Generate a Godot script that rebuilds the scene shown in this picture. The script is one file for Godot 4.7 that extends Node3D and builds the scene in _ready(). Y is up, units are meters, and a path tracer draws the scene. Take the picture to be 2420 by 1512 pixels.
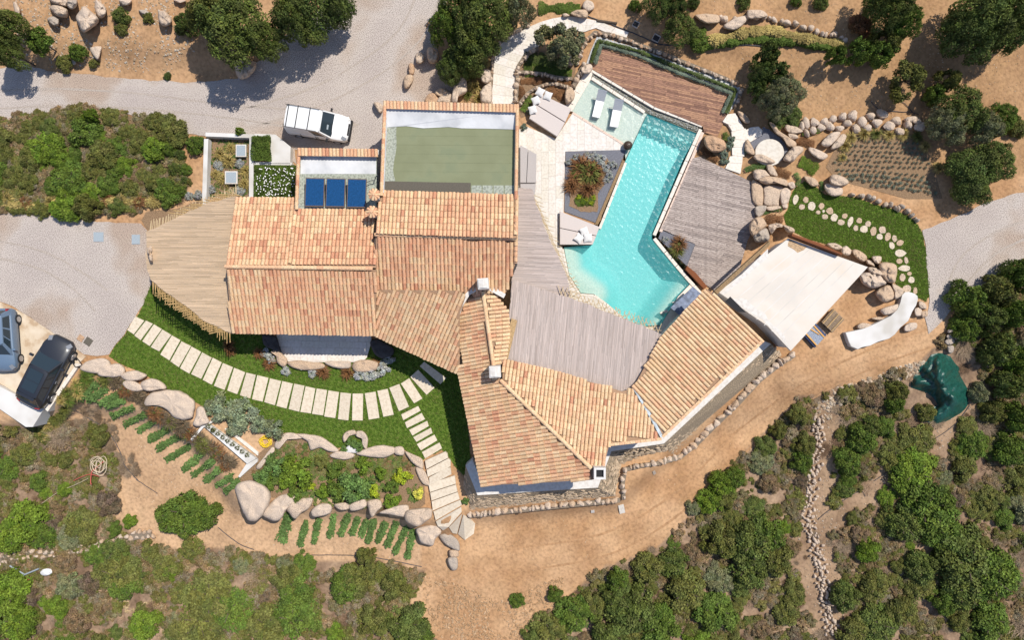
extends Node3D
# A villa with a pool seen from straight above. Places are read as (u, v) on a 2419 x 1512 plan of the plot and
# set at their own height by P(); one metre on the ground is 37 plan units.
const CH := 45.0
const PX := 37.0
const DN := Vector3(0, -1, 0)
var rng := RandomNumberGenerator.new()
var taken := {}
var M := {}
var ms := {}
var plants := []          # specs, built after their labels are told apart
var nz := FastNoiseLite.new()
var pool_hole := PackedVector2Array()
var tile_x: Array[Transform3D] = []
var tile_c: Array[Color] = []

func lin(r: float, g: float, b: float) -> Color:
	return Color(r, g, b).linear_to_srgb()

func P(u: float, v: float, h: float = 0.0) -> Vector3:
	var k := (CH - h) / CH / PX
	return Vector3((u - 1209.5) * k, h, (v - 756.0) * k)

func q(ox: float, oy: float, s: float, a: Array) -> PackedVector2Array:
	var o := PackedVector2Array()
	for i in range(0, a.size(), 2):
		o.append(Vector2((ox + a[i] / s) / 1.6502, (oy + a[i + 1] / s) / 1.6502))
	return o

func t(c: int, r: int, a: Array) -> PackedVector2Array:
	return q([0, 1000, 2000, 2992][c], [0, 625, 1250, 1870][r], 2.419, a)

func vv(a: Array) -> PackedVector2Array:
	var o := PackedVector2Array()
	for i in range(0, a.size(), 2):
		o.append(Vector2(a[i], a[i + 1]))
	return o

func mid(p: PackedVector2Array) -> Vector2:
	var c := Vector2.ZERO
	for x in p: c += x
	return c / p.size()

const EDGE := [-300, 1020, 0, 1000, 190, 935, 330, 965, 450, 1020, 560, 1180, 900, 1195, 1060, 1240, 1110, 1200, 1465, 1172, 1560, 1080, 1830, 850, 1900, 850, 2170, 800, 2230, 760, 2419, 660, 2800, 500]

func g(u: float, v: float) -> float:
	var e := 1000.0
	for i in range(0, EDGE.size() - 2, 2):
		if u >= EDGE[i] and u <= EDGE[i + 2]:
			e = lerpf(EDGE[i + 1], EDGE[i + 3], (u - EDGE[i]) / float(EDGE[i + 2] - EDGE[i]))
			break
	var d := v - e
	var wide := lerpf(45.0, 190.0, smoothstep(1600.0, 1950.0, u))
	var h := -lerpf(1.3, 0.7, smoothstep(1750.0, 2150.0, u)) * smoothstep(-8.0, wide, d) - 0.0016 * maxf(d - 45.0, 0.0)
	if d > 30.0: h += nz.get_noise_2d(u * 0.5, v * 0.5) * 0.25 * smoothstep(30.0, 120.0, d)
	var up := smoothstep(5.0, 60.0, (50.0 + (u - 1400.0) * 0.31) - v) * smoothstep(1490.0, 1580.0, u) * smoothstep(1830.0, 1740.0, u)
	up = maxf(up, smoothstep(1860.0, 1960.0, u) * smoothstep(270.0, 150.0, v))
	h += 0.35 * up + nz.get_noise_2d(u * 0.4, v * 0.4 + 500.0) * 0.18 * up
	if v < 170.0 and u < 900.0:
		h += smoothstep(170.0, 90.0, v + 0.05 * (300.0 - u)) * smoothstep(860.0, 560.0, u) * 0.7
	return h

func G(u: float, v: float, up := 0.0) -> Vector3:
	return P(u, v, g(u, v) + up)

# ---------------------------------------------------------------- naming and nodes
func numbered(called: String) -> String:
	if not taken.has(called):
		taken[called] = 0
		return called
	taken[called] += 1
	return "%s_%03d" % [called, taken[called]]

func tag(o: Node3D, label: String, category: String, group := "", kind := "") -> Node3D:
	if label: o.set_meta("label", label)
	if category: o.set_meta("category", category)
	if group: o.set_meta("group", group)
	if kind: o.set_meta("kind", kind)
	return o

func mi(called: String, mesh: Mesh, mat: Material, parent: Node = null) -> MeshInstance3D:
	var o := MeshInstance3D.new()
	o.mesh = mesh
	o.material_override = mat
	if parent == null:
		o.name = numbered(called)
		add_child(o)
	else:
		o.name = called
		parent.add_child(o, true)
	return o

func thing(called: String, label: String, category: String, at := Vector3.ZERO, turn := 0.0, group := "") -> Node3D:
	var o := Node3D.new()
	o.name = numbered(called)
	add_child(o)
	o.position = at
	o.rotation.y = turn
	return tag(o, label, category, group)

func piece(parent: Node3D, called: String, n: int) -> String:
	return called if n == 0 else "%s_%03d" % [called, n]

func copy(src: Node3D, label: String, at: Vector3, turn := 0.0, sc := Vector3.ONE) -> Node3D:
	var base := String(src.name).trim_suffix("_" + String(src.name).get_slice("_", String(src.name).get_slice_count("_") - 1)) if String(src.name).right(3).is_valid_int() else String(src.name)
	var c: Node3D = src.duplicate()
	c.name = numbered(base)
	add_child(c)
	c.position = at
	c.rotation.y = turn
	c.scale = sc
	if label: c.set_meta("label", label)
	return c

func multi(called: String, mesh: Mesh, mat: Material, xf: Array[Transform3D], col: Array[Color], parent: Node = null) -> MultiMeshInstance3D:
	var m := MultiMesh.new()
	m.transform_format = MultiMesh.TRANSFORM_3D
	m.use_colors = col.size() > 0
	m.mesh = mesh
	m.instance_count = xf.size()
	for i in xf.size():
		m.set_instance_transform(i, xf[i])
		if col.size(): m.set_instance_color(i, col[i])
	var o := MultiMeshInstance3D.new()
	o.multimesh = m
	o.material_override = mat
	if parent == null:
		o.name = numbered(called)
		add_child(o)
	else:
		o.name = called
		parent.add_child(o, true)
	o.set_meta("kind", "stuff")
	return o

# ---------------------------------------------------------------- meshes
func tri(b: PackedVector3Array, x: Vector3, y: Vector3, z: Vector3) -> void:
	b.append(x); b.append(y); b.append(z)

func flat_mesh(b: PackedVector3Array, c := PackedColorArray()) -> ArrayMesh:
	var a := []
	a.resize(Mesh.ARRAY_MAX)
	a[Mesh.ARRAY_VERTEX] = b
	var n := PackedVector3Array()
	n.resize(b.size())
	for i in range(0, b.size(), 3):
		var f := (b[i + 2] - b[i]).cross(b[i + 1] - b[i]).normalized()
		n[i] = f; n[i + 1] = f; n[i + 2] = f
	a[Mesh.ARRAY_NORMAL] = n
	if c.size(): a[Mesh.ARRAY_COLOR] = c
	var m := ArrayMesh.new()
	m.add_surface_from_arrays(Mesh.PRIMITIVE_TRIANGLES, a)
	return m

func smooth_mesh(v: PackedVector3Array, idx: PackedInt32Array, c := PackedColorArray()) -> ArrayMesh:
	var n := PackedVector3Array()
	n.resize(v.size())
	for i in range(0, idx.size(), 3):
		var f := (v[idx[i + 2]] - v[idx[i]]).cross(v[idx[i + 1]] - v[idx[i]])
		n[idx[i]] += f; n[idx[i + 1]] += f; n[idx[i + 2]] += f
	for i in n.size(): n[i] = n[i].normalized()
	var a := []
	a.resize(Mesh.ARRAY_MAX)
	a[Mesh.ARRAY_VERTEX] = v
	a[Mesh.ARRAY_NORMAL] = n
	a[Mesh.ARRAY_INDEX] = idx
	if c.size(): a[Mesh.ARRAY_COLOR] = c
	var m := ArrayMesh.new()
	m.add_surface_from_arrays(Mesh.PRIMITIVE_TRIANGLES, a)
	return m

func flat2(p: PackedVector3Array) -> PackedVector2Array:
	var o := PackedVector2Array()
	for x in p: o.append(Vector2(x.x, x.z))
	return o

# a slab: its top outline (any heights), thickness straight down, edge bevel
func slab(b: PackedVector3Array, top: PackedVector3Array, deep: float, bevel := 0.0) -> void:
	var n := top.size()
	var c := Vector3.ZERO
	for x in top: c += x
	c /= n
	var area := 0.0
	for i in n:
		area += top[i].x * top[(i + 1) % n].z - top[(i + 1) % n].x * top[i].z
	var s := top
	if area < 0.0:
		s = top.duplicate()
		s.reverse()
	var inn := PackedVector3Array()
	var edge := PackedVector3Array()
	for x in s:
		var k := (c - x)
		k.y = 0
		inn.append(x + k.normalized() * bevel)
		edge.append(x + DN * bevel)
	var ix := Geometry2D.triangulate_polygon(flat2(inn))
	for i in range(0, ix.size(), 3):
		var p0 := inn[ix[i]]; var p1 := inn[ix[i + 1]]; var p2 := inn[ix[i + 2]]
		if (p2 - p0).cross(p1 - p0).y < 0.0: tri(b, p0, p2, p1)
		else: tri(b, p0, p1, p2)
	for i in n:
		var j := (i + 1) % n
		if bevel > 0.0:
			tri(b, inn[i], edge[j], edge[i]); tri(b, inn[i], inn[j], edge[j])
		var lo_i := s[i] + DN * deep
		var lo_j := s[j] + DN * deep
		tri(b, edge[i], lo_j, lo_i); tri(b, edge[i], edge[j], lo_j)

func slab_mesh(top: PackedVector3Array, deep: float, bevel := 0.0) -> ArrayMesh:
	var b := PackedVector3Array()
	slab(b, top, deep, bevel)
	return flat_mesh(b)

func outline(p: PackedVector2Array, h: float, on_ground := false) -> PackedVector3Array:
	var o := PackedVector3Array()
	for x in p: o.append(G(x.x, x.y, h) if on_ground else P(x.x, x.y, h))
	return o

func box(b: PackedVector3Array, xf: Transform3D, size: Vector3, bev := 0.0) -> void:
	var h := size * 0.5
	var top := PackedVector3Array([Vector3(-h.x, h.y, -h.z), Vector3(h.x, h.y, -h.z), Vector3(h.x, h.y, h.z), Vector3(-h.x, h.y, h.z)])
	var k := PackedVector3Array()
	slab(k, top, size.y, bev)
	tri(k, Vector3(-h.x, -h.y, -h.z), Vector3(h.x, -h.y, h.z), Vector3(h.x, -h.y, -h.z))
	tri(k, Vector3(-h.x, -h.y, -h.z), Vector3(-h.x, -h.y, h.z), Vector3(h.x, -h.y, h.z))
	for x in k: b.append(xf * x)

func box_mesh(size: Vector3, bev := 0.0) -> ArrayMesh:
	var b := PackedVector3Array()
	box(b, Transform3D.IDENTITY, size, bev)
	return flat_mesh(b)

func tube(b: PackedVector3Array, p: Vector3, w: Vector3, r0: float, r1: float, n := 6) -> void:
	var d := (w - p).normalized()
	var x := d.cross(Vector3.UP if absf(d.y) < 0.9 else Vector3.RIGHT).normalized()
	var y := d.cross(x)
	for i in n:
		var a0 := TAU * i / n
		var a1 := TAU * (i + 1) / n
		var e0 := x * cos(a0) + y * sin(a0)
		var e1 := x * cos(a1) + y * sin(a1)
		tri(b, p + e0 * r0, w + e1 * r1, p + e1 * r0)
		tri(b, p + e0 * r0, w + e0 * r1, w + e1 * r1)
		tri(b, w, w + e1 * r1, w + e0 * r1)
		tri(b, p, p + e0 * r0, p + e1 * r0)

func hose(b: PackedVector3Array, pts: PackedVector3Array, r: float, n := 6) -> void:
	for i in pts.size() - 1: tube(b, pts[i], pts[i + 1], r, r, n)

func curve_px(a: PackedVector2Array, h: float, wob := 0.0) -> PackedVector3Array:
	var o := PackedVector3Array()
	for i in a.size() - 1:
		var p0 := a[maxi(i - 1, 0)]
		var p3 := a[mini(i + 2, a.size() - 1)]
		for k in 6:
			var x := a[i].cubic_interpolate(a[i + 1], p0, p3, k / 6.0)
			o.append(G(x.x + rng.randf_range(-wob, wob), x.y + rng.randf_range(-wob, wob), h))
	o.append(G(a[a.size() - 1].x, a[a.size() - 1].y, h))
	return o

# a sheet that follows the ground, cut to its outline
func sheet(p: PackedVector2Array, up: float, step := 24.0) -> ArrayMesh:
	var b := PackedVector3Array()
	var lo := p[0]
	var hi := p[0]
	for x in p:
		lo = lo.min(x); hi = hi.max(x)
	var u := floorf(lo.x / step) * step
	while u < hi.x:
		var v := floorf(lo.y / step) * step
		while v < hi.y:
			for c in Geometry2D.intersect_polygons(PackedVector2Array([Vector2(u, v), Vector2(u + step, v), Vector2(u + step, v + step), Vector2(u, v + step)]), p):
				var ix := Geometry2D.triangulate_polygon(c)
				for i in range(0, ix.size(), 3):
					var w := [c[ix[i]], c[ix[i + 1]], c[ix[i + 2]]]
					var a := [G(w[0].x, w[0].y, up), G(w[1].x, w[1].y, up), G(w[2].x, w[2].y, up)]
					if (a[2] - a[0]).cross(a[1] - a[0]).y < 0.0: tri(b, a[0], a[2], a[1])
					else: tri(b, a[0], a[1], a[2])
			v += step
		u += step
	return flat_mesh(b)

func wavy(p: PackedVector2Array, amp: float, step := 9.0) -> PackedVector2Array:
	var o := PackedVector2Array()
	for i in p.size():
		var a := p[i]
		var w := p[(i + 1) % p.size()]
		var n := maxi(1, int(a.distance_to(w) / step))
		for k in n:
			var x := a.lerp(w, k / float(n))
			o.append(x + Vector2(nz.get_noise_2d(x.x * 3.0, x.y * 3.0), nz.get_noise_2d(x.x * 3.0 + 900.0, x.y * 3.0)) * amp * 2.0)
	return o

func structure(called: String, mesh: Mesh, mat: Material) -> MeshInstance3D:
	var o := mi(called, mesh, mat)
	o.set_meta("kind", "structure")
	return o

# ---------------------------------------------------------------- rocks
func icosphere(div: int) -> Array:
	var s := SphereMesh.new()
	s.radius = 1.0
	s.height = 2.0
	s.radial_segments = div * 2
	s.rings = div
	var a := s.get_mesh_arrays()
	return [a[Mesh.ARRAY_VERTEX], a[Mesh.ARRAY_INDEX]]

func rock_mesh(seed_: int, rough := 0.3, div := 7, flat_ := false) -> ArrayMesh:
	var r := RandomNumberGenerator.new()
	r.seed = seed_
	var cuts := []
	for i in 13:
		var d := Vector3(r.randf_range(-1, 1), r.randf_range(-0.6, 1), r.randf_range(-1, 1)).normalized()
		cuts.append([d, r.randf_range(0.5, 0.8)])
	var rings := div
	var seg := div * 2
	var v := PackedVector3Array()
	var idx := PackedInt32Array()
	for i in rings + 1:
		for j in seg:
			var th := PI * i / rings
			var ph := TAU * j / seg
			var d := Vector3(sin(th) * cos(ph), cos(th), sin(th) * sin(ph))
			var k := 1.0 + nz.get_noise_3d(d.x * 60 + seed_ * 37, d.y * 60, d.z * 60) * rough
			for c in cuts:
				var m: float = d.dot(c[0])
				if m > 0.05: k = minf(k, c[1] / m)
			v.append(d * k)
	for i in rings:
		for j in seg:
			var a := i * seg + j
			var b2 := i * seg + (j + 1) % seg
			idx.append_array([a, b2, a + seg, b2, b2 + seg, a + seg])
	if flat_:
		var b := PackedVector3Array()
		for i in range(0, idx.size(), 3):
			tri(b, v[idx[i]], v[idx[i + 1]], v[idx[i + 2]])
		return flat_mesh(b)
	return smooth_mesh(v, idx)

# a boulder with a given outline on plan
func boulder_mesh(p: PackedVector2Array, base: float, h: float, seed_: int, round_ := 0.5) -> ArrayMesh:
	var n := 44
	var per := PackedVector2Array()
	var total := 0.0
	for i in p.size(): total += p[i].distance_to(p[(i + 1) % p.size()])
	for i in n:
		var want := total * i / n
		for k in p.size():
			var L := p[k].distance_to(p[(k + 1) % p.size()])
			if want <= L:
				per.append(p[k].cubic_interpolate(p[(k + 1) % p.size()], p[(k - 1 + p.size()) % p.size()], p[(k + 2) % p.size()], want / L))
				break
			want -= L
	n = per.size()
	var c := mid(per)
	var prof := [[-0.5, 0.95], [0.1, 1.0], [0.5, 0.99], [0.75, lerpf(0.97, 0.9, round_)], [0.9, lerpf(0.9, 0.78, round_)], [0.97, lerpf(0.78, 0.62, round_)], [1.0, lerpf(0.6, 0.45, round_)], [1.02, lerpf(0.4, 0.28, round_)]]
	var v := PackedVector3Array()
	var idx := PackedInt32Array()
	for r in prof.size():
		for i in n:
			var x: Vector2 = c + (per[i] - c) * prof[r][1] * (1.0 + nz.get_noise_3d(per[i].x * 6.0, per[i].y * 6.0, seed_ * 7.0) * 0.11 * (1.0 - r / 8.0))
			var hh: float = h * prof[r][0] + (nz.get_noise_3d(x.x * 9.0, x.y * 9.0, seed_ * 11.0) * h * 0.26 if r > 1 else 0.0)
			v.append(P(x.x, x.y, base + hh))
	v.append(P(c.x, c.y, base + h * (1.03 + nz.get_noise_2d(c.x * 4.0, c.y * 4.0) * 0.3)))
	var cw := 0.0
	for i in n: cw += per[i].cross(per[(i + 1) % n])
	for r in prof.size() - 1:
		for i in n:
			var a := r * n + i
			var b2 := r * n + (i + 1) % n
			if cw > 0: idx.append_array([a, b2 + n, b2, a, a + n, b2 + n])
			else: idx.append_array([a, b2, b2 + n, a, b2 + n, a + n])
	var last := (prof.size() - 1) * n
	for i in n:
		if cw > 0: idx.append_array([last + i, v.size() - 1, last + (i + 1) % n])
		else: idx.append_array([last + i, last + (i + 1) % n, v.size() - 1])
	return smooth_mesh(v, idx)

var rock_n := 0
func boulder(p: PackedVector2Array, h: float, label: String, tone := "granite", up := 0.0, round_ := 0.3) -> void:
	rock_n += 1
	var c := mid(p)
	var m := boulder_mesh(p, g(c.x, c.y) + up - 0.03, h, rock_n, round_)
	tag(mi("boulder", m, M[tone]), label, "boulder")

# a row of stones along a line: one wall, its stones its parts
func stone_row(called: String, label: String, line: PackedVector2Array, size: float, h: float, tones: Array, rows := 1, up := 0.0, jit := 0.25, category := "wall", flat := 0.7, core := true, tight := 1.0) -> Node3D:
	var w := thing(called, label, category)
	var n := 0
	var walk := 0.0
	for i in line.size() - 1:
		var a := line[i]
		var b2 := line[i + 1]
		var L := a.distance_to(b2) / PX
		var d := (b2 - a).normalized()
		var nrm := Vector2(-d.y, d.x)
		while walk < L:
			var s := size * rng.randf_range(0.5, 1.6)
			for r in rows:
				var off := (r - (rows - 1) * 0.5) * size * 0.95 + rng.randf_range(-jit, jit) * size
				var x := a + d * (walk + (0.5 * s if r % 2 else 0.0)) * PX + nrm * off * PX
				var at := G(x.x, x.y, up + h * 0.4)
				var o := MeshInstance3D.new()
				o.mesh = ms.stones[rng.randi() % 10]
				o.material_override = M[tones[rng.randi() % tones.size()]]
				o.name = piece(w, "stone", n)
				n += 1
				w.add_child(o)
				o.transform = Transform3D(Basis(Vector3.UP, -d.angle() + rng.randf_range(-0.5, 0.5)).scaled_local(Vector3(s * 0.62, h * flat * rng.randf_range(0.85, 1.2), size * rng.randf_range(0.45, 0.8))), at)
			walk += s * tight
		walk -= L
	if core:
		var b := PackedVector3Array()
		for i in line.size() - 1:
			var a := G(line[i].x, line[i].y, up)
			var e := G(line[i + 1].x, line[i + 1].y, up)
			var d := (e - a).normalized()
			var xf := Transform3D(Basis(d, Vector3.UP, d.cross(Vector3.UP)).orthonormalized(), (a + e) * 0.5)
			box(b, xf, Vector3(a.distance_to(e) + size * 0.2, h * 1.1, size * rows * 0.72), 0.01)
		mi("mortar_core", flat_mesh(b), M.mortar, w)
	return w

# ---------------------------------------------------------------- materials
var tx := {}
func noise_tex(key: String, freq: float, stops: Array, kind := FastNoiseLite.TYPE_SIMPLEX_SMOOTH, oct := 4, size := 512) -> NoiseTexture2D:
	if tx.has(key): return tx[key]
	var n := FastNoiseLite.new()
	n.noise_type = kind
	n.frequency = freq
	n.fractal_octaves = oct
	n.seed = key.hash() % 1000
	var x := NoiseTexture2D.new()
	x.width = size
	x.height = size
	x.seamless = true
	x.noise = n
	var gr := Gradient.new()
	gr.offsets = PackedFloat32Array()
	var off := PackedFloat32Array()
	var cl := PackedColorArray()
	for s in stops:
		off.append(s[0])
		cl.append(s[1] if s[1] is Color else Color(s[1], s[1], s[1]))
	gr.offsets = off
	gr.colors = cl
	x.color_ramp = gr
	tx[key] = x
	return x

func mat(key: String, c: Color, rough := 0.85, tex: Texture2D = null, per_m := Vector3.ONE, bump: Texture2D = null, cm := 0.0, vcol := false, spec := 0.4) -> StandardMaterial3D:
	var m := StandardMaterial3D.new()
	m.resource_name = key
	m.albedo_color = c
	m.roughness = rough
	m.metallic_specular = spec
	m.cull_mode = BaseMaterial3D.CULL_DISABLED
	m.vertex_color_use_as_albedo = vcol
	if tex or bump:
		m.uv1_triplanar = true
		m.uv1_world_triplanar = true
		m.uv1_scale = per_m
		m.uv1_triplanar_sharpness = 4.0
	if tex: m.albedo_texture = tex
	if bump:
		m.heightmap_enabled = true
		m.heightmap_texture = bump
		m.heightmap_scale = cm
	M[key] = m
	return m

func make_materials() -> void:
	var soft := noise_tex("soft", 0.012, [[0.2, 0.72], [0.5, 0.9], [0.8, 1.0]], FastNoiseLite.TYPE_SIMPLEX_SMOOTH, 6)
	var grain := noise_tex("grain", 0.09, [[0.15, 0.62], [0.5, 0.86], [0.85, 1.0]], FastNoiseLite.TYPE_SIMPLEX, 5)
	var peb := noise_tex("pebble", 0.11, [[0.0, 0.55], [0.45, 0.82], [1.0, 1.0]], FastNoiseLite.TYPE_CELLULAR, 2)
	var earth := noise_tex("earth", 0.02, [[0.1, 0.80], [0.35, 0.90], [0.6, 0.96], [0.9, 1.0]], FastNoiseLite.TYPE_SIMPLEX_SMOOTH, 8, 1024)
	var fine := noise_tex("fine", 0.07, [[0.15, 0.74], [0.45, 0.92], [0.8, 1.0]], FastNoiseLite.TYPE_SIMPLEX, 4)
	var stone := noise_tex("stone", 0.02, [[0.15, Color(0.93, 0.915, 0.90)], [0.5, Color(0.98, 0.975, 0.97)], [0.85, Color(1, 1, 1)]], FastNoiseLite.TYPE_SIMPLEX, 6)
	var bmp := noise_tex("bump", 0.05, [[0.0, 0.0], [1.0, 1.0]], FastNoiseLite.TYPE_SIMPLEX, 6)
	var streak := noise_tex("streak", 0.02, [[0.2, 0.5], [0.45, 0.85], [0.8, 1.0]], FastNoiseLite.TYPE_SIMPLEX, 5)
	var wood := noise_tex("wood", 0.02, [[0.1, 0.6], [0.5, 0.88], [0.9, 1.0]], FastNoiseLite.TYPE_SIMPLEX, 5)
	var wave := noise_tex("wave", 0.014, [[0.0, 0.0], [1.0, 1.0]], FastNoiseLite.TYPE_SIMPLEX_SMOOTH, 3)
	var gran := noise_tex("granite", 0.05, [[0.1, 0.66], [0.35, 0.88], [0.6, 0.97], [1.0, 1.0]], FastNoiseLite.TYPE_SIMPLEX, 7)
	mat("ground", Color.WHITE, 0.95, earth, Vector3(0.16, 0.16, 0.16), bmp, 1.6, true, 0.2)
	mat("gravel", lin(0.545, 0.48, 0.43), 0.95, noise_tex("gravelc", 0.055, [[0.14, Color(0.46, 0.45, 0.46)], [0.36, Color(0.83, 0.82, 0.81)], [0.6, Color(0.96, 0.955, 0.95)], [0.9, Color(1, 1, 1)]], FastNoiseLite.TYPE_SIMPLEX, 5, 1024), Vector3(0.23, 0.23, 0.23), peb, 1.2, false, 0.2)
	var big := noise_tex("patch", 0.006, [[0.25, Color(0.93, 0.89, 0.85)], [0.5, Color(1, 1, 1)], [0.8, Color(0.96, 0.955, 0.96)]], FastNoiseLite.TYPE_SIMPLEX_SMOOTH, 4)
	mat("dirt_rut", lin(0.43, 0.25, 0.13), 0.95, earth, Vector3(0.16, 0.16, 0.16), bmp, 1.6, false, 0.2)
	mat("gravel_worn", lin(0.48, 0.415, 0.36), 0.95, tx["gravelc"], Vector3(0.23, 0.23, 0.23), peb, 1.2, false, 0.2)
	M.gravel.detail_enabled = true
	M.gravel.detail_blend_mode = BaseMaterial3D.BLEND_MODE_MUL
	M.gravel.detail_albedo = big
	M.gravel.detail_uv_layer = BaseMaterial3D.DETAIL_UV_2
	M.gravel.uv2_triplanar = true
	M.gravel.uv2_world_triplanar = true
	M.gravel.uv2_scale = Vector3(0.045, 0.045, 0.045)
	mat("slate_chip", lin(0.30, 0.30, 0.34), 0.9, noise_tex("chips", 0.14, [[0.1, 0.35], [0.45, 0.75], [0.8, 1.0]], FastNoiseLite.TYPE_CELLULAR, 2), Vector3(0.6, 0.6, 0.6), peb, 3.0)
	mat("white_chip", lin(0.75, 0.74, 0.72), 0.9, peb, Vector3(0.7, 0.7, 0.7), peb, 4.0)
	mat("lawn", lin(0.115, 0.168, 0.032), 0.95, noise_tex("lawn", 0.02, [[0.2, Color(0.62, 0.72, 0.6)], [0.5, Color(0.88, 0.92, 0.8)], [0.8, Color(1, 1, 1)]], FastNoiseLite.TYPE_SIMPLEX, 7), Vector3(0.3, 0.3, 0.3), bmp, 4.0, false, 0.15)
	mat("blade", Color.WHITE, 0.8, null, Vector3.ONE, null, 0.0, true, 0.2)
	mat("soil", lin(0.30, 0.195, 0.115), 0.95, earth, Vector3(0.4, 0.4, 0.4), bmp, 4.0, false, 0.2)
	mat("pale_soil", lin(0.52, 0.36, 0.22), 0.95, earth, Vector3(0.3, 0.3, 0.3), bmp, 4.0, false, 0.2)
	mat("concrete_pad", lin(0.60, 0.50, 0.38), 0.9, noise_tex("stain", 0.01, [[0.2, Color(0.85, 0.79, 0.73)], [0.45, Color(0.96, 0.945, 0.925)], [0.8, Color(1, 1, 1)]], FastNoiseLite.TYPE_SIMPLEX, 6), Vector3(0.12, 0.12, 0.12), bmp, 0.6)
	for k in 4:
		var s: float = [1.0, 0.95, 0.98, 0.91][k]
		mat("paver_%d" % k, lin(0.66 * s, 0.61 * s, [0.56, 0.55, 0.535, 0.53][k] * s), 0.75, stone, Vector3(0.35, 0.35, 0.35) * (1.0 + 0.1 * k), bmp, 0.05)
		mat("lawn_slab_%d" % k, lin(0.63 * s, 0.54 * s, 0.42 * s), 0.85, stone, Vector3(0.3, 0.3, 0.3) * (1.0 + 0.13 * k), bmp, 0.12)
		mat("brown_board_%d" % k, lin([0.39, 0.32, 0.47, 0.26][k], [0.205, 0.165, 0.255, 0.13][k], [0.13, 0.105, 0.15, 0.085][k]), 0.75, wood, Vector3(0.3, 0.3, 2.6), bmp, 0.15)
		mat("grey_board_%d" % k, lin([0.49, 0.44, 0.55, 0.37][k], [0.40, 0.355, 0.455, 0.30][k], [0.35, 0.31, 0.40, 0.265][k]), 0.85, wood, Vector3(0.3, 0.3, 2.6), bmp, 0.15)
	mat("coping", lin(0.69, 0.625, 0.545), 0.7, stone, Vector3(0.4, 0.4, 0.4), bmp, 0.05)
	mat("disc_stone", lin(0.57, 0.525, 0.455), 0.6, stone, Vector3(0.3, 0.3, 0.3), bmp, 0.03)
	mat("coping_pink", lin(0.64, 0.49, 0.40), 0.7, stone, Vector3(0.4, 0.4, 0.4), bmp, 0.2)
	mat("gutter", lin(0.27, 0.25, 0.19), 0.5, peb, Vector3(0.5, 0.5, 0.5), peb, 4.0)
	var gcol := [[0.59, 0.455, 0.34], [0.58, 0.42, 0.29], [0.65, 0.515, 0.40], [0.48, 0.40, 0.325]]
	for k in 4:
		mat(["granite", "granite_warm", "granite_pale", "granite_grey"][k], lin(gcol[k][0], gcol[k][1], gcol[k][2]), 0.9, gran, Vector3(0.42, 0.42, 0.42) * (1.0 + 0.15 * k), bmp, 2.5, false, 0.25)
	mat("rust_rock", lin(0.62, 0.40, 0.25), 0.9, gran, Vector3(0.5, 0.5, 0.5), bmp, 5.0, false, 0.25)
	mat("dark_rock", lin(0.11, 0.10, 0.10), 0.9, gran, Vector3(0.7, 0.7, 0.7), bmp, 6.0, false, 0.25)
	mat("rubble", lin(1.0, 1.0, 1.0), 0.9, gran, Vector3(0.8, 0.8, 0.8), bmp, 4.0, true, 0.25)
	mat("mortar", lin(0.33, 0.26, 0.19), 0.95, grain, Vector3(1, 1, 1), bmp, 2.0)
	mat("cladding", lin(0.40, 0.31, 0.21), 0.95, noise_tex("clad", 0.05, [[0.05, 0.3], [0.3, 0.75], [0.8, 1.0]], FastNoiseLite.TYPE_CELLULAR, 3), Vector3(0.5, 0.5, 0.5), peb, 6.0)
	mat("plaster", lin(0.62, 0.59, 0.55), 0.9, stone, Vector3(0.3, 0.3, 0.3), bmp, 0.06)
	mat("white_wall", lin(0.62, 0.60, 0.57), 0.9, noise_tex("grime", 0.008, [[0.15, Color(0.88, 0.865, 0.84)], [0.5, Color(0.96, 0.955, 0.95)], [0.85, Color(1, 1, 1)]], FastNoiseLite.TYPE_SIMPLEX, 3), Vector3(0.09, 0.09, 0.09))
	mat("white_screed", lin(0.60, 0.60, 0.60), 0.9, noise_tex("screed", 0.008, [[0.2, Color(0.88, 0.885, 0.89)], [0.5, Color(0.96, 0.96, 0.96)], [0.85, Color(1, 1, 1)]], FastNoiseLite.TYPE_SIMPLEX, 6), Vector3(0.12, 0.12, 0.12), bmp, 0.4)
	mat("roof_white", lin(0.61, 0.555, 0.49), 0.9, noise_tex("roofw", 0.006, [[0.15, Color(0.96, 0.96, 0.96)], [0.4, Color(0.985, 0.98, 0.975)], [0.6, Color(1, 1, 1)], [0.9, Color(0.985, 0.965, 0.94)]], FastNoiseLite.TYPE_SIMPLEX, 6), Vector3(0.07, 0.07, 0.07), bmp, 0.4)
	mat("felt_green", lin(0.20, 0.213, 0.122), 0.9, noise_tex("felt", 0.008, [[0.1, Color(0.95, 0.97, 0.98)], [0.35, Color(1, 1, 1)], [0.8, Color(0.96, 0.96, 0.95)]], FastNoiseLite.TYPE_SIMPLEX, 5), Vector3(0.1, 0.1, 0.1), bmp, 0.3)
	mat("felt_grey", lin(0.155, 0.135, 0.105), 0.95, grain, Vector3(0.5, 0.5, 0.5), bmp, 0.6)
	mat("felt_pale", lin(0.37, 0.39, 0.32), 0.9, fine, Vector3(0.15, 0.15, 0.15), bmp, 0.4)
	mat("clay_bed", lin(0.48, 0.30, 0.185), 0.95, grain, Vector3(0.6, 0.6, 0.6), bmp, 1.0)
	var clay := noise_tex("clay", 0.03, [[0.15, Color(0.72, 0.66, 0.62)], [0.5, Color(0.94, 0.92, 0.9)], [0.85, Color(1, 1, 1)]], FastNoiseLite.TYPE_SIMPLEX, 5)
	mat("tile_any", Color.WHITE, 0.85, clay, Vector3(0.9, 0.9, 0.9), bmp, 0.3, true, 0.25)
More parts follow.
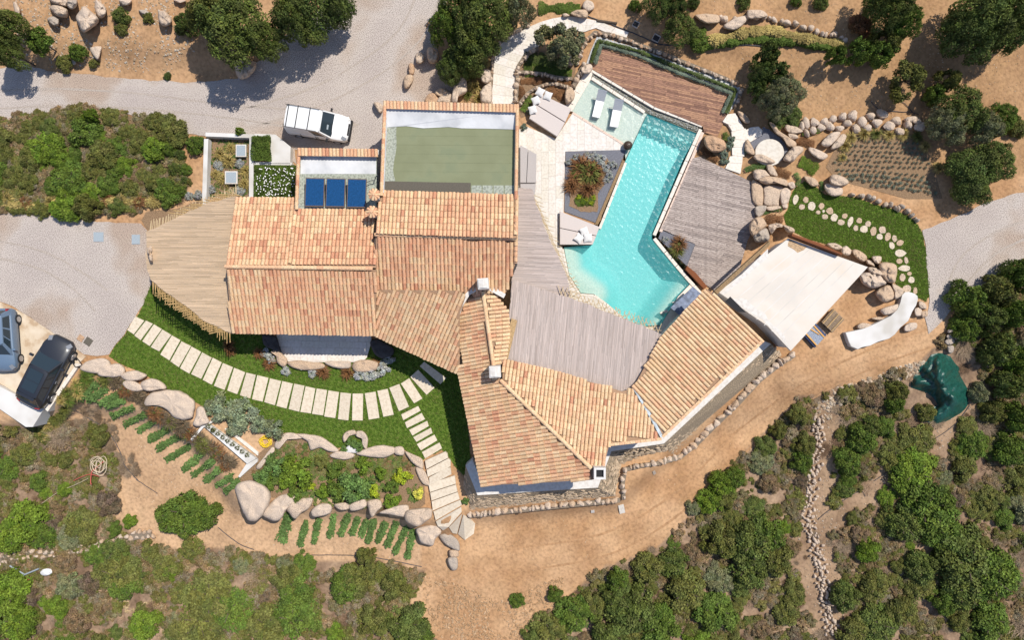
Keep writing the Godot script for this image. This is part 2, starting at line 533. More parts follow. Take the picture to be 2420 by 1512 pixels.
	for k in TONES.size():
		mat("tile_%d" % k, lin(TONES[k][0], TONES[k][1], TONES[k][2]), 0.85, clay, Vector3(0.9, 0.9, 0.9), bmp, 0.3, false, 0.25)
	mat("reed_back", lin(0.46, 0.375, 0.28), 0.9, streak, Vector3(0.25, 2, 6))
	mat("reed", Color.WHITE, 0.8, null, Vector3.ONE, null, 0.0, true, 0.25)
	mat("cane", lin(0.66, 0.43, 0.18), 0.7, grain, Vector3(1, 1, 1))
	mat("cane_pale", lin(0.72, 0.54, 0.32), 0.7, grain, Vector3(1, 1, 1))
	mat("timber", lin(0.34, 0.22, 0.11), 0.8, wood, Vector3(0.5, 0.5, 3))
	mat("pine", lin(0.55, 0.36, 0.17), 0.8, wood, Vector3(0.5, 0.5, 3))
	mat("pallet_wood", lin(0.34, 0.25, 0.17), 0.9, wood, Vector3(0.5, 0.5, 3))
	mat("corten", lin(0.26, 0.085, 0.03), 0.85, grain, Vector3(0.8, 0.8, 0.8), bmp, 0.3)
	mat("zinc", lin(0.40, 0.46, 0.50), 0.45, soft, Vector3(0.5, 0.5, 0.5))
	mat("blue_slab", lin(0.20, 0.24, 0.34), 0.6, soft, Vector3(0.5, 0.5, 0.5))
	mat("steel_plate", lin(0.43, 0.49, 0.53), 0.6, grain, Vector3(1, 1, 1))
	mat("rubber", lin(0.02, 0.02, 0.022), 0.85)
	mat("dark_metal", lin(0.03, 0.03, 0.035), 0.5)
	mat("chrome", lin(0.6, 0.6, 0.62), 0.3).metallic = 1.0
	mat("fabric_taupe", lin(0.56, 0.50, 0.47), 0.95, stone, Vector3(2, 2, 2), bmp, 0.2)
	mat("fabric_grey", lin(0.40, 0.37, 0.36), 0.95, stone, Vector3(2, 2, 2), bmp, 0.2)
	mat("fabric_white", lin(0.70, 0.685, 0.67), 0.95, stone, Vector3(1, 1, 1), bmp, 0.1)
	mat("petal", lin(0.80, 0.76, 0.76), 0.8)
	mat("lounger_white", lin(0.80, 0.79, 0.78), 0.6)
	mat("lounger_grey", lin(0.36, 0.37, 0.41), 0.8)
	mat("bronze", lin(0.07, 0.045, 0.03), 0.35, soft, Vector3(2, 2, 2))
	mat("collector", lin(0.012, 0.078, 0.215), 0.3, noise_tex("coll", 0.03, [[0.2, Color(0.7, 0.8, 0.8)], [0.8, Color(1, 1, 1)]]), Vector3(0.6, 0.6, 0.6), null, 0.0, false, 0.5)
	mat("bronze_frame", lin(0.16, 0.11, 0.08), 0.5)
	mat("paint_white", lin(0.70, 0.70, 0.70), 0.3).clearcoat_enabled = true
	mat("paint_black", lin(0.010, 0.012, 0.018), 0.25).clearcoat_enabled = true
	mat("paint_blue", lin(0.11, 0.165, 0.24), 0.35).clearcoat_enabled = true
	mat("car_glass", lin(0.022, 0.034, 0.044), 0.08, null, Vector3.ONE, null, 0.0, false, 0.5)
	mat("lamp_glass", lin(0.20, 0.21, 0.23), 0.15)
	mat("red_glass", lin(0.30, 0.02, 0.02), 0.2)
	mat("alloy", lin(0.42, 0.42, 0.44), 0.4).metallic = 0.7
	mat("tarp", lin(0.012, 0.085, 0.062), 0.33, soft, Vector3(0.8, 0.8, 0.8), bmp, 0.6, false, 0.5)
	mat("yellow_hose", lin(0.72, 0.50, 0.03), 0.5)
	mat("red_rope", lin(0.50, 0.10, 0.08), 0.8)
	mat("pale_rope", lin(0.62, 0.50, 0.36), 0.8)
	mat("black_pipe", lin(0.05, 0.052, 0.06), 0.6)
	mat("wrap", lin(0.45, 0.50, 0.60), 0.3, soft, Vector3(2, 2, 2), bmp, 2.0)
	mat("navy", lin(0.03, 0.05, 0.12), 0.6)
	mat("strap", lin(0.55, 0.30, 0.09), 0.7)
	mat("void_dark", lin(0.02, 0.02, 0.022), 0.9)
	mat("bark", lin(0.17, 0.125, 0.09), 0.95, grain, Vector3(2, 2, 2), bmp, 2.0)
	mat("twig", Color.WHITE, 0.95, null, Vector3.ONE, null, 0.0, true, 0.2)
	# the pool: pale floor, tinted turquoise with depth to paint in the water's absorption; the water a clear sheet
	mat("pool_floor", Color.WHITE, 0.6, noise_tex("mosaic", 0.03, [[0.2, Color(0.9, 0.93, 0.94)], [0.7, Color(1, 1, 1)]], FastNoiseLite.TYPE_SIMPLEX, 4), Vector3(0.4, 0.4, 0.4), null, 0.0, true)
	var w := mat("water", Color(0.40, 0.77, 0.75, 0.27), 0.26, null, Vector3(0.34, 0.34, 0.34), wave, 2.3, false, 0.4)
	w.transparency = BaseMaterial3D.TRANSPARENCY_ALPHA
	var w2 := mat("shelf_water", Color(0.60, 0.74, 0.70, 0.22), 0.26, null, Vector3(0.3, 0.3, 0.3), wave, 1.6, false, 0.5)
	w2.transparency = BaseMaterial3D.TRANSPARENCY_ALPHA
	# foliage: one material for each kind of plant, the leaves' own differences in their vertex colours
	for k in LEAF: leaf_mat(k, LEAF[k])

const TONES := [[0.74, 0.52, 0.315], [0.73, 0.475, 0.295], [0.73, 0.445, 0.275], [0.67, 0.375, 0.23], [0.58, 0.295, 0.185], [0.77, 0.575, 0.365]]
const LEAF := {
	"oak": [0.108, 0.138, 0.032], "green": [0.100, 0.150, 0.024], "bright": [0.130, 0.195, 0.022], "olive": [0.132, 0.140, 0.034],
	"grey_olive": [0.175, 0.185, 0.090], "dry": [0.200, 0.140, 0.075], "purple": [0.150, 0.110, 0.070], "dark": [0.084, 0.116, 0.028],
	"rosemary": [0.19, 0.225, 0.13], "silver": [0.36, 0.37, 0.34], "sage": [0.19, 0.235, 0.17], "lime": [0.33, 0.40, 0.03],
	"yellow": [0.62, 0.55, 0.10], "veg": [0.115, 0.19, 0.05], "rust": [0.22, 0.105, 0.045], "straw": [0.38, 0.29, 0.10],
	"lavender": [0.18, 0.235, 0.185],
}
func leaf_mat(k: String, c: Array) -> void:
	var m := mat("leaf_" + k, lin(minf(c[0] * 1.62, 0.95), minf(c[1] * 1.62, 0.95), minf(c[2] * 1.62, 0.95)), 0.7, null, Vector3.ONE, null, 0.0, true, 0.3)
	m.backlight_enabled = true
	m.backlight = Color(0.35, 0.35, 0.35)

# ---------------------------------------------------------------- foliage shapes (unit radius, standing on y = 0)
func leaf_quad(v: PackedVector3Array, c: PackedColorArray, at: Vector3, n: Vector3, len_: float, wid: float, col: Color, r: RandomNumberGenerator) -> void:
	var a := n.cross(Vector3(r.randf_range(-1, 1), r.randf_range(-1, 1), r.randf_range(-1, 1))).normalized()
	var b := n.cross(a)
	var tip := at + a * len_
	var m := at + a * len_ * 0.45
	var l := m + b * wid * 0.5 + n * wid * 0.12
	var e := m - b * wid * 0.5 + n * wid * 0.12
	v.append(at); v.append(l); v.append(tip)
	v.append(at); v.append(tip); v.append(e)
	var k := Color(minf(col.r * 0.55, 1.0), minf(col.g * 0.55, 1.0), minf(col.b * 0.55, 1.0))
	for i in 6: c.append(k)

func crown_mesh(seed_: int, n_lobes: int, n: int, len_: float, wid: float, tall := 0.75, lo := 0.14, hi := 0.26) -> ArrayMesh:
	var r := RandomNumberGenerator.new()
	r.seed = seed_
	var lobes := []
	var wsum := 0.0
	for i in n_lobes:
		var a := r.randf() * TAU
		var lr := r.randf_range(lo, hi)
		var R := (0.90 + 0.55 * nz.get_noise_3d(cos(a) * 130.0, sin(a) * 130.0, seed_ * 50.0)) - lr * 0.6
		var d := sqrt(r.randf()) * R
		var y := tall * sqrt(maxf(0.05, 1.0 - pow(d / maxf(R, 0.2), 2.0) * 0.85)) * r.randf_range(0.72, 1.02) - lr * 0.3
		var tint := r.randf_range(0.68, 1.32)
		lobes.append([Vector3(cos(a) * d, maxf(y, lr * 0.6), sin(a) * d), lr, Color(tint * r.randf_range(0.92, 1.12), tint, tint * r.randf_range(0.8, 1.15))])
		wsum += lr * lr
	var v := PackedVector3Array()
	var c := PackedColorArray()
	for i in n:
		var pick := r.randf() * wsum
		var L: Array = lobes[0]
		for k in lobes:
			pick -= k[1] * k[1]
			if pick <= 0.0:
				L = k
				break
		var d := Vector3(r.randfn(), r.randfn() + 0.35, r.randfn()).normalized()
		var at: Vector3 = L[0] + d * L[1] * r.randf_range(0.72, 1.06)
		if at.y < 0.0: at.y = r.randf() * 0.1
		var inside := false
		for k in lobes:
			if k != L and at.distance_squared_to(k[0]) < k[1] * k[1] * 0.5:
				inside = true
				break
		if inside: continue
		var nn := (d * 0.7 + Vector3(r.randf_range(-1, 1), r.randf_range(-0.3, 1), r.randf_range(-1, 1)) * 0.75).normalized()
		var s := r.randf_range(0.7, 1.25)
		var br := r.randf_range(0.6, 1.5)
		leaf_quad(v, c, at, nn, len_ * s, wid * s, Color(L[2].r * br, L[2].g * br, L[2].b * br), r)
	return flat_mesh(v, c)

func twig_mesh(seed_: int, n: int, len_: float, thick: float, up := 0.5) -> ArrayMesh:
	var r := RandomNumberGenerator.new()
	r.seed = seed_
	var v := PackedVector3Array()
	var c := PackedColorArray()
	for i in n:
		var a := r.randf() * TAU
		var d := Vector3(cos(a), r.randf_range(0.1, 1.0) * up * 2.0, sin(a)).normalized()
		var p0 := Vector3(r.randf_range(-0.45, 0.45), r.randf_range(0.0, 0.3), r.randf_range(-0.45, 0.45))
		var p1 := p0 + d * len_ * r.randf_range(0.5, 1.0)
		var k := v.size()
		tube(v, p0, p1, thick, thick * 0.4, 3)
		var s := r.randf_range(0.6, 1.25)
		for j in v.size() - k: c.append(Color(0.33 * s, 0.245 * s, 0.165 * s))
	return flat_mesh(v, c)

# a tuft of arching blades
func tuft_mesh(seed_: int, n: int, reach: float, tall: float, wid: float, sc := 0.55) -> ArrayMesh:
	var r := RandomNumberGenerator.new()
	r.seed = seed_
	var v := PackedVector3Array()
	var c := PackedColorArray()
	for i in n:
		var a := r.randf() * TAU
		var d := Vector3(cos(a), 0, sin(a))
		var s := Vector3(-d.z, 0, d.x) * wid * 0.5
		var R := reach * r.randf_range(0.35, 1.0)
		var p0 := d * r.randf() * 0.12
		var p1 := d * R * 0.5 + Vector3.UP * tall * r.randf_range(0.6, 1.0)
		var p2 := d * R + Vector3.UP * tall * r.randf_range(0.15, 0.7)
		var k := v.size()
		tri(v, p0 - s, p1 - s, p0 + s); tri(v, p0 + s, p1 - s, p1 + s); tri(v, p1 - s, p2, p1 + s)
		var b := r.randf_range(0.6, 1.35) * sc
		for j in v.size() - k: c.append(Color(b * r.randf_range(0.9, 1.1), b, b * r.randf_range(0.8, 1.1)))
	return flat_mesh(v, c)

# leaves heaped along a strip: a hedge or a row of greens
func strip_mesh(line: PackedVector2Array, wid: float, tall: float, per_m: float, len_: float, up: float, flowers := Color.BLACK, share := 0.0) -> ArrayMesh:
	var v := PackedVector3Array()
	var c := PackedColorArray()
	for i in line.size() - 1:
		var a := line[i]
		var b := line[i + 1]
		var L := a.distance_to(b) / PX
		var nrm := Vector2(-(b - a).normalized().y, (b - a).normalized().x)
		for k in int(L * per_m):
			var f := rng.randf()
			var x := a.lerp(b, f)
			var lump := 0.75 + 0.5 * nz.get_noise_2d(x.x * 5.0, x.y * 5.0)
			var off := rng.randf_range(-1, 1)
			var hh := sqrt(maxf(0.0, 1.0 - off * off)) * rng.randf_range(0.65, 1.0) * lump
			x += nrm * off * wid * 0.5 * lump * PX
			var at := G(x.x, x.y, up + tall * hh)
			var n := Vector3(nrm.x * off, 0.6 + rng.randf(), nrm.y * off) + Vector3(rng.randf_range(-1, 1), 0, rng.randf_range(-1, 1)) * 0.6
			var s := rng.randf_range(0.7, 1.25)
			var tone := (0.75 + 0.5 * absf(nz.get_noise_2d(x.x * 2.0, x.y * 2.0 + 77.0)) * 2.0) * rng.randf_range(0.75, 1.25)
			var col := Color(tone, tone, tone)
			if share > 0.0 and rng.randf() < share:
				col = flowers
				n = Vector3.UP
			leaf_quad(v, c, at, n.normalized(), len_ * s, len_ * 0.6 * s, col, rng)
	return flat_mesh(v, c)

func make_shapes() -> void:
	ms.rocks = []
	ms.stones = []
	for i in 10:
		ms.rocks.append(rock_mesh(i + 1, 0.35, 6, true))
		ms.stones.append(rock_mesh(i + 31, 0.5, 7, i % 3 != 0))
	ms.tree = [crown_mesh(11, 85, 22000, 0.06, 0.04, 0.8, 0.13, 0.23), crown_mesh(12, 75, 22000, 0.06, 0.04, 0.7, 0.14, 0.24), crown_mesh(13, 95, 22000, 0.06, 0.038, 0.85, 0.12, 0.22)]
	ms.bush = [crown_mesh(21, 48, 10000, 0.09, 0.06, 0.7, 0.13, 0.27), crown_mesh(22, 40, 10000, 0.09, 0.06, 0.75, 0.14, 0.28), crown_mesh(23, 56, 10000, 0.09, 0.055, 0.6, 0.12, 0.25), crown_mesh(24, 44, 9000, 0.095, 0.06, 0.65, 0.12, 0.3)]
	ms.open = [crown_mesh(31, 34, 6000, 0.11, 0.07, 0.8, 0.12, 0.24), crown_mesh(32, 30, 6000, 0.11, 0.07, 0.8, 0.12, 0.24)]
	ms.small = [crown_mesh(41, 22, 2200, 0.16, 0.10, 0.75, 0.18, 0.32), crown_mesh(42, 18, 2200, 0.16, 0.1, 0.7, 0.18, 0.34)]
	ms.twig = [twig_mesh(51, 420, 0.75, 0.012), twig_mesh(52, 420, 0.8, 0.012, 0.35)]
	ms.tuft = [tuft_mesh(61, 150, 1.0, 0.7, 0.05), tuft_mesh(62, 150, 1.0, 0.6, 0.05)]
	ms.ball = [crown_mesh(71, 9, 420, 0.3, 0.12, 0.8, 0.4, 0.5)]
	var tr := PackedVector3Array()
	tube(tr, Vector3(0, -0.3, 0), Vector3(0.03, 0.55, 0.02), 0.07, 0.05)
	for k in 5:
		var a := k * 1.3
		tube(tr, Vector3(0.02, 0.4 + 0.03 * k, 0.01), Vector3(cos(a) * 0.5, 0.85 + 0.08 * (k % 3), sin(a) * 0.5), 0.035, 0.015, 5)
	ms.trunk = flat_mesh(tr)
	# a clay roof tile: a tapered half barrel, its lower lip thick enough to see
	ms.tile = tile_mesh(0.46, 0.098, 0.110, 0.022, 7)
	ms.ridge = tile_mesh(0.46, 0.11, 0.13, 0.016, 7)

func tile_mesh(L: float, r0: float, r1: float, th: float, n: int) -> ArrayMesh:
	var b := PackedVector3Array()
	for i in n:
		var a0 := PI * i / n
		var a1 := PI * (i + 1) / n
		var f0 := Vector3(cos(a0), sin(a0) * 0.95, 0)
		var f1 := Vector3(cos(a1), sin(a1) * 0.95, 0)
		var up := Vector3(0, 0, -L * 0.5)
		var dn := Vector3(0, 0, L * 0.5)
		tri(b, up + f0 * r0, dn + f0 * r1, dn + f1 * r1)
		tri(b, up + f0 * r0, dn + f1 * r1, up + f1 * r0)
		tri(b, dn + f0 * r1, dn + f0 * (r1 - th), dn + f1 * (r1 - th))
		tri(b, dn + f0 * r1, dn + f1 * (r1 - th), dn + f1 * r1)
		tri(b, up + f0 * r0, up + f1 * (r0 - th), up + f0 * (r0 - th))
		tri(b, up + f0 * r0, up + f1 * r0, up + f1 * (r0 - th))
	return flat_mesh(b)

# ---------------------------------------------------------------- plants that stand as things
const MARKS := [["green tarpaulin", 2225, 920], ["white van", 753, 284], ["black car", 110, 870], ["swimming pool", 1490, 500], ["brown timber deck", 1560, 210], ["grey timber deck", 1690, 520],
	["lavender bed", 2080, 390], ["right-hand lawn", 2050, 560], ["white-roofed annex", 1870, 700], ["west reed canopy", 450, 600], ["walled planter", 540, 390], ["curved stone path", 1190, 120],
	["rubble wall", 1925, 1250], ["lower-left dry-stone wall", 180, 1290], ["pinkish rope coil", 232, 1105], ["dirt track bend", 1500, 1290], ["white block ramp", 30, 960], ["lower-left corner", 60, 1440],
	["yellow hose coil", 628, 1042], ["top-left gravel drive", 300, 210], ["right-hand gravel track", 2330, 560], ["lower-right corner", 2350, 1440], ["lower vegetable rows", 820, 1255],
	["bare earth clods", 1150, 1450], ["top-left boulders", 200, 40], ["flat green roof", 1060, 350], ["top-right hedge", 1850, 85], ["top-right corner", 2360, 30]]
func ordinal(i: int) -> String:
	var w := ["first", "second", "third", "fourth", "fifth", "sixth", "seventh", "eighth", "ninth", "tenth", "eleventh", "twelfth", "thirteenth", "fourteenth", "fifteenth", "sixteenth", "seventeenth", "eighteenth", "nineteenth", "twentieth"]
	if i < 20: return w[i]
	if i < 29: return "twenty-" + w[i - 20]
	return "thirtieth" if i == 29 else "thirty-" + w[(i - 30) % 9]

func where(u: float, v: float) -> Array:
	var best := 1e9
	var pick := []
	for m in MARKS:
		var d := Vector2(u - m[1], v - m[2])
		if d.length() < best:
			best = d.length()
			var way := "beside"
			if d.length() > 25.0:
				if absf(d.x) > absf(d.y) * 2.0: way = "right of" if d.x > 0 else "left of"
				elif absf(d.y) > absf(d.x) * 2.0: way = "below" if d.y > 0 else "above"
				else: way = ("below and " if d.y > 0 else "above and ") + ("right of" if d.x > 0 else "left of")
			pick = [way + " the " + m[0], best]
	return pick

# kind, shape, u, v, radius in plan units, height in metres (0: from the radius), description
func plant(look: String, shape: String, u: float, v: float, r: float, h := 0.0, what := "", label := "") -> void:
	plants.append({"look": look, "shape": shape, "u": u, "v": v, "r": r, "h": h, "what": what, "label": label})

const HUE := {"oak": "dark green", "green": "mid-green", "bright": "bright green", "olive": "olive green", "grey_olive": "grey-olive", "dry": "dry brown", "purple": "purplish brown", "dark": "deep green",
	"rosemary": "grey-green", "silver": "silvery white", "sage": "sage green", "lime": "lime green", "yellow": "yellow", "veg": "leafy green", "rust": "rust brown", "straw": "straw yellow", "lavender": "blue-grey"}
func build_plants() -> void:
	var same := {}
	for p in plants:
		var size := "large" if p.r > 60 else ("medium" if p.r > 30 else ("small" if p.r > 14 else "tiny"))
		var what: String = p.what if p.what else {"tree": "tree", "bush": "bush", "open": "young tree", "small": "shrub", "twig": "tangle of bare twigs", "tuft": "grass tuft", "ball": "cushion plant"}[p.shape]
		var w := where(p.u, p.v)
		p.head = "%s %s %s %s" % [size, HUE[p.look], what, w[0]]
		p.far = w[1]
		if p.label == "":
			if not same.has(p.head): same[p.head] = []
			same[p.head].append(p)
	for k in same:
		var a: Array = same[k]
		a.sort_custom(func(x, y): return x.far < y.far)
		for i in a.size():
			a[i].label = k if a.size() == 1 else ("%s, %s" % [k, "nearest" if i == 0 else ("farthest" if i == a.size() - 1 else ordinal(i) + " nearest")])
	var names := {"tree": "broadleaf_tree", "bush": "scrub_bush", "open": "young_tree", "small": "garden_shrub", "twig": "dry_twig_bush", "tuft": "grass_tuft", "ball": "cushion_plant"}
	var cats := {"tree": "tree", "bush": "bush", "open": "tree", "small": "shrub", "twig": "bush", "tuft": "grass tuft", "ball": "plant"}
	for p in plants:
		var is_tree: bool = p.shape == "tree" or p.shape == "open"
		var R: float = p.r / PX * (1.3 if p.shape == "tuft" else 1.0)
		var tall: float = p.h if p.h > 0.0 else (R * (1.5 if is_tree else (0.95 if p.shape == "bush" else 1.1)))
		var gy := g(p.u, p.v)
		var mid_h: float = gy + tall * (0.65 if is_tree else 0.5)
		var c := P(p.u, p.v, mid_h)
		R *= (CH - mid_h) / CH
		var o := thing(names[p.shape], p.label, cats[p.shape], Vector3(c.x, gy, c.z), rng.randf() * TAU, "")
		var set_: Array = ms[p.shape]
		var f: MeshInstance3D
		if p.shape == "twig":
			f = mi("twigs", set_[rng.randi() % set_.size()], M.twig, o)
			f.scale = Vector3(R, tall, R) * 1.05
			continue
		f = mi("crown" if is_tree else "foliage", set_[rng.randi() % set_.size()], M["leaf_" + p.look], o)
		var lift := tall * 0.28 if is_tree else 0.0
		f.position.y = lift
		f.scale = Vector3(R * 1.02, (tall - lift) * 1.05, R * 1.02)
		if is_tree or p.shape == "bush":
			var tr := mi("trunk" if is_tree else "stem", ms.trunk, M.bark, o)
			tr.scale = Vector3(maxf(R * 0.9, 0.5), tall * 0.8, maxf(R * 0.9, 0.5))

# ---------------------------------------------------------------- roofs
func plane(u: float, v: float, h: float, up: Vector2, s: float) -> Dictionary:
	var p := P(u, v, h)
	up = up.normalized()
	return {"x": p.x, "z": p.z, "h": h, "dx": up.x, "dz": up.y, "s": s}

func plane_h(pl: Dictionary, u: float, v: float) -> float:
	var w := Vector2((u - 1209.5) / PX, (v - 756.0) / PX)
	var d := Vector2(pl.dx, pl.dz)
	return (pl.h + pl.s * (w.dot(d) - Vector2(pl.x, pl.z).dot(d))) / (1.0 + pl.s * w.dot(d) / CH)

func on_plane(pl: Dictionary, x: float, z: float) -> float:
	return pl.h + pl.s * ((x - pl.x) * pl.dx + (z - pl.z) * pl.dz)

func pick_tone(weights: Array) -> int:
	var s := 0.0
	for w in weights: s += w
	var k := rng.randf() * s
	for i in weights.size():
		k -= weights[i]
		if k <= 0.0: return i
	return 0

func roof(villa: Node3D, poly: PackedVector2Array, pl: Dictionary, weights: Array, base: float, inset := 0.3, single := 0, walls := true) -> Node3D:
	var top := PackedVector3Array()
	for x in poly: top.append(P(x.x, x.y, plane_h(pl, x.x, x.y)))
	var under := mi("roof_slope", slab_mesh(top, 0.16), M.clay_bed, villa)
	var down := Vector3(-pl.dx, -pl.s, -pl.dz).normalized()
	var nrm := Vector3(-pl.s * pl.dx, 1.0, -pl.s * pl.dz).normalized()
	var across := nrm.cross(down)
	var flat := flat2(top)
	var along := Vector2(-pl.dx, -pl.dz)
	var side := Vector2(across.x, across.z).normalized()
	var e := -1e9
	var f := 1e9
	var l := 1e9
	var r := -1e9
	for x in flat:
		e = maxf(e, x.dot(along)); f = minf(f, x.dot(along)); l = minf(l, x.dot(side)); r = maxf(r, x.dot(side))
	var run := 0.39 * Vector2(down.x, down.z).length()
	var n := 0
	var i := 0
	var nc := int((r - l) / 0.218)
	var step := (r - l) / nc
	while i < nc:
		var j := 0
		var low := e
		while low > e - 0.6 and not Geometry2D.is_point_in_polygon(side * (l + (i + 0.5) * step) + along * low, flat): low -= 0.02
		if low <= e - 0.6: low = e
		while low - j * run > f - 0.3:
			var c := side * (l + (i + 0.5) * step + rng.randf_range(-0.006, 0.006)) + along * (low - 0.15 - j * run + rng.randf_range(-0.012, 0.012))
			if Geometry2D.is_point_in_polygon(c + along * 0.1, flat) and Geometry2D.is_point_in_polygon(c - along * 0.12, flat):
				var at := Vector3(c.x, on_plane(pl, c.x, c.y), c.y) + nrm * 0.022
				var bs := Basis(across, nrm, down).rotated(across, 0.125).rotated(nrm, rng.randf_range(-0.018, 0.018))
				var k := pick_tone(weights)
				if nz.get_noise_2d(c.x * 14.0, c.y * 14.0) > 0.3: k = pick_tone([1, 2, 3, 2, 0.6, 0])
				if n < single:
					var o := MeshInstance3D.new()
					o.mesh = ms.tile
					o.material_override = M["tile_%d" % k]
					o.name = piece(under, "roof_tile", n)
					under.add_child(o)
					o.transform = Transform3D(bs, at)
				else:
					tile_x.append(Transform3D(bs, at))
					var b := rng.randf_range(0.88, 1.1)
					tile_c.append(Color(TONES[k][0] * b, TONES[k][1] * b, TONES[k][2] * b))
				n += 1
			j += 1
		i += 1
	if walls:
		for w in Geometry2D.offset_polygon(flat, -inset):
			var b := PackedVector3Array()
			for x in w: b.append(Vector3(x.x, on_plane(pl, x.x, x.y) - 0.17, x.y))
			mi("wall", slab_mesh(b, 4.0 + base), M.plaster, villa)
	return under

func ridge(villa: Node3D, a: Vector3, b: Vector3, weights: Array, big := 1.0, called := "ridge_tile", spacing := 0.4) -> void:
	var d := (b - a).normalized()
	var n := int(a.distance_to(b) / spacing)
	var x := Vector3.UP.cross(d).normalized()
	for i in n:
		var o := mi(called, ms.ridge, M["tile_%d" % pick_tone(weights)], villa)
		var bs := Basis(x, d.cross(x), d).rotated(x, 0.04)
		o.transform = Transform3D(bs.scaled_local(Vector3(big, big, 1)), a + d * (i + 0.5) * spacing + Vector3.UP * 0.03)

func chimney(villa: Node3D, u: float, v: float, top: float, base: float, w: float, turn: float) -> void:
	var p := P(u, v, top)
	var b := PackedVector3Array()
	box(b, Transform3D(Basis(Vector3.UP, turn), Vector3(p.x, (top + base) * 0.5, p.z)), Vector3(w, top - base, w), 0.02)
	var c := mi("chimney", flat_mesh(b), M.white_wall, villa)
	var s := PackedVector3Array()
	for k in [-1, 1]:
		box(s, Transform3D(Basis(Vector3.UP, turn) * Basis(Vector3.BACK, -0.18 * k), Vector3(p.x, top + 0.05, p.z) + Basis(Vector3.UP, turn) * Vector3(k * w * 0.2, 0, 0)), Vector3(w * 0.42, 0.05, w * 0.8), 0.005)
	mi("chimney_cap", flat_mesh(s), M.plaster, c)

func rosette(villa: Node3D, u: float, v: float, top: float, base: float) -> void:
	var p := P(u, v, top)
	var b := PackedVector3Array()
	box(b, Transform3D(Basis.IDENTITY, Vector3(p.x, (top + base) * 0.5 - 0.1, p.z)), Vector3(0.42, top - base - 0.2, 0.42), 0.02)
	var c := mi("flue", flat_mesh(b), M.plaster, villa)
	for k in 10:
		var a := TAU * k / 10
		var o := mi("cap_tile", ms.tile, M["tile_%d" % [0, 2, 1, 5, 3][k % 5]], c)
		var d := Vector3(cos(a), -0.35, sin(a)).normalized()
		var x := Vector3.UP.cross(d).normalized()
		o.transform = Transform3D(Basis(x, d.cross(x), d).scaled_local(Vector3(0.75, 0.9, 0.62)), Vector3(p.x, top, p.z) + d * 0.2)
	var k2 := PackedVector3Array()
	tube(k2, Vector3(p.x, top, p.z), Vector3(p.x, top + 0.1, p.z), 0.1, 0.08, 8)
	mi("cap_knob", flat_mesh(k2), M.tile_1, c)

# boards or slabs laid over an outline, each a piece of its own
func paved(parent: Node3D, poly: PackedVector2Array, h: float, ang: float, wid: float, len_: float, gap: float, mats: Array, called: String, deep: float, stagger := 0.5, vary := 0.0) -> int:
	parent.rotation.y = -ang
	var inv := parent.transform.affine_inverse()
	var loc := PackedVector2Array()
	var lo := Vector2(1e9, 1e9)
	var hi := -lo
	for x in poly:
		var p := inv * P(x.x, x.y, h)
		loc.append(Vector2(p.x, p.z))
		lo = lo.min(loc[loc.size() - 1]); hi = hi.max(loc[loc.size() - 1])
	var n := 0
	var row := 0
	var z := lo.y
	while z < hi.y:
		var x := lo.x - len_ * (fmod(row * stagger, 1.0) if stagger > 0.0 else rng.randf())
		while x < hi.x:
			var L := len_ * (1.0 + rng.randf_range(-vary, vary))
			var rect := PackedVector2Array([Vector2(x + gap, z + gap), Vector2(x + L - gap, z + gap), Vector2(x + L - gap, z + wid - gap), Vector2(x + gap, z + wid - gap)])
			for c in Geometry2D.intersect_polygons(rect, loc):
				var ar := 0.0
				for i in c.size(): ar += c[i].cross(c[(i + 1) % c.size()])
				if absf(ar) < 0.012: continue
				var top := PackedVector3Array()
				var y := h + rng.randf_range(-0.002, 0.002)
				for k in c: top.append(Vector3(k.x, y, k.y))
				var o := MeshInstance3D.new()
				o.mesh = slab_mesh(top, deep, 0.004)
				o.material_override = M[mats[rng.randi() % mats.size()]]
				o.name = piece(parent, called, n)
				parent.add_child(o)
				n += 1
			x += L
		z += wid
		row += 1
	return n

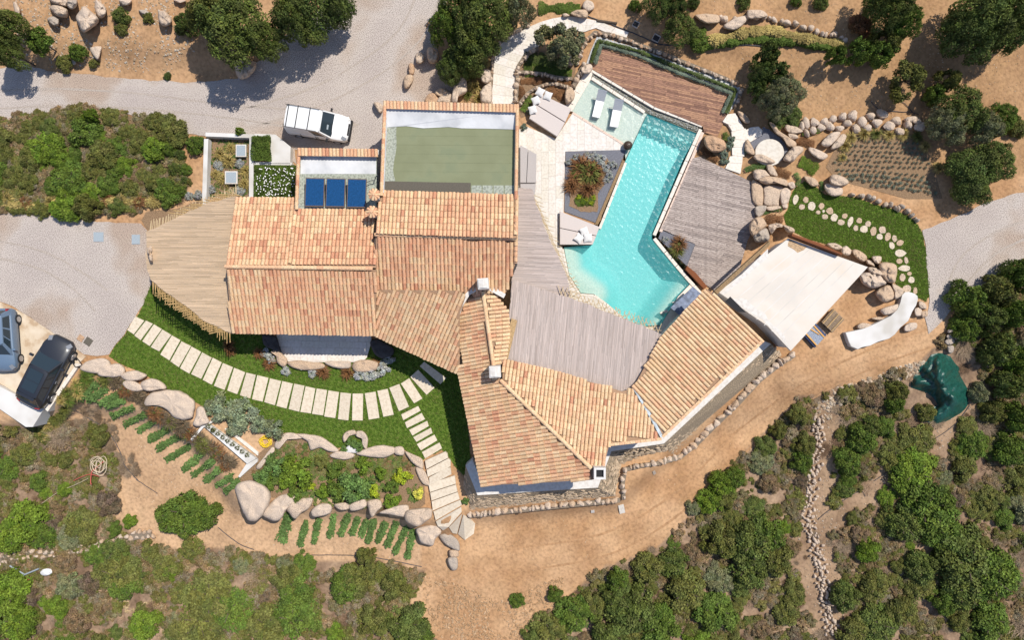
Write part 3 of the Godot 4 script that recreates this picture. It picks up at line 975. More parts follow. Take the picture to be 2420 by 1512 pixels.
# a mat of reeds: a backing sheet, its reeds, the canes of its lattice and posts
func reed_canopy(label: String, poly: PackedVector2Array, pl: Dictionary, dir: Vector2, tones: Array, wid: float, posts: PackedVector2Array) -> Node3D:
	var o := thing("reed_canopy", label, "canopy", Vector3.ZERO, 0.0, "reed canopies round the villa")
	var top := PackedVector3Array()
	for x in wavy(poly, 1.6, 7.0): top.append(P(x.x, x.y, plane_h(pl, x.x, x.y)))
	mi("mat_backing", slab_mesh(top, 0.03), M.reed_back, o)
	var flat := flat2(top)
	var lo := Vector2(1e9, 1e9)
	var hi := -lo
	dir = dir.normalized()
	var nr := Vector2(-dir.y, dir.x)
	for x in flat:
		var k := Vector2(x.dot(dir), x.dot(nr))
		lo = lo.min(k); hi = hi.max(k)
	var xf: Array[Transform3D] = []
	var col: Array[Color] = []
	var y := lo.y
	while y < hi.y:
		var line := PackedVector2Array([dir * (lo.x - 1.0) + nr * y, dir * (hi.x + 1.0) + nr * (y + 0.01)])
		for seg in Geometry2D.intersect_polyline_with_polygon(line, flat):
			var a: Vector2 = seg[0]
			var b: Vector2 = seg[seg.size() - 1]
			if b.dot(dir) < a.dot(dir):
				var sw := a
				a = b
				b = sw
			var L := a.distance_to(b)
			var at := -rng.randf() * 1.2
			while at < L:
				var s := rng.randf_range(0.9, 2.2)
				var p0 := a + dir * maxf(at, -rng.randf() * 0.05)
				var p1 := a + dir * minf(at + s, L + rng.randf() * 0.05)
				at += s
				if p0.distance_to(p1) < 0.1: continue
				var q0 := Vector3(p0.x, on_plane(pl, p0.x, p0.y) + rng.randf_range(0.004, 0.016), p0.y)
				var q1 := Vector3(p1.x, on_plane(pl, p1.x, p1.y) + rng.randf_range(0.004, 0.016), p1.y)
				var d := q1 - q0
				var z := d.normalized()
				var x := Vector3.UP.cross(z).normalized()
				xf.append(Transform3D(Basis(x, z.cross(x), d), (q0 + q1) * 0.5))
				var c: Array = tones[rng.randi() % tones.size()]
				var k := rng.randf_range(0.8, 1.15)
				col.append(Color(c[0] * k, c[1] * k, c[2] * k))
		y += wid * rng.randf_range(0.8, 1.2)
	multi("reeds", ms.reed, M.reed, xf, col, o)
	for p in posts:
		var w := P(p.x, p.y, 3.0)
		var b := PackedVector3Array()
		var yh := on_plane(pl, w.x, w.z) - 0.04
		tube(b, Vector3(w.x, 0.0, w.z), Vector3(w.x, yh, w.z), 0.07, 0.06, 8)
		mi("post", flat_mesh(b), M.bark, o)
	return o

func canes(o: Node3D, a: Vector2, b: Vector2, n: int, dirs: Array, lens: Array, pl: Dictionary, m: String, drop := 0.05, r := 0.024) -> void:
	for i in n:
		var x := a.lerp(b, (i + rng.randf_range(0.1, 0.9)) / n)
		var k := i % dirs.size()
		var h := plane_h(pl, x.x, x.y) - drop - 0.022 * k
		var s := P(x.x, x.y, h)
		var d: Vector2 = Vector2(dirs[k][0], dirs[k][1]).normalized().rotated(rng.randf_range(-0.06, 0.06))
		var L: float = lens[k] * rng.randf_range(0.75, 1.15)
		var v := PackedVector3Array()
		tube(v, s - Vector3(d.x, 0, d.y) * 0.5, s + Vector3(d.x, -0.03, d.y) * L, r, r * 0.8, 5)
		mi("cane", flat_mesh(v), M[m], o)

# ---------------------------------------------------------------- vehicles (nose towards +x)
# stations: x, half width, sill height, shoulder height, crown height of the lower body
func car_body(o: Node3D, st: Array, paint: String) -> void:
	var v := PackedVector3Array()
	var idx := PackedInt32Array()
	var m := 13
	for s in st:
		var x: float = s[0]
		var w: float = s[1]
		var lo: float = s[2]
		var sh: float = s[3]
		var cr: float = s[4]
		var ring := [[-w * 0.86, lo], [-w * 0.98, lo + 0.1], [-w, lerpf(lo, sh, 0.5)], [-w * 0.98, lerpf(lo, sh, 0.85)], [-w * 0.92, sh], [-w * 0.62, lerpf(sh, cr, 0.75)], [0.0, cr], [w * 0.62, lerpf(sh, cr, 0.75)], [w * 0.92, sh], [w * 0.98, lerpf(lo, sh, 0.85)], [w, lerpf(lo, sh, 0.5)], [w * 0.98, lo + 0.1], [w * 0.86, lo]]
		for k in ring: v.append(Vector3(x, k[1], k[0]))
	for i in st.size() - 1:
		for j in m - 1:
			var a := i * m + j
			idx.append_array([a, a + m, a + 1, a + 1, a + m, a + m + 1])
	for e in [0, st.size() - 1]:
		var c := v.size()
		v.append(Vector3(st[e][0] + (0.03 if e else -0.03), (st[e][2] + st[e][3]) * 0.5, 0))
		for j in m - 1:
			if e: idx.append_array([e * m + j, c, e * m + j + 1])
			else: idx.append_array([e * m + j, e * m + j + 1, c])
	mi("body", smooth_mesh(v, idx), M[paint], o)

# greenhouse: [base front x, base rear x, base half width, base height, roof front x, roof rear x, roof half width, roof height]
func car_cabin(o: Node3D, k: Array, paint: String, rear_glass: bool, side_split: Array) -> void:
	var bf: float = k[0]; var br: float = k[1]; var bw: float = k[2]; var bh: float = k[3]
	var rf: float = k[4]; var rr: float = k[5]; var rw: float = k[6]; var rh: float = k[7]
	var v := PackedVector3Array()
	var idx := PackedInt32Array()
	var nx := 8
	var nw := 8
	for i in nx + 1:
		for j in nw + 1:
			var f := i / float(nx)
			var w := j / float(nw) * 2.0 - 1.0
			var edge := pow(absf(w), 4.0)
			var endf := pow(absf(f * 2.0 - 1.0), 4.0)
			v.append(Vector3(lerpf(rr, rf, f) - 0.05 * edge * (f - 0.5) * 2.0, rh - 0.05 * edge - 0.035 * endf, w * rw * (1.0 - 0.02 * endf)))
	for i in nx:
		for j in nw:
			var a := i * (nw + 1) + j
			idx.append_array([a, a + 1, a + nw + 1, a + 1, a + nw + 2, a + nw + 1])
	mi("roof_panel", smooth_mesh(v, idx), M[paint], o)
	var e := 0.045
	# painted frame (pillars and rails) below the roof, then glass set 4 mm proud of it
	var c0 := [Vector3(br, bh, -bw), Vector3(bf, bh, -bw), Vector3(bf, bh, bw), Vector3(br, bh, bw)]
	var c1 := [Vector3(rr, rh - e, -rw), Vector3(rf, rh - e, -rw), Vector3(rf, rh - e, rw), Vector3(rr, rh - e, rw)]
	var b := PackedVector3Array()
	for i in 4:
		var j := (i + 1) % 4
		tri(b, c0[i], c1[i], c1[j]); tri(b, c0[i], c1[j], c0[j])
	mi("pillars", flat_mesh(b), M[paint], o)
	var quad := func(p0: Vector3, p1: Vector3, p2: Vector3, p3: Vector3, i0: float, i1: float, t0: float, t1: float, out: Vector3) -> ArrayMesh:
		var z := PackedVector3Array()
		var g0 := p0.lerp(p1, i0).lerp(p3.lerp(p2, i0), t0) + out
		var g1 := p0.lerp(p1, i1).lerp(p3.lerp(p2, i1), t0) + out
		var g2 := p0.lerp(p1, i1).lerp(p3.lerp(p2, i1), t1) + out
		var g3 := p0.lerp(p1, i0).lerp(p3.lerp(p2, i0), t1) + out
		tri(z, g0, g2, g1); tri(z, g0, g3, g2)
		return flat_mesh(z)
	mi("windscreen", quad.call(c0[1], c0[2], c1[2], c1[1], 0.05, 0.95, 0.06, 0.96, Vector3(0.006, 0.006, 0)), M.car_glass, o)
	if rear_glass: mi("rear_window", quad.call(c0[3], c0[0], c1[0], c1[3], 0.08, 0.92, 0.12, 0.95, Vector3(-0.006, 0.006, 0)), M.car_glass, o)
	for s in side_split:
		mi("side_window", quad.call(c0[0], c0[1], c1[1], c1[0], s[0], s[1], 0.14, 0.9, Vector3(0, 0.002, -0.006)), M.car_glass, o)
		mi("side_window", quad.call(c0[3], c0[2], c1[2], c1[3], s[0], s[1], 0.14, 0.9, Vector3(0, 0.002, 0.006)), M.car_glass, o)

func wheel_set(o: Node3D, xs: Array, half: float, r: float) -> void:
	for x in xs:
		for s in [-1, 1]:
			var b := PackedVector3Array()
			tube(b, Vector3(x, r, s * (half - 0.2)), Vector3(x, r, s * half), r, r * 0.97, 18)
			var w := mi("wheel", flat_mesh(b), M.rubber, o)
			var h := PackedVector3Array()
			tube(h, Vector3(x, r, s * (half - 0.05)), Vector3(x, r, s * (half + 0.012)), r * 0.66, r * 0.62, 14)
			mi("rim", flat_mesh(h), M.alloy, w)

func bit(o: Node3D, called: String, m: String, at: Vector3, size: Vector3, turn := 0.0, bev := 0.015, lean := 0.0) -> MeshInstance3D:
	var b := PackedVector3Array()
	box(b, Transform3D(Basis(Vector3.UP, turn) * Basis(Vector3.BACK, lean), at), size, bev)
	return mi(called, flat_mesh(b), M[m], o)

func vehicles() -> void:
	var a := P(692, 283, 0.9)
	var b := P(814, 303, 0.9)
	var o := thing("van", "small white panel van with black roof bars on the gravel drive", "van", Vector3((a.x + b.x) * 0.5, 0.012, (a.z + b.z) * 0.5), -atan2(b.z - a.z, b.x - a.x))
	car_body(o, [[-1.92, 0.78, 0.28, 1.0, 1.06], [-1.86, 0.84, 0.24, 1.05, 1.1], [0.2, 0.85, 0.22, 1.05, 1.1], [0.75, 0.85, 0.22, 1.02, 1.1], [1.3, 0.84, 0.24, 0.9, 0.99], [1.7, 0.78, 0.24, 0.74, 0.82], [1.9, 0.62, 0.26, 0.55, 0.6]], "paint_white")
	car_cabin(o, [0.98, -1.88, 0.80, 1.0, 0.38, -1.84, 0.68, 1.78], "paint_white", false, [[0.66, 0.9]])
	wheel_set(o, [-1.25, 1.2], 0.86, 0.3)
	for x in [-1.68, -1.1, -0.35]:
		bit(o, "roof_bar", "rubber", Vector3(x, 1.84, 0), Vector3(0.045, 0.04, 1.42))
	for s in [-1, 1]:
		bit(o, "roof_rail", "rubber", Vector3(-0.85, 1.80, s * 0.68), Vector3(2.1, 0.03, 0.025))
		bit(o, "wing_mirror", "rubber", Vector3(0.72, 1.06, s * 0.96), Vector3(0.1, 0.14, 0.2))
		bit(o, "headlight", "lamp_glass", Vector3(1.66, 0.76, s * 0.62), Vector3(0.3, 0.12, 0.2), s * -0.35, 0.02, -0.35)
	for s in [-1, 1]:
		for x in [0.78, -0.05, -1.0]: bit(o, "door_seam", "dark_metal", Vector3(x, 0.7, s * 0.845), Vector3(0.016, 0.6, 0.03), 0.0, 0.002)
		bit(o, "door_handle", "rubber", Vector3(0.1, 0.86, s * 0.852), Vector3(0.16, 0.03, 0.03), 0.0, 0.004)
		bit(o, "side_strip", "rubber", Vector3(-0.3, 0.45, s * 0.85), Vector3(2.4, 0.05, 0.03), 0.0, 0.004)
	bit(o, "wiper", "rubber", Vector3(0.93, 1.13, 0.2), Vector3(0.02, 0.02, 0.7), 0.2, 0.003)
	bit(o, "bumper", "rubber", Vector3(1.88, 0.42, 0), Vector3(0.16, 0.34, 1.3), 0.0, 0.05)
	bit(o, "bonnet_grille", "rubber", Vector3(1.84, 0.64, 0), Vector3(0.12, 0.08, 0.75), 0.0, 0.02, -0.5)
	bit(o, "dashboard_cloth", "steel_plate", Vector3(0.72, 1.32, 0.2), Vector3(0.12, 0.02, 0.3), 0.0, 0.005, -0.9)

	a = P(77, 944, 0.7)
	b = P(143, 812, 0.7)
	o = thing("parked_car", "black five-door car with a glass sunroof on the concrete pad", "car", Vector3((a.x + b.x) * 0.5, 0.012, (a.z + b.z) * 0.5), -atan2(b.z - a.z, b.x - a.x))
	o.scale = Vector3(1.12, 1.05, 1.08)
	car_body(o, [[-2.08, 0.62, 0.4, 0.78, 0.84], [-1.95, 0.76, 0.3, 0.9, 0.98], [-1.5, 0.86, 0.24, 0.95, 1.02], [0.3, 0.88, 0.22, 0.93, 1.0], [0.9, 0.88, 0.22, 0.9, 1.0], [1.5, 0.86, 0.24, 0.8, 0.92], [1.9, 0.76, 0.26, 0.64, 0.76], [2.08, 0.56, 0.3, 0.5, 0.58]], "paint_black")
	car_cabin(o, [0.98, -1.9, 0.79, 0.93, 0.28, -1.38, 0.60, 1.5], "paint_black", true, [[0.12, 0.42], [0.46, 0.68], [0.71, 0.9]])
	wheel_set(o, [-1.3, 1.32], 0.9, 0.34)
	for s in [-1, 1]:
		for x in [0.5, -0.42, -1.2]: bit(o, "door_seam", "rubber", Vector3(x, 0.66, s * 0.872), Vector3(0.014, 0.42, 0.03), 0.0, 0.002)
		for x in [0.2, -0.72]: bit(o, "door_handle", "alloy", Vector3(x - 0.45, 0.82, s * 0.885), Vector3(0.16, 0.025, 0.03), 0.0, 0.004)
	bit(o, "sunroof", "car_glass", Vector3(-0.2, 1.505, 0), Vector3(0.62, 0.012, 0.84), 0.0, 0.004)
	bit(o, "sunroof", "car_glass", Vector3(-0.82, 1.50, 0), Vector3(0.56, 0.012, 0.84), 0.0, 0.004)
	for s in [-1, 1]:
		bit(o, "wing_mirror", "paint_black", Vector3(0.62, 1.0, s * 1.0), Vector3(0.13, 0.13, 0.22))
		bit(o, "headlight", "lamp_glass", Vector3(1.84, 0.70, s * 0.6), Vector3(0.3, 0.1, 0.24), s * -0.5, 0.02, -0.4)
		bit(o, "tail_light", "red_glass", Vector3(-1.98, 0.84, s * 0.6), Vector3(0.12, 0.1, 0.26), s * 0.3)
	bit(o, "roof_spoiler", "paint_black", Vector3(-1.44, 1.47, 0), Vector3(0.16, 0.03, 1.1))

	o = thing("parked_car", "silver-blue hatchback partly out of frame beside the black car", "car", P(4, 803, 0.8) * Vector3(1, 0, 1) + Vector3(0, 0.012, 0), -PI * 0.5 + 0.06)
	car_body(o, [[-1.95, 0.6, 0.4, 0.85, 0.9], [-1.85, 0.76, 0.28, 0.92, 0.98], [-1.4, 0.83, 0.24, 0.95, 1.02], [0.4, 0.84, 0.22, 0.94, 1.0], [0.9, 0.84, 0.22, 0.9, 1.0], [1.45, 0.82, 0.24, 0.8, 0.92], [1.8, 0.72, 0.26, 0.66, 0.76], [1.98, 0.52, 0.3, 0.5, 0.56]], "paint_blue")
	car_cabin(o, [1.0, -1.86, 0.76, 0.92, 0.3, -1.55, 0.58, 1.5], "paint_blue", true, [[0.12, 0.42], [0.46, 0.68], [0.71, 0.9]])
	wheel_set(o, [-1.25, 1.25], 0.86, 0.3)
	for s in [-1, 1]:
		bit(o, "wing_mirror", "paint_blue", Vector3(0.66, 1.0, s * 0.94), Vector3(0.12, 0.12, 0.2))
		bit(o, "tail_light", "red_glass", Vector3(-1.84, 0.98, s * 0.64), Vector3(0.14, 0.2, 0.12))
		bit(o, "headlight", "lamp_glass", Vector3(1.74, 0.72, s * 0.56), Vector3(0.3, 0.1, 0.24), s * -0.5, 0.02, -0.4)

# ---------------------------------------------------------------- the ground
var scrub := []
var bare := []
func inside(p: Vector2, list: Array) -> bool:
	for a in list:
		if Geometry2D.is_point_in_polygon(p, a): return true
	return false

func ground_sheet() -> void:
	var u0 := -240.0
	var v0 := -240.0
	var step := 10.0
	var nu := 291
	var nv := 200
	var v := PackedVector3Array()
	var c := PackedColorArray()
	var idx := PackedInt32Array()
	for j in nv:
		for i in nu:
			var u := u0 + i * step
			var w := v0 + j * step
			var p := Vector2(u, w)
			var inpool := u > 1300 and u < 1720 and w > 130 and w < 800 and Geometry2D.is_point_in_polygon(p, pool_hole)
			v.append(P(u, w, -2.1) if inpool else G(u, w))
			var a := nz.get_noise_2d(u * 1.2, w * 1.2)
			var b := nz.get_noise_2d(u * 5.0 + 300.0, w * 5.0)
			var k := Color(0.465, 0.264, 0.134).lerp(Color(0.535, 0.33, 0.182), clampf(0.5 + a * 1.3, 0, 1))
			if w > 950.0 and u < 1000.0: k = k.lerp(Color(0.59, 0.39, 0.235), 0.6)
			if u > 1550.0 and w < 420.0: k = k.lerp(Color(0.40, 0.238, 0.122), 0.8)
			if u < 700.0 and w < 250.0: k = k.lerp(Color(0.44, 0.268, 0.145), 0.7)
			if inside(p, scrub) and not inside(p, bare):
				k = Color(0.24, 0.155, 0.10).lerp(Color(0.40, 0.275, 0.18), clampf(0.45 + a * 0.9 + b * 0.8, 0, 1))
			elif inside(p, bare): k = Color(0.32, 0.205, 0.125).lerp(Color(0.40, 0.27, 0.17), clampf(0.5 + a, 0, 1))
			k = k * (0.94 + b * 0.16 + a * 0.14)
			c.append(Color(k.r, k.g, k.b))
	for j in nv - 1:
		for i in nu - 1:
			var a := j * nu + i
			idx.append_array([a, a + 1, a + nu, a + 1, a + nu + 1, a + nu])
	# out to the horizon
	var rim := PackedInt32Array()
	for i in nu: rim.append(i)
	for j in range(1, nv): rim.append(j * nu + nu - 1)
	for i in range(nu - 2, -1, -1): rim.append((nv - 1) * nu + i)
	for j in range(nv - 2, 0, -1): rim.append(j * nu)
	var first := v.size()
	for r in rim:
		v.append(Vector3(v[r].x * 16.0, -3.0, v[r].z * 16.0))
		c.append(Color(0.22, 0.17, 0.09))
	for i in rim.size():
		var n := (i + 1) % rim.size()
		idx.append_array([rim[i], first + i, rim[n], rim[n], first + i, first + n])
	structure("ground", smooth_mesh(v, idx, c), M.ground)

func scatter(zone: PackedVector2Array, n: int, keep := -1.0, off := 0.0) -> PackedVector2Array:
	var lo := zone[0]
	var hi := zone[0]
	for x in zone:
		lo = lo.min(x); hi = hi.max(x)
	var o := PackedVector2Array()
	for i in n:
		var p := Vector2(rng.randf_range(lo.x, hi.x), rng.randf_range(lo.y, hi.y))
		if Geometry2D.is_point_in_polygon(p, zone) and nz.get_noise_2d(p.x * 1.6 + off, p.y * 1.6) > keep: o.append(p)
	return o

func strewn(called: String, label: String, pts: PackedVector2Array, mesh: Mesh, m: Material, lo: float, hi: float, cols: Array, flat := 0.6, cat := "stones", sink := 0.0) -> void:
	var xf: Array[Transform3D] = []
	var col: Array[Color] = []
	for p in pts:
		var s := lo + (hi - lo) * pow(rng.randf(), 2.0)
		xf.append(Transform3D(Basis(Vector3.UP, rng.randf() * TAU).scaled_local(Vector3(s, s * flat, s * rng.randf_range(0.7, 1.0))), G(p.x, p.y, -sink * s)))
		var c: Array = cols[rng.randi() % cols.size()]
		var k := rng.randf_range(0.8, 1.2) * (1.62 if m == M.leaf_any else 1.0)
		col.append(Color(c[0] * k, c[1] * k, c[2] * k))
	tag(multi(called, mesh, m, xf, col), label, cat)

func blob(c: Vector2, rx: float, ry: float, a := 0.0, n := 9) -> PackedVector2Array:
	var o := PackedVector2Array()
	for i in n:
		var k := TAU * i / n
		o.append(c + (Vector2(cos(k) * rx, sin(k) * ry) * rng.randf_range(0.86, 1.1)).rotated(a))
	return o

func flag(called: String, label: String, p: PackedVector2Array, h: float, m: String, cat := "paving slab", deep := 0.14, group := "") -> void:
	tag(mi(called, slab_mesh(outline(p, h, true), deep, 0.012), M[m]), label, cat, group)

func pillow(at: Vector3, turn: float, size: float, tilt: float, label: String) -> void:
	var v := PackedVector3Array()
	var idx := PackedInt32Array()
	var n := 8
	for side in 2:
		for i in n + 1:
			for j in n + 1:
				var x := i / float(n) * 2.0 - 1.0
				var z := j / float(n) * 2.0 - 1.0
				var y := pow(maxf(0.0, (1.0 - x * x) * (1.0 - z * z)), 0.42) * 0.26 * (1.0 if side == 0 else -1.0)
				var pinch := 1.0 - 0.09 * (1.0 - absf(x * z))
				v.append(Vector3(x * pinch, y, z * pinch) * size * 0.5)
		for i in n:
			for j in n:
				var a := side * (n + 1) * (n + 1) + i * (n + 1) + j
				idx.append_array([a, a + n + 1, a + 1, a + 1, a + n + 1, a + n + 2] if side == 0 else [a, a + 1, a + n + 1, a + 1, a + n + 2, a + n + 1])
	var o := mi("pillow", smooth_mesh(v, idx), M.fabric_white)
	o.transform = Transform3D(Basis(Vector3.UP, turn) * Basis(Vector3.RIGHT, tilt), at)
	tag(o, label, "pillow")

# a clipped block of leaves: flat top, straight sides
func block_mesh(p: PackedVector2Array, tall: float, per_m2: float, len_: float, base: float) -> ArrayMesh:
	var v := PackedVector3Array()
	var c := PackedColorArray()
	var lo := p[0]
	var hi := p[0]
	for x in p:
		lo = lo.min(x); hi = hi.max(x)
	for i in int((hi.x - lo.x) * (hi.y - lo.y) / PX / PX * per_m2):
		var x := Vector2(rng.randf_range(lo.x, hi.x), rng.randf_range(lo.y, hi.y))
		if not Geometry2D.is_point_in_polygon(x, p): continue
		var y := base + tall * (1.0 + 0.35 * nz.get_noise_2d(x.x * 9.0, x.y * 9.0)) - rng.randf() * 0.12
		if rng.randf() < 0.25: y = base + rng.randf() * tall
		var b := rng.randf_range(0.6, 1.35) * (1.0 + 0.6 * nz.get_noise_2d(x.x * 6.0 + 50.0, x.y * 6.0))
		var n := Vector3(rng.randf_range(-1, 1), rng.randf_range(0.4, 1.2), rng.randf_range(-1, 1)).normalized()
		leaf_quad(v, c, P(x.x, x.y, y), n, len_, len_ * 0.6, Color(b, b, b), rng)
	return flat_mesh(v, c)

func _ready() -> void:
	# ------------------------------------------------------------ camera, sky, sun
	var cam := Camera3D.new()
	cam.name = "camera"
	add_child(cam)
	cam.position = Vector3(0, CH, 0)
	cam.rotation_degrees = Vector3(-90, 0, 0)
	cam.fov = rad_to_deg(2.0 * atan(756.0 / PX / CH))
	cam.far = 2000.0
	cam.current = true
	var we := WorldEnvironment.new()
	we.name = "surroundings"
	var env := Environment.new()
	env.background_mode = Environment.BG_SKY
	env.sky = Sky.new()
	var sky := ProceduralSkyMaterial.new()
	sky.sky_top_color = Color(0.44, 0.53, 0.69)
	sky.sky_horizon_color = Color(0.75, 0.78, 0.82)
	sky.ground_horizon_color = Color(0.50, 0.46, 0.40)
	sky.ground_bottom_color = Color(0.35, 0.30, 0.24)
	sky.sky_energy_multiplier = 1.0
	env.sky.sky_material = sky
	env.tonemap_mode = Environment.TONE_MAPPER_LINEAR
	env.tonemap_exposure = 1.24
	env.sdfgi_enabled = true
	env.ssao_enabled = true
	env.ssil_enabled = true
	we.environment = env
	add_child(we)
	var sun := DirectionalLight3D.new()
	sun.name = "sun"
	sun.light_energy = 1.36
	sun.light_color = Color(1.0, 0.978, 0.94)
	sun.light_angular_distance = 0.5
	sun.shadow_enabled = true
	add_child(sun)
	sun.look_at_from_position(Vector3(0.43, 1.0, -0.42) * 100.0, Vector3.ZERO)

	rng.seed = 20240
	nz.seed = 5
	nz.frequency = 0.006
	nz.fractal_octaves = 3
	make_materials()
	# one reed: a thin prism one metre long
	var rb := PackedVector3Array()
	tube(rb, Vector3(0, 0, -0.5), Vector3(0, 0, 0.5), 0.016, 0.014, 4)
	ms.reed = flat_mesh(rb)
	make_shapes()
	mat("leaf_any", Color.WHITE, 0.75, null, Vector3.ONE, null, 0.0, true, 0.25)

	# ------------------------------------------------------------ ground and its coverings
	pool_hole = Geometry2D.offset_polygon(vv([1345, 262, 1390, 172, 1656, 300, 1622, 380, 1548, 552, 1548, 562, 1645, 668, 1610, 705, 1560, 775, 1495, 780, 1428, 722, 1370, 700, 1338, 650, 1324, 584, 1397, 580, 1417, 536, 1474, 379, 1472, 340]), 2.0)[0]
	var scrub_sw := vv([-80, 1000, 60, 1005, 230, 1000, 300, 1110, 250, 1200, 350, 1300, 480, 1290, 700, 1325, 900, 1330, 1000, 1350, 960, 1430, 1050, 1560, -80, 1560])
	var scrub_se := vv([1225, 1560, 1280, 1460, 1430, 1340, 1560, 1290, 1630, 1210, 1700, 1120, 1830, 1000, 1880, 940, 2000, 920, 2160, 860, 2290, 740, 2400, 640, 2480, 600, 2480, 1560])
	var scrub_nw := vv([-60, 300, 60, 275, 180, 258, 300, 270, 400, 300, 420, 330, 445, 470, 300, 500, 150, 500, -60, 490])
	scrub = [scrub_sw, scrub_se, scrub_nw]
	var cleared := vv([1940, 940, 1985, 905, 1985, 960, 1968, 1060, 1960, 1130, 1960, 1200, 2050, 1130, 2150, 1058, 2245, 965, 2300, 895, 2350, 930, 2255, 1030, 2185, 1100, 2085, 1168, 1975, 1255, 1965, 1262, 1975, 1330, 2010, 1512, 1925, 1512, 1900, 1420, 1872, 1335, 1878, 1250, 1905, 1100, 1915, 1000])
	bare = [cleared]
	ground_sheet()
	var drive := wavy(vv([-240, 160, 0, 165, 40, 150, 65, 155, 130, 170, 230, 178, 310, 186, 400, 192, 470, 195, 545, 188, 560, 185, 640, 120, 700, 60, 760, 20, 850, -240, 1080, -240, 1060, 0, 1005, 60, 1030, 110, 1060, 180, 1080, 215, 1050, 240, 1000, 262, 905, 262, 905, 355, 700, 355, 700, 388, 640, 330, 500, 320, 440, 318, 405, 300, 380, 285, 300, 270, 200, 262, 100, 268, 60, 280, 40, 285, -240, 300]), 2.5)
	structure("gravel_drive", sheet(drive, 0.03), M.gravel)
	structure("gravel_forecourt", sheet(wavy(vv([-240, 500, 0, 500, 110, 508, 190, 520, 250, 525, 333, 528, 350, 545, 352, 640, 358, 668, 340, 720, 300, 780, 258, 838, 240, 840, 200, 838, 150, 800, 110, 775, 40, 728, 0, 712, -240, 700]), 1.6), 0.03), M.gravel)
	structure("gravel_track", sheet(wavy(vv([2419, 455, 2380, 462, 2330, 478, 2240, 520, 2178, 545, 2186, 600, 2190, 660, 2195, 710, 2185, 750, 2192, 790, 2235, 745, 2260, 720, 2300, 690, 2419, 608, 2660, 520, 2660, 380]), 2.0), 0.03), M.gravel)
	structure("concrete_pad", sheet(vv([-240, 690, 0, 713, 60, 742, 120, 782, 190, 832, 205, 842, 178, 868, 112, 958, 60, 940, 0, 905, -240, 800]), 0.045), M.concrete_pad)
	var lawn_s := wavy(vv([356, 674, 333, 737, 302, 780, 257, 842, 283, 858, 348, 885, 394, 918, 461, 948, 492, 966, 560, 955, 610, 975, 640, 1005, 666, 1022, 731, 1028, 801, 1058, 869, 1058, 929, 1056, 957, 1063, 999, 1086, 1044, 1062, 1062, 1085, 1110, 1140, 1110, 1050, 1090, 880, 889, 800, 660, 850, 640, 790, 545, 790, 450, 735, 390, 690]), 1.8, 5.0)
	structure("lawn", sheet(lawn_s, 0.025), M.lawn)
	var lawn_e := t(3, 1, [250, 270, 340, 200, 440, 250, 540, 330, 700, 340, 850, 360, 1000, 420, 1200, 470, 1300, 520, 1390, 580, 1450, 680, 1490, 880, 1500, 1050, 1525, 1150, 1510, 1280, 1490, 1330, 1410, 1290, 1280, 1240, 1200, 1160, 1215, 1050, 1070, 960, 1000, 940, 930, 920, 850, 850, 700, 830, 560, 790, 400, 750, 250, 680, 170, 600, 150, 520, 190, 460, 210, 350])
	structure("lawn", sheet(lawn_e, 0.025), M.lawn)
	var bl := tuft_mesh(77, 9, 0.07, 0.075, 0.014, 0.74)
	for L in [[lawn_s, 52000, "mown lawn grass round the slab path"], [lawn_e, 26000, "mown lawn grass round the stepping stones at right"]]:
		strewn("grass", L[2], scatter(L[0], L[1]), bl, M.blade, 0.7, 1.3, [[0.155, 0.245, 0.036], [0.185, 0.275, 0.044], [0.135, 0.215, 0.03], [0.215, 0.25, 0.07]], 1.0, "grass")
	structure("planting_bed", sheet(vv([550, 1150, 590, 1090, 650, 1040, 690, 1030, 800, 1065, 930, 1062, 1000, 1095, 1005, 1190, 960, 1230, 700, 1190]), 0.02), M.soil)
	structure("planting_bed", sheet(wavy(vv([335, 520, 345, 500, 420, 492, 478, 470, 480, 486, 560, 462, 560, 480, 440, 540, 362, 585, 352, 545]), 1.5), 0.035), M.soil)
	structure("planting_bed", sheet(vv([488, 330, 600, 328, 598, 470, 490, 470]), 0.02), M.soil)
	structure("lavender_bed", sheet(vv([2000, 318, 2170, 318, 2205, 400, 2225, 470, 2140, 470, 1975, 425, 1950, 395, 1975, 345]), 0.02), M.soil)
	structure("planting_bed", sheet(q(1650, 30, 3.024, [1160, 560, 1340, 500, 1800, 560, 1800, 700, 1760, 1000, 1660, 1130, 1150, 1300, 1110, 1100, 1120, 700]), 0.02), M.soil)

	for L in [[lawn_s, 9000], [lawn_e, 4000]]:
		strewn("dry_grass", "yellowish dry blades in the mown lawn %s" % ("round the slab path" if L[1] == 9000 else "at right"), scatter(L[0], L[1], 0.12, 222.0), bl, M.blade, 0.7, 1.2, [[0.24, 0.22, 0.08], [0.30, 0.25, 0.11]], 1.0, "grass")
	# faint wheel lines worn into the gravel
	for w in [[-100, 262, 150, 250, 320, 256, 520, 276, 680, 300], [-100, 222, 120, 210, 330, 222, 520, 246, 700, 262, 860, 300], [560, 262, 720, 215, 860, 140, 950, 60, 1000, -60], [600, 300, 780, 240, 920, 160, 1010, 70, 1050, -60], [-60, 560, 90, 590, 190, 640, 260, 690], [-60, 600, 80, 630, 170, 680, 230, 740], [2419, 520, 2330, 560, 2260, 620, 2225, 720], [2419, 565, 2350, 600, 2290, 660, 2250, 730], [2200, 775, 2050, 828, 1900, 905, 1740, 1020, 1600, 1160, 1420, 1262, 1180, 1300], [2215, 815, 2080, 862, 1930, 935, 1780, 1050, 1650, 1180, 1460, 1302, 1240, 1350]]:
		var p := vv(w)
		var strip := PackedVector2Array()
		var back := PackedVector2Array()
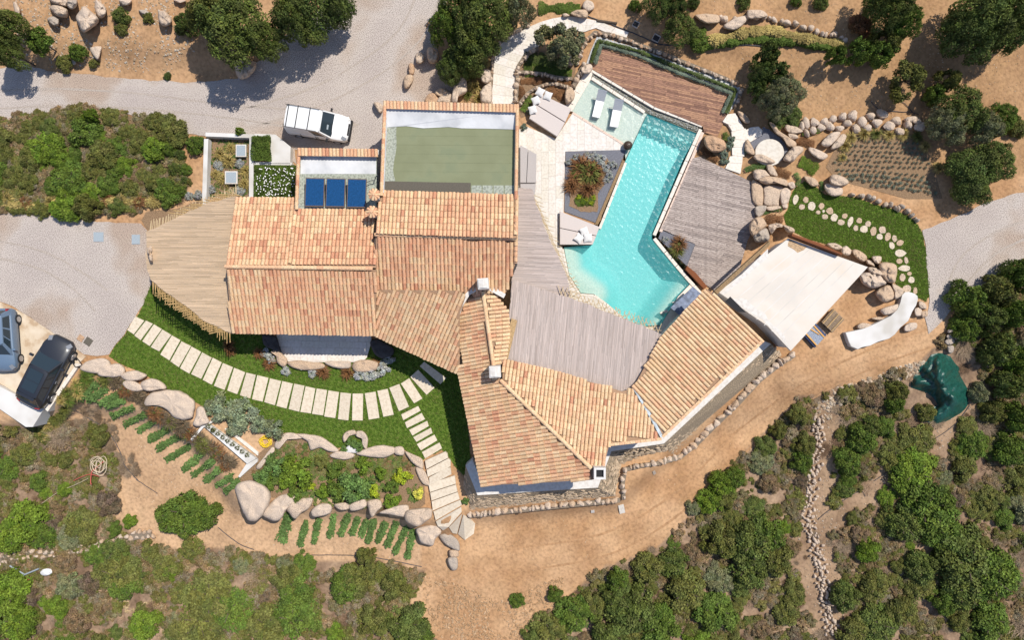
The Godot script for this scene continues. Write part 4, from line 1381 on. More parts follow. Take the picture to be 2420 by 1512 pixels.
		for i in p.size() - 1:
			for k in 8:
				var x := p[i].cubic_interpolate(p[i + 1], p[maxi(i - 1, 0)], p[mini(i + 2, p.size() - 1)], k / 8.0)
				var n := (p[i + 1] - p[i]).normalized().orthogonal()
				strip.append(x + n * (2.4 + 2.2 * nz.get_noise_2d(x.x * 6.0, x.y * 6.0)))
				back.append(x - n * (2.4 + 2.2 * nz.get_noise_2d(x.x * 6.0 + 80.0, x.y * 6.0)))
		back.reverse()
		strip.append_array(back)
		structure("wheel_track", sheet(strip, 0.036 if w[1] < 760 else 0.012), M.gravel_worn if w[1] < 760 else M.dirt_rut)
	pool()
	house()
	garden_walls()
	paths()
	vehicles()
	furniture()
	details()
	greenery()
	build_plants()

# ---------------------------------------------------------------- pool, decks, terrace
const DEEP := [1529, 269.5, 1646, 316, 1613, 379, 1540, 552, 1540, 564, 1631, 668, 1600, 700, 1560, 768, 1497, 772, 1432, 715, 1402, 694.5, 1372, 692, 1345, 650, 1332, 584, 1397, 580, 1417, 537, 1478, 379]
const SHELF := [1351, 263, 1395, 189, 1529, 269.5, 1478, 379, 1472, 337]
func seg_dist(p: Vector2, a: Vector2, b: Vector2) -> float:
	return p.distance_to(Geometry2D.get_closest_point_to_segment(p, a, b))

func pool_depth(u: float, v: float) -> float:
	var p := Vector2(u, v)
	var d := minf(seg_dist(p, Vector2(1332, 584), Vector2(1345, 650)), seg_dist(p, Vector2(1345, 650), Vector2(1402, 694)))
	var dep := lerpf(0.14, 1.45, smoothstep(6.0, 78.0, d))
	var n := seg_dist(p, Vector2(1529, 269.5), Vector2(1646, 316))
	if n < 13.0: dep = 0.35
	elif n < 24.0: dep = 0.7
	var s := seg_dist(p, Vector2(1631, 668), Vector2(1560, 768))
	dep = minf(dep, lerpf(0.4, 1.45, smoothstep(8.0, 60.0, s)))
	return dep

func pool() -> void:
	var deep := vv(DEEP)
	var v := PackedVector3Array()
	var c := PackedColorArray()
	var step := 6.0
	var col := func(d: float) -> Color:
		return Color(0.62, 0.63, 0.53).lerp(Color(0.20, 0.59, 0.575), smoothstep(0.15, 0.95, d))  # light lost in deeper water is painted into the floor colour
	var u := 1320.0
	while u < 1660.0:
		var w := 260.0
		while w < 785.0:
			for k in Geometry2D.intersect_polygons(PackedVector2Array([Vector2(u, w), Vector2(u + step, w), Vector2(u + step, w + step), Vector2(u, w + step)]), deep):
				var ix := Geometry2D.triangulate_polygon(k)
				for i in ix:
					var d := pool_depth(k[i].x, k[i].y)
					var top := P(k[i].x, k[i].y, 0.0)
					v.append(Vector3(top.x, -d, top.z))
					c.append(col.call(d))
			w += step
		u += step
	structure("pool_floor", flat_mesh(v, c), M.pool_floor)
	v = PackedVector3Array()
	c = PackedColorArray()
	for i in deep.size():
		var a := P(deep[i].x, deep[i].y, 0.06)
		var b := P(deep[(i + 1) % deep.size()].x, deep[(i + 1) % deep.size()].y, 0.06)
		var m := a.lerp(b, 0.5)
		var dep := pool_depth(deep[i].lerp(deep[(i + 1) % deep.size()], 0.5).x, deep[i].lerp(deep[(i + 1) % deep.size()], 0.5).y)
		var lo := Vector3(0, -1.6, 0)
		tri(v, a, b, b + lo); tri(v, a, b + lo, a + lo)
		for k in 6: c.append(Color(0.17, 0.60, 0.60) if dep > 0.3 else Color(0.6, 0.6, 0.5))  # walls take the same painted water tint, pale where shallow
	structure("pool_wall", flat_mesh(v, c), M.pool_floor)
	structure("pool_water", slab_mesh(outline(deep, -0.02), 0.0005), M.water)
	var shelf := vv(SHELF)
	v = PackedVector3Array()
	slab(v, outline(shelf, -0.16), 0.2)
	c = PackedColorArray()
	for i in v.size(): c.append(Color(0.56, 0.575, 0.50))
	structure("pool_shelf", flat_mesh(v, c), M.pool_floor)
	structure("shelf_water", slab_mesh(outline(shelf, -0.02), 0.0005), M.shelf_water)
	# overflow gutter with pebbles under thin water
	var gut := t(2, 0, [735, 695, 1290, 1040, 1745, 1200, 1735, 1240, 1290, 1075, 1210, 1020, 735, 715])
	structure("overflow_gutter", slab_mesh(outline(gut, -0.04), 0.4), M.gutter)
	strewn("gutter_pebbles", "grey pebbles in the narrow overflow gutter beside the pool", scatter(gut, 9000), ms.rocks[3], M.rubble, 0.02, 0.045, [[0.5, 0.5, 0.45], [0.3, 0.3, 0.26], [0.7, 0.7, 0.66]], 0.5, "pebbles")
	# coping: cream stone round the water, each stone a part
	var cop := thing("pool_coping", "cream stone coping edging the turquoise pool", "pool edge")
	var nth := 0
	for r in [[t(2, 0, [735, 655, 1330, 1010, 1785, 1185]), 9.0, "coping"], [t(2, 0, [740, 735, 1240, 1060]), 7.0, "coping"], [t(2, 0, [722, 665, 545, 975]), 12.0, "coping"],
		[vv([1655, 305, 1621, 381, 1545, 556]), 8.0, "coping"], [vv([1545, 563, 1598, 628, 1660, 700]), 8.0, "coping"],
		[vv([1660, 312, 1632, 381, 1560, 548]), 7.0, "coping_pink"], [vv([1478, 384, 1416, 541]), 6.0, "coping"], [vv([1352, 266, 1472, 340]), 5.0, "coping_pink"], [vv([1403, 698, 1432, 719, 1500, 778]), 6.0, "coping"], [vv([1329, 588, 1342, 652, 1370, 696, 1403, 698]), 5.0, "coping"]]:
		var line: PackedVector2Array = r[0]
		for i in line.size() - 1:
			var n := maxi(1, int(line[i].distance_to(line[i + 1]) / 28.0))
			for k in n:
				var a := line[i].lerp(line[i + 1], (k + 0.015) / n)
				var b := line[i].lerp(line[i + 1], (k + 0.985) / n)
				var w := Vector2(-(b - a).normalized().y, (b - a).normalized().x) * float(r[1]) * 0.5
				var o := mi(piece(cop, "coping_stone", nth), slab_mesh(outline(PackedVector2Array([a - w, b - w, b + w, a + w]), 0.085 + 0.003 * (nth % 3)), 0.3, 0.006), M[r[2]], cop)
				nth += 1
	# terrace of pale slabs
	var ter := vv([1226, 306, 1246, 300, 1312, 328, 1352, 268, 1472, 341, 1482, 354, 1335, 358, 1331, 506, 1320, 512, 1320, 584, 1328, 584, 1341, 653, 1369, 697, 1402, 699, 1430, 718, 1500, 782, 1440, 790, 1222, 765, 1205, 700, 1222, 560])
	var base := structure("terrace_base", slab_mesh(outline(ter, 0.045), 0.4), M.coping)
	var te := thing("terrace", "pale cream stone terrace between the house and pool", "terrace")
	te.set_meta("kind", "structure")
	paved(te, ter, 0.065, PI / 2, 0.46, 0.75, 0.0025, ["paver_0", "paver_0", "paver_1", "paver_2", "paver_3"], "slab", 0.04, 0.37, 0.2)
	# strip between daybeds and block
	# decks
	var brown := t(2, 0, [812, 452, 1150, 560, 1420, 660, 1700, 790, 2030, 870, 1955, 1050, 2015, 1085, 1985, 1150, 1925, 1290, 1800, 1250, 1785, 1190, 1330, 1005, 742, 652, 758, 610])
	structure("deck_base", slab_mesh(outline(brown, 0.06), 0.4), M.void_dark)
	var d1 := thing("timber_deck", "reddish-brown timber deck inside the low hedge", "deck")
	paved(d1, brown, 0.11, 0.21, 0.118, 1.9, 0.005, ["brown_board_0", "brown_board_0", "brown_board_1", "brown_board_2", "brown_board_2", "brown_board_3"], "plank", 0.03, 0.0, 0.3)
	var grey := vv([1636, 374, 1652, 370, 1775, 430, 1783, 480, 1783, 530, 1765, 570, 1745, 640, 1690, 688, 1665, 672, 1622, 629, 1642, 577, 1560, 540, 1572, 520])
	structure("deck_base", slab_mesh(outline(grey, 0.05), 0.4), M.void_dark)
	var d2 := thing("timber_deck", "weathered grey timber deck right of the pool", "deck")
	paved(d2, grey, 0.10, 0.215, 0.118, 1.9, 0.006, ["grey_board_0", "grey_board_0", "grey_board_1", "grey_board_2", "grey_board_3"], "plank", 0.03, 0.0, 0.3)
	structure("pool_surround", slab_mesh(outline(vv([1632, 669, 1664, 702, 1690, 692, 1640, 785, 1570, 806, 1520, 790, 1497, 774, 1560, 770, 1601, 701]), 0.035), 0.3), M.coping)
	structure("pool_surround", slab_mesh(outline(vv([1351, 263, 1395, 188.5, 1400, 172, 1388, 158, 1328, 262]), 0.035), 0.3), M.coping)
	structure("gutter_bed", slab_mesh(outline(vv([1396, 189, 1530, 269, 1647, 315.5, 1660, 300, 1534, 250, 1398, 166]), -0.08), 0.3), M.gutter)
	# planted islands
	var isl := vv([1336, 358, 1478, 354, 1411, 528, 1333, 500])
	structure("slate_bed", sheet(isl, 0.05), M.slate_chip)
	strewn("slate_chippings", "blue-grey stone chippings round the island planting", scatter(isl, 14000), ms.rocks[2], M.rubble, 0.03, 0.075, [[0.33, 0.33, 0.38], [0.22, 0.22, 0.26], [0.45, 0.45, 0.5]], 0.6, "chippings")
	var gb := PackedVector3Array()
	slab(gb, outline(vv([1470, 378, 1476, 380, 1412, 532, 1405, 530]), 0.12), 0.3, 0.005)
	tag(mi("timber_edge", flat_mesh(gb), M.timber), "dark weathered timber edge between chippings and pool", "edging")
	structure("planting_bed", sheet(wavy(vv([1352, 375, 1400, 362, 1432, 370, 1446, 395, 1430, 430, 1412, 460, 1410, 500, 1370, 502, 1345, 485, 1350, 420]), 3.0), 0.07), M.soil)
	var isl2 := t(2, 1, [1395, 660, 1720, 790, 1640, 1000, 1370, 735])
	structure("slate_bed", sheet(isl2, 0.06), M.slate_chip)
	strewn("slate_chippings", "blue-grey chippings in the triangular bed by the grey deck", scatter(isl2, 5000), ms.rocks[2], M.rubble, 0.03, 0.075, [[0.33, 0.33, 0.38], [0.22, 0.22, 0.26], [0.45, 0.45, 0.5]], 0.6, "chippings")
	var tub_bed := q(2650, 350, 2.52, [690, 520, 820, 370, 880, 400, 1000, 490, 1060, 590, 1010, 690, 760, 650])
	structure("slate_bed", sheet(tub_bed, 0.05), M.slate_chip)
	strewn("slate_chippings", "grey chippings round the round stone platform", scatter(tub_bed, 5000), ms.rocks[2], M.rubble, 0.03, 0.075, [[0.33, 0.33, 0.38], [0.25, 0.25, 0.28], [0.45, 0.45, 0.5]], 0.6, "chippings")
	# rusty steel edge and the blue-grey counter slab
	tag(mi("steel_edging", slab_mesh(outline(t(2, 1, [1640, 995, 1720, 1060, 1830, 1190, 1800, 1215, 1625, 1030]), 0.35), 0.4, 0.004), M.corten), "rust-red steel edging at the grey deck's foot", "edging")
	var cs := thing("counter", "blue-grey stone counter over the pool's lower corner", "counter")
	mi("counter_top", slab_mesh(outline(t(2, 1, [1695, 1190, 1775, 1262, 1572, 1465, 1482, 1390]), 1.0), 0.06, 0.008), M.blue_slab, cs)
	mi("counter_base", slab_mesh(outline(t(2, 1, [1700, 1210, 1755, 1258, 1580, 1432, 1520, 1382]), 0.93), 1.2), M.coping, cs)
	for k in [[1440, 1425, 30, 18], [1530, 1340, 36, 16], [1400, 1440, 20, 16]]:
		flag("step_stone", "pale stone step under water at the counter, %s" % ["left one", "upper one", "lower one"][[1440, 1530, 1400].find(k[0])], PackedVector2Array([t(2, 1, [k[0] - k[2], k[1]])[0], t(2, 1, [k[0], k[1] - k[3]])[0], t(2, 1, [k[0] + k[2], k[1]])[0], t(2, 1, [k[0], k[1] + k[3]])[0]]), 0.03, "coping", "step", 0.3)

# ---------------------------------------------------------------- the villa
func house() -> void:
	var vi := thing("villa", "sprawling villa with clay-tiled roofs and a flat green roof", "house")
	var tan := [6, 5, 3, 1.3, 0.4, 4]
	var red := [5, 5, 4, 2.2, 0.9, 3]
	var pale := [8, 3, 0.8, 0.1, 0.0, 8]
	# west wing: two slopes from a ridge
	var up_s := plane(715, 788, 3.2, Vector2(0, -1), 0.355)
	roof(vi, vv([548, 784.5, 887, 791, 889, 637, 536, 631]), up_s, red, 0.0, 0.3, 300)
	var up_n := plane(715, 470, 3.25, Vector2(0, 1), 0.33)
	roof(vi, vv([558, 469, 700, 470, 702, 493, 889, 496, 889, 633, 535, 629]), up_n, [5, 5, 4, 2.2, 0.7, 4], 0.0, 0.3)
	ridge(vi, P(534, 630, plane_h(up_s, 536, 631) + 0.04), P(890, 635, plane_h(up_s, 889, 637) + 0.04), tan)
	# low flat roof with the solar collectors
	mi("flat_roof", slab_mesh(outline(vv([709, 366, 890, 369, 890, 493, 704, 493]), 3.5), 0.3), M.felt_pale, vi)
	mi("roof_screed", slab_mesh(outline(vv([712, 368, 889, 370, 889, 411, 711, 411]), 3.506), 0.02), M.white_screed, vi)
	mi("wall", slab_mesh(outline(vv([706, 356, 892, 358, 892, 493, 702, 493]), 3.24), 3.3), M.plaster, vi)
	mi("parapet", slab_mesh(outline(vv([704, 351, 895, 354, 895, 365, 704, 362]), 3.75), 0.6), M.plaster, vi)
	mi("parapet", slab_mesh(outline(vv([704, 363, 709, 363, 705, 493, 699, 493]), 3.7), 0.5), M.plaster, vi)
	for i in 23:
		coping_tile(vi, P(707.5 + i * 8.25, 359 + i * 0.12, 3.82), Vector2(0, 1), red)
	for i in 10:
		coping_tile(vi, P(706 - i * 0.55, 372 + i * 12.6, 3.74), Vector2(0, 1), red, 0.92)
	# taller block: flat green roof behind a tiled coping
	mi("wall", slab_mesh(outline(vv([909, 250, 1218, 254, 1216, 462, 903, 458]), 3.95), 4.0), M.plaster, vi)
	mi("flat_roof", slab_mesh(outline(vv([914, 296, 1217, 300, 1215, 462, 908, 458]), 4.05), 0.3), M.felt_green, vi)
	var scr := PackedVector3Array([P(915, 255, 4.32), P(1217, 262, 4.32), P(1217, 306, 4.09), P(1150, 304, 4.08), P(1090, 303, 4.08), P(1060, 300, 4.08), P(1000, 303, 4.08), P(960, 298, 4.08), P(913, 301, 4.08)])
	mi("roof_screed", slab_mesh(scr, 0.06), M.white_screed, vi)
	mi("parapet", slab_mesh(outline(vv([906, 240, 1223, 250, 1223, 261, 906, 255]), 4.33), 0.9), M.plaster, vi)
	mi("parapet", slab_mesh(outline(vv([906, 256, 915, 256, 907, 456, 899, 456]), 4.3), 0.9), M.white_screed, vi)
	mi("parapet", slab_mesh(outline(vv([1217, 262, 1224, 262, 1222, 462, 1214, 462]), 4.3), 0.9), M.plaster, vi)
	mi("felt_patch", slab_mesh(outline(vv([909, 428, 1000, 430, 1112, 432, 1112, 458, 908, 456]), 4.062), 0.02), M.felt_grey, vi)
	mi("felt_stain", slab_mesh(outline(wavy(vv([914, 300, 938, 300, 936, 340, 930, 400, 934, 427, 909, 427]), 2.0), 4.058), 0.015), M.felt_pale, vi)
	for k in 5: mi("felt_seam", slab_mesh(outline(vv([936, 320 + k * 21, 1214, 322 + k * 21, 1214, 323.2 + k * 21, 936, 321.2 + k * 21]), 4.056 + 0.002 * (k % 2)), 0.01), M.felt_green, vi)
	for k in 4: mi("felt_sheet", slab_mesh(outline(vv([1114 + k * 26, 438, 1138 + k * 26, 438, 1138 + k * 26, 459, 1114 + k * 26, 459]), 4.058 + 0.003 * (k % 2)), 0.02), M.felt_pale, vi)
	for i in 37:
		coping_tile(vi, P(916 + i * 8.33, 248 + i * 0.235, 4.42), Vector2(0, 1), red)
	for i in 17:
		coping_tile(vi, P(909.5 - i * 0.5, 248 + i * 12.8, 4.4), Vector2(0, 1), red, 0.95)
		coping_tile(vi, P(1222 - i * 0.2, 256 + i * 12.8, 4.38), Vector2(0, 1), red, 0.95)
	var n_s := plane(1000, 682, 3.75, Vector2(0.005, -1), 0.34)
	roof(vi, vv([889, 681, 1087, 686, 1112, 694, 1160, 690, 1196, 690, 1206, 655, 1217, 625, 1222, 564, 888, 556]), n_s, tan, 0.0, 0.3)
	var n_n := plane(1050, 458, 4.15, Vector2(-0.01, 1), 0.33)
	roof(vi, vv([901, 453, 1213, 463, 1222, 563, 888, 554]), n_n, tan, 0.0, 0.3)
	ridge(vi, P(887, 554.5, plane_h(n_s, 888, 556) + 0.05), P(1223, 563.5, plane_h(n_s, 1222, 564) + 0.05), [7, 2, 1, 0, 0, 6])
	for i in 12: coping_tile(vi, P(1221 - i * 0.25, 470 + i * 12.6, minf(plane_h(n_n, 1221, 470 + i * 12.6), plane_h(n_s, 1221, 470 + i * 12.6)) + 0.06), Vector2(0, 1), tan, 0.95)
	# skew roof in the angle
	var sk := plane(985, 837, 3.0, Vector2(0.41, -0.91), 0.30)
	roof(vi, vv([890, 684, 1087, 687, 1100, 700, 1086, 740, 1086, 860, 1080, 881, 889, 793]), sk, [7, 4, 1.5, 0.6, 0.2, 6], 0.0, 0.35)
	# south wing: west slope, east slope, hip between them
	var wsl := plane(1083, 868, 3.05, Vector2(0.98, -0.2), 0.28)
	roof(vi, vv([1140, 690, 1112, 699, 1092, 718, 1084, 745, 1087, 800, 1097, 856, 1082, 868, 1110, 1008, 1139, 1147, 1270, 1141, 1402, 1133, 1407, 1117, 1296, 1009, 1185, 901, 1167, 872]), wsl, [6, 5, 2.5, 0.9, 0.2, 5], 0.0, 0.3)
	var hA := plane_h(wsl, 1140, 690)
	var hB := plane_h(wsl, 1167, 872)
	var hC := plane_h(wsl, 1185, 901)
	var hD := plane_h(wsl, 1407, 1117)
	var esl := plane(1154, 780, (hA + hB) * 0.5, Vector2(-0.99, 0.1), 0.26)
	roof(vi, vv([1141, 690, 1170, 697, 1199, 735, 1202, 790, 1194, 850, 1169, 872]), esl, pale, 0.0, 0.3)
	ridge(vi, P(1141, 690, hA + 0.04), P(1167, 872, hB + 0.04), pale)
	# slope that falls to the courtyard
	var d_ := Vector2(-0.13, 0.99)
	var run := (Vector2(1407, 1117) - Vector2(1185, 901)).dot(d_.normalized()) / PX * 0.9
	var cs := plane(1185, 901, hC, d_, (hD - hC) / run)
	roof(vi, vv([1188, 850, 1187, 902, 1296, 1010, 1409, 1118, 1425, 1105, 1440, 1047, 1561, 1034, 1528, 970, 1493, 918, 1470, 925, 1300, 875]), cs, [7, 4, 1.6, 0.5, 0.2, 6], 0.0, 0.35)
	ridge(vi, P(1183, 899, hC + 0.05), P(1408, 1118, hD + 0.05), pale)
	# east slope, its high side along the outer wall
	var es := plane(1561, 1032, plane_h(cs, 1561, 1034), Vector2(0.69, 0.73), 0.2)
	roof(vi, vv([1495, 917, 1530, 968, 1565, 1031, 1802, 803, 1754, 757, 1670, 683, 1624, 729, 1560, 800]), es, pale, 0.0, 0.35)
	var zn := PackedVector3Array([P(1492, 914, plane_h(cs, 1492, 914) + 0.1), P(1497, 916, plane_h(cs, 1497, 916) + 0.1), P(1532, 968, plane_h(cs, 1532, 968) + 0.1), P(1566, 1030, plane_h(cs, 1563, 1031) + 0.1), P(1560, 1034, plane_h(cs, 1559, 1034) + 0.1), P(1526, 971, plane_h(cs, 1526, 971) + 0.1)])
	mi("valley_gutter", slab_mesh(zn, 0.05), M.zinc, vi)
	# flat tile edging along the high walls
	var rims := [[Vector2(1565, 1032), Vector2(1803, 804), es], [Vector2(1438, 1051), Vector2(1563, 1037), cs]]
	for r in rims:
		var n := int(Vector2(r[0]).distance_to(r[1]) / 12.0)
		for k in n:
			var a: Vector2 = r[0].lerp(r[1], k / float(n))
			var b: Vector2 = r[0].lerp(r[1], (k + 0.97) / n)
			var w: Vector2 = Vector2(-(b - a).normalized().y, (b - a).normalized().x) * 3.5
			var tp := PackedVector3Array()
			for x in [a - w, b - w, b + w, a + w]: tp.append(P(x.x, x.y, plane_h(r[2], a.x, a.y) + 0.1))
			mi("edge_tile", slab_mesh(tp, 0.06, 0.006), M["tile_%d" % [0, 5, 1][k % 3]], vi)
	# outside the low side of the south wing: a plaster ledge, then a battered stone plinth down to the track
	var eave := vv([1112, 1095, 1135, 1150, 1404, 1134, 1412, 1120, 1436, 1048, 1563, 1034, 1806, 800])
	var ledge := vv([1100, 1100, 1128, 1170, 1412, 1152, 1444, 1066, 1568, 1048, 1820, 812])
	var toe := vv([1096, 1150, 1108, 1204, 1458, 1172, 1468, 1100, 1590, 1072, 1848, 842])
	var lt := PackedVector3Array()
	for x in ledge: lt.append(P(x.x, x.y, 1.0))
	for i in range(eave.size() - 1, -1, -1): lt.append(P(lerpf(eave[i].x, 1250.0, 0.03), lerpf(eave[i].y, 800.0, 0.03), 1.0))
	mi("ledge", slab_mesh(lt, 2.6), M.plaster, vi)
	var face := PackedVector3Array()
	var stones: Array[Transform3D] = []
	var scol: Array[Color] = []
	for i in ledge.size() - 1:
		var a := P(ledge[i].x, ledge[i].y, 0.93)
		var b := P(ledge[i + 1].x, ledge[i + 1].y, 0.93)
		var c := G(toe[i + 1].x, toe[i + 1].y, -0.1)
		var d := G(toe[i].x, toe[i].y, -0.1)
		tri(face, a, b, c); tri(face, a, c, d)
		var nn := (b - a).cross(d - a).normalized()
		if nn.y < 0: nn = -nn
		var along := (b - a).normalized()
		for k in int(a.distance_to(b) * 60.0):
			var f := rng.randf()
			var at := a.lerp(b, f).lerp(d.lerp(c, f), sqrt(rng.randf()))
			var s := rng.randf_range(0.07, 0.19)
			stones.append(Transform3D(Basis(along, nn, along.cross(nn)).rotated(nn, rng.randf_range(-0.3, 0.3)).scaled_local(Vector3(s * 1.4, 0.045, s * 0.8)), at))
			var kk := rng.randf_range(0.65, 1.25)
			scol.append(Color(0.62 * kk, 0.47 * kk, 0.32 * kk))
	multi("roof_tiles", ms.tile, M.tile_any, tile_x, tile_c, vi)
	mi("stone_plinth", flat_mesh(face), M.cladding, vi)
	multi("plinth_stones", ms.rocks[5], M.rubble, stones, scol, vi)
	for w in [[-12.6, 1.1, 0.505, 1.7, 2.1], [-9.9, 1.1, 0.505, 1.7, 2.1], [-15.6, 1.6, 0.475, 1.1, 1.1]]:
		var f := bit(vi, "window", "timber", Vector3(w[0], w[1], w[2]), Vector3(w[3], w[4], 0.06), 0.0, 0.01)
		for s in [-1, 1]: bit(f, "pane", "car_glass", Vector3(w[0] + s * w[3] * 0.235, w[1], w[2] + 0.034), Vector3(w[3] * 0.4, w[4] * 0.86, 0.01), 0.0, 0.002)
	for ap in [t(1, 1, [2030, 1200, 2075, 1200, 2070, 1235, 2010, 1270, 1940, 1380, 1905, 1490, 1885, 1440, 1900, 1370, 1960, 1270]), t(1, 1, [2190, 1165, 2230, 1185, 2350, 1262, 2330, 1300, 2200, 1230]), t(1, 1, [2040, 1085, 2215, 1085, 2215, 1115, 2040, 1115])]:
		var ft := PackedVector3Array()
		for x in ap: ft.append(P(x.x, x.y, 3.82))
		mi("cement_flashing", slab_mesh(ft, 0.3), M.plaster, vi)
	chimney(vi, 1141, 670, 5.2, 3.4, 0.62, 0.08)
	chimney(vi, 1169, 879, 4.7, 3.2, 0.66, 0.05)
	var ch := P(1417, 1119, hD + 0.5)
	var vb := PackedVector3Array()
	for s in [[-0.27, 0, 0.12, 0.66], [0.27, 0, 0.12, 0.66], [0, -0.27, 0.42, 0.12], [0, 0.27, 0.42, 0.12]]:
		box(vb, Transform3D(Basis.IDENTITY, Vector3(ch.x + s[0], hD, ch.z + s[1])), Vector3(s[2], 1.0, s[3]), 0.01)
	var vent := mi("chimney", flat_mesh(vb), M.white_wall, vi)
	bit(vent, "flue_opening", "void_dark", Vector3(ch.x, hD + 0.1, ch.z), Vector3(0.42, 0.5, 0.42))
	rosette(vi, 884, 459, 4.9, 3.4)
	rosette(vi, 879, 500, 4.9, 3.4)
	# main chimney foot cement and collectors
	var so := P(796, 456, 3.9)
	for k in 3:
		var s := thing("solar_collector", "blue solar collector panel on the low flat roof, %s of three" % ["left", "middle", "right"][k], "solar panel", Vector3.ZERO, 0.0, "solar collectors")
		var x0 := 720.5 + k * 49.0 + (1.0 if k > 1 else 0.0)
		var top := PackedVector3Array([P(x0 + 2.5, 420 + k, 4.15), P(x0 + 47, 421 + k, 4.15), P(x0 + 45, 488 + k * 1.2, 3.72), P(x0, 487.5 + k * 1.2, 3.72)])
		mi("frame", slab_mesh(top, 0.09), M.bronze_frame, s)
		var c := (top[0] + top[1] + top[2] + top[3]) * 0.25
		var inn := PackedVector3Array()
		for p in top: inn.append(p + (c - p).normalized() * 0.06 + Vector3(0, 0.006, 0))
		mi("glass_pane", slab_mesh(inn, 0.003), M.collector, s)
	var pipe := PackedVector3Array()
	hose(pipe, PackedVector3Array([P(866, 431, 4.0), P(876, 427, 3.9), P(886, 426, 3.85), P(888, 418, 3.9), P(892, 414, 4.3)]), 0.025)
	tag(mi("roof_pipe", flat_mesh(pipe), M.black_pipe), "black insulated pipe from collectors to the green-roofed block", "pipe")

	# annex with the white roof
	var an := thing("annex", "low annex with a stained white flat roof", "building")
	var an_p := vv([1696, 690, 1862, 563, 2049, 631, 1867, 829, 1812, 770])
	mi("flat_roof", slab_mesh(outline(an_p, 2.5), 0.22, 0.01), M.roof_white, an)
	for w in Geometry2D.offset_polygon(flat2(outline(an_p, 2.28)), -0.12):
		var b := PackedVector3Array()
		for x in w: b.append(Vector3(x.x, 2.27, x.y))
		mi("wall", slab_mesh(b, 4.0), M.plaster, an)
	mi("timber_rim", slab_mesh(outline(t(2, 1, [2419, 760, 2419, 800, 1925, 1262, 1895, 1235]), 2.56), 0.35), M.timber, an)
	mi("steel_rim", slab_mesh(outline(t(3, 1, [232, 690, 250, 700, 480, 780, 705, 880, 695, 890, 225, 712]), 2.95), 0.7), M.corten, an)
	mi("sand_patch", slab_mesh(outline(wavy(t(3, 1, [200, 735, 370, 820, 270, 862, 235, 830, 190, 810]), 3.0, 5.0), 2.506), 0.02), M.pale_soil, an)
	mi("cement_patch", slab_mesh(outline(wavy(vv([1722, 705, 1760, 708, 1800, 738, 1848, 790, 1862, 818, 1812, 766]), 3.0), 2.507), 0.02), M.plaster, an)
	mi("cement_patch", slab_mesh(outline(t(2, 1, [2400, 835, 2400, 920, 2010, 1255, 1960, 1262]), 2.507), 0.02), M.plaster, an)
	for k in 7:
		var f := 0.13 + 0.12 * k
		var p0 := Vector2(1870, 572).lerp(Vector2(2040, 632), f)
		var p1 := Vector2(1712, 696).lerp(Vector2(1862, 815), f)
		mi("screed_seam", slab_mesh(outline(PackedVector2Array([p0, p0 + Vector2(1.2, 0.9), p1 + Vector2(1.2, 0.9), p1]), 2.503 + 0.0006 * k), 0.01), M.white_wall, an)
	mi("light_well", slab_mesh(outline(t(2, 1, [2045, 1285, 2195, 1435, 2110, 1430, 2000, 1330]), 2.51), 0.02), M.void_dark, an)

func coping_tile(vi: Node3D, at: Vector3, dir: Vector2, weights: Array, big := 0.98) -> void:
	var d := Vector3(dir.x, -0.12, dir.y).normalized()
	var x := Vector3.UP.cross(d).normalized()
	var o := mi("coping_tile", ms.tile, M["tile_%d" % pick_tone(weights)], vi)
	o.transform = Transform3D(Basis(x, d.cross(x), d).rotated(Vector3.UP, rng.randf_range(-0.02, 0.02)).scaled_local(Vector3(big, big, 1)), at)

# ---------------------------------------------------------------- walls and rocks of the garden
func wall_block(label: String, p: PackedVector2Array, h: float, m := "white_wall", deep := 1.2, called := "garden_wall") -> void:
	tag(mi(called, slab_mesh(outline(p, h), deep, 0.012), M[m]), label, "wall")

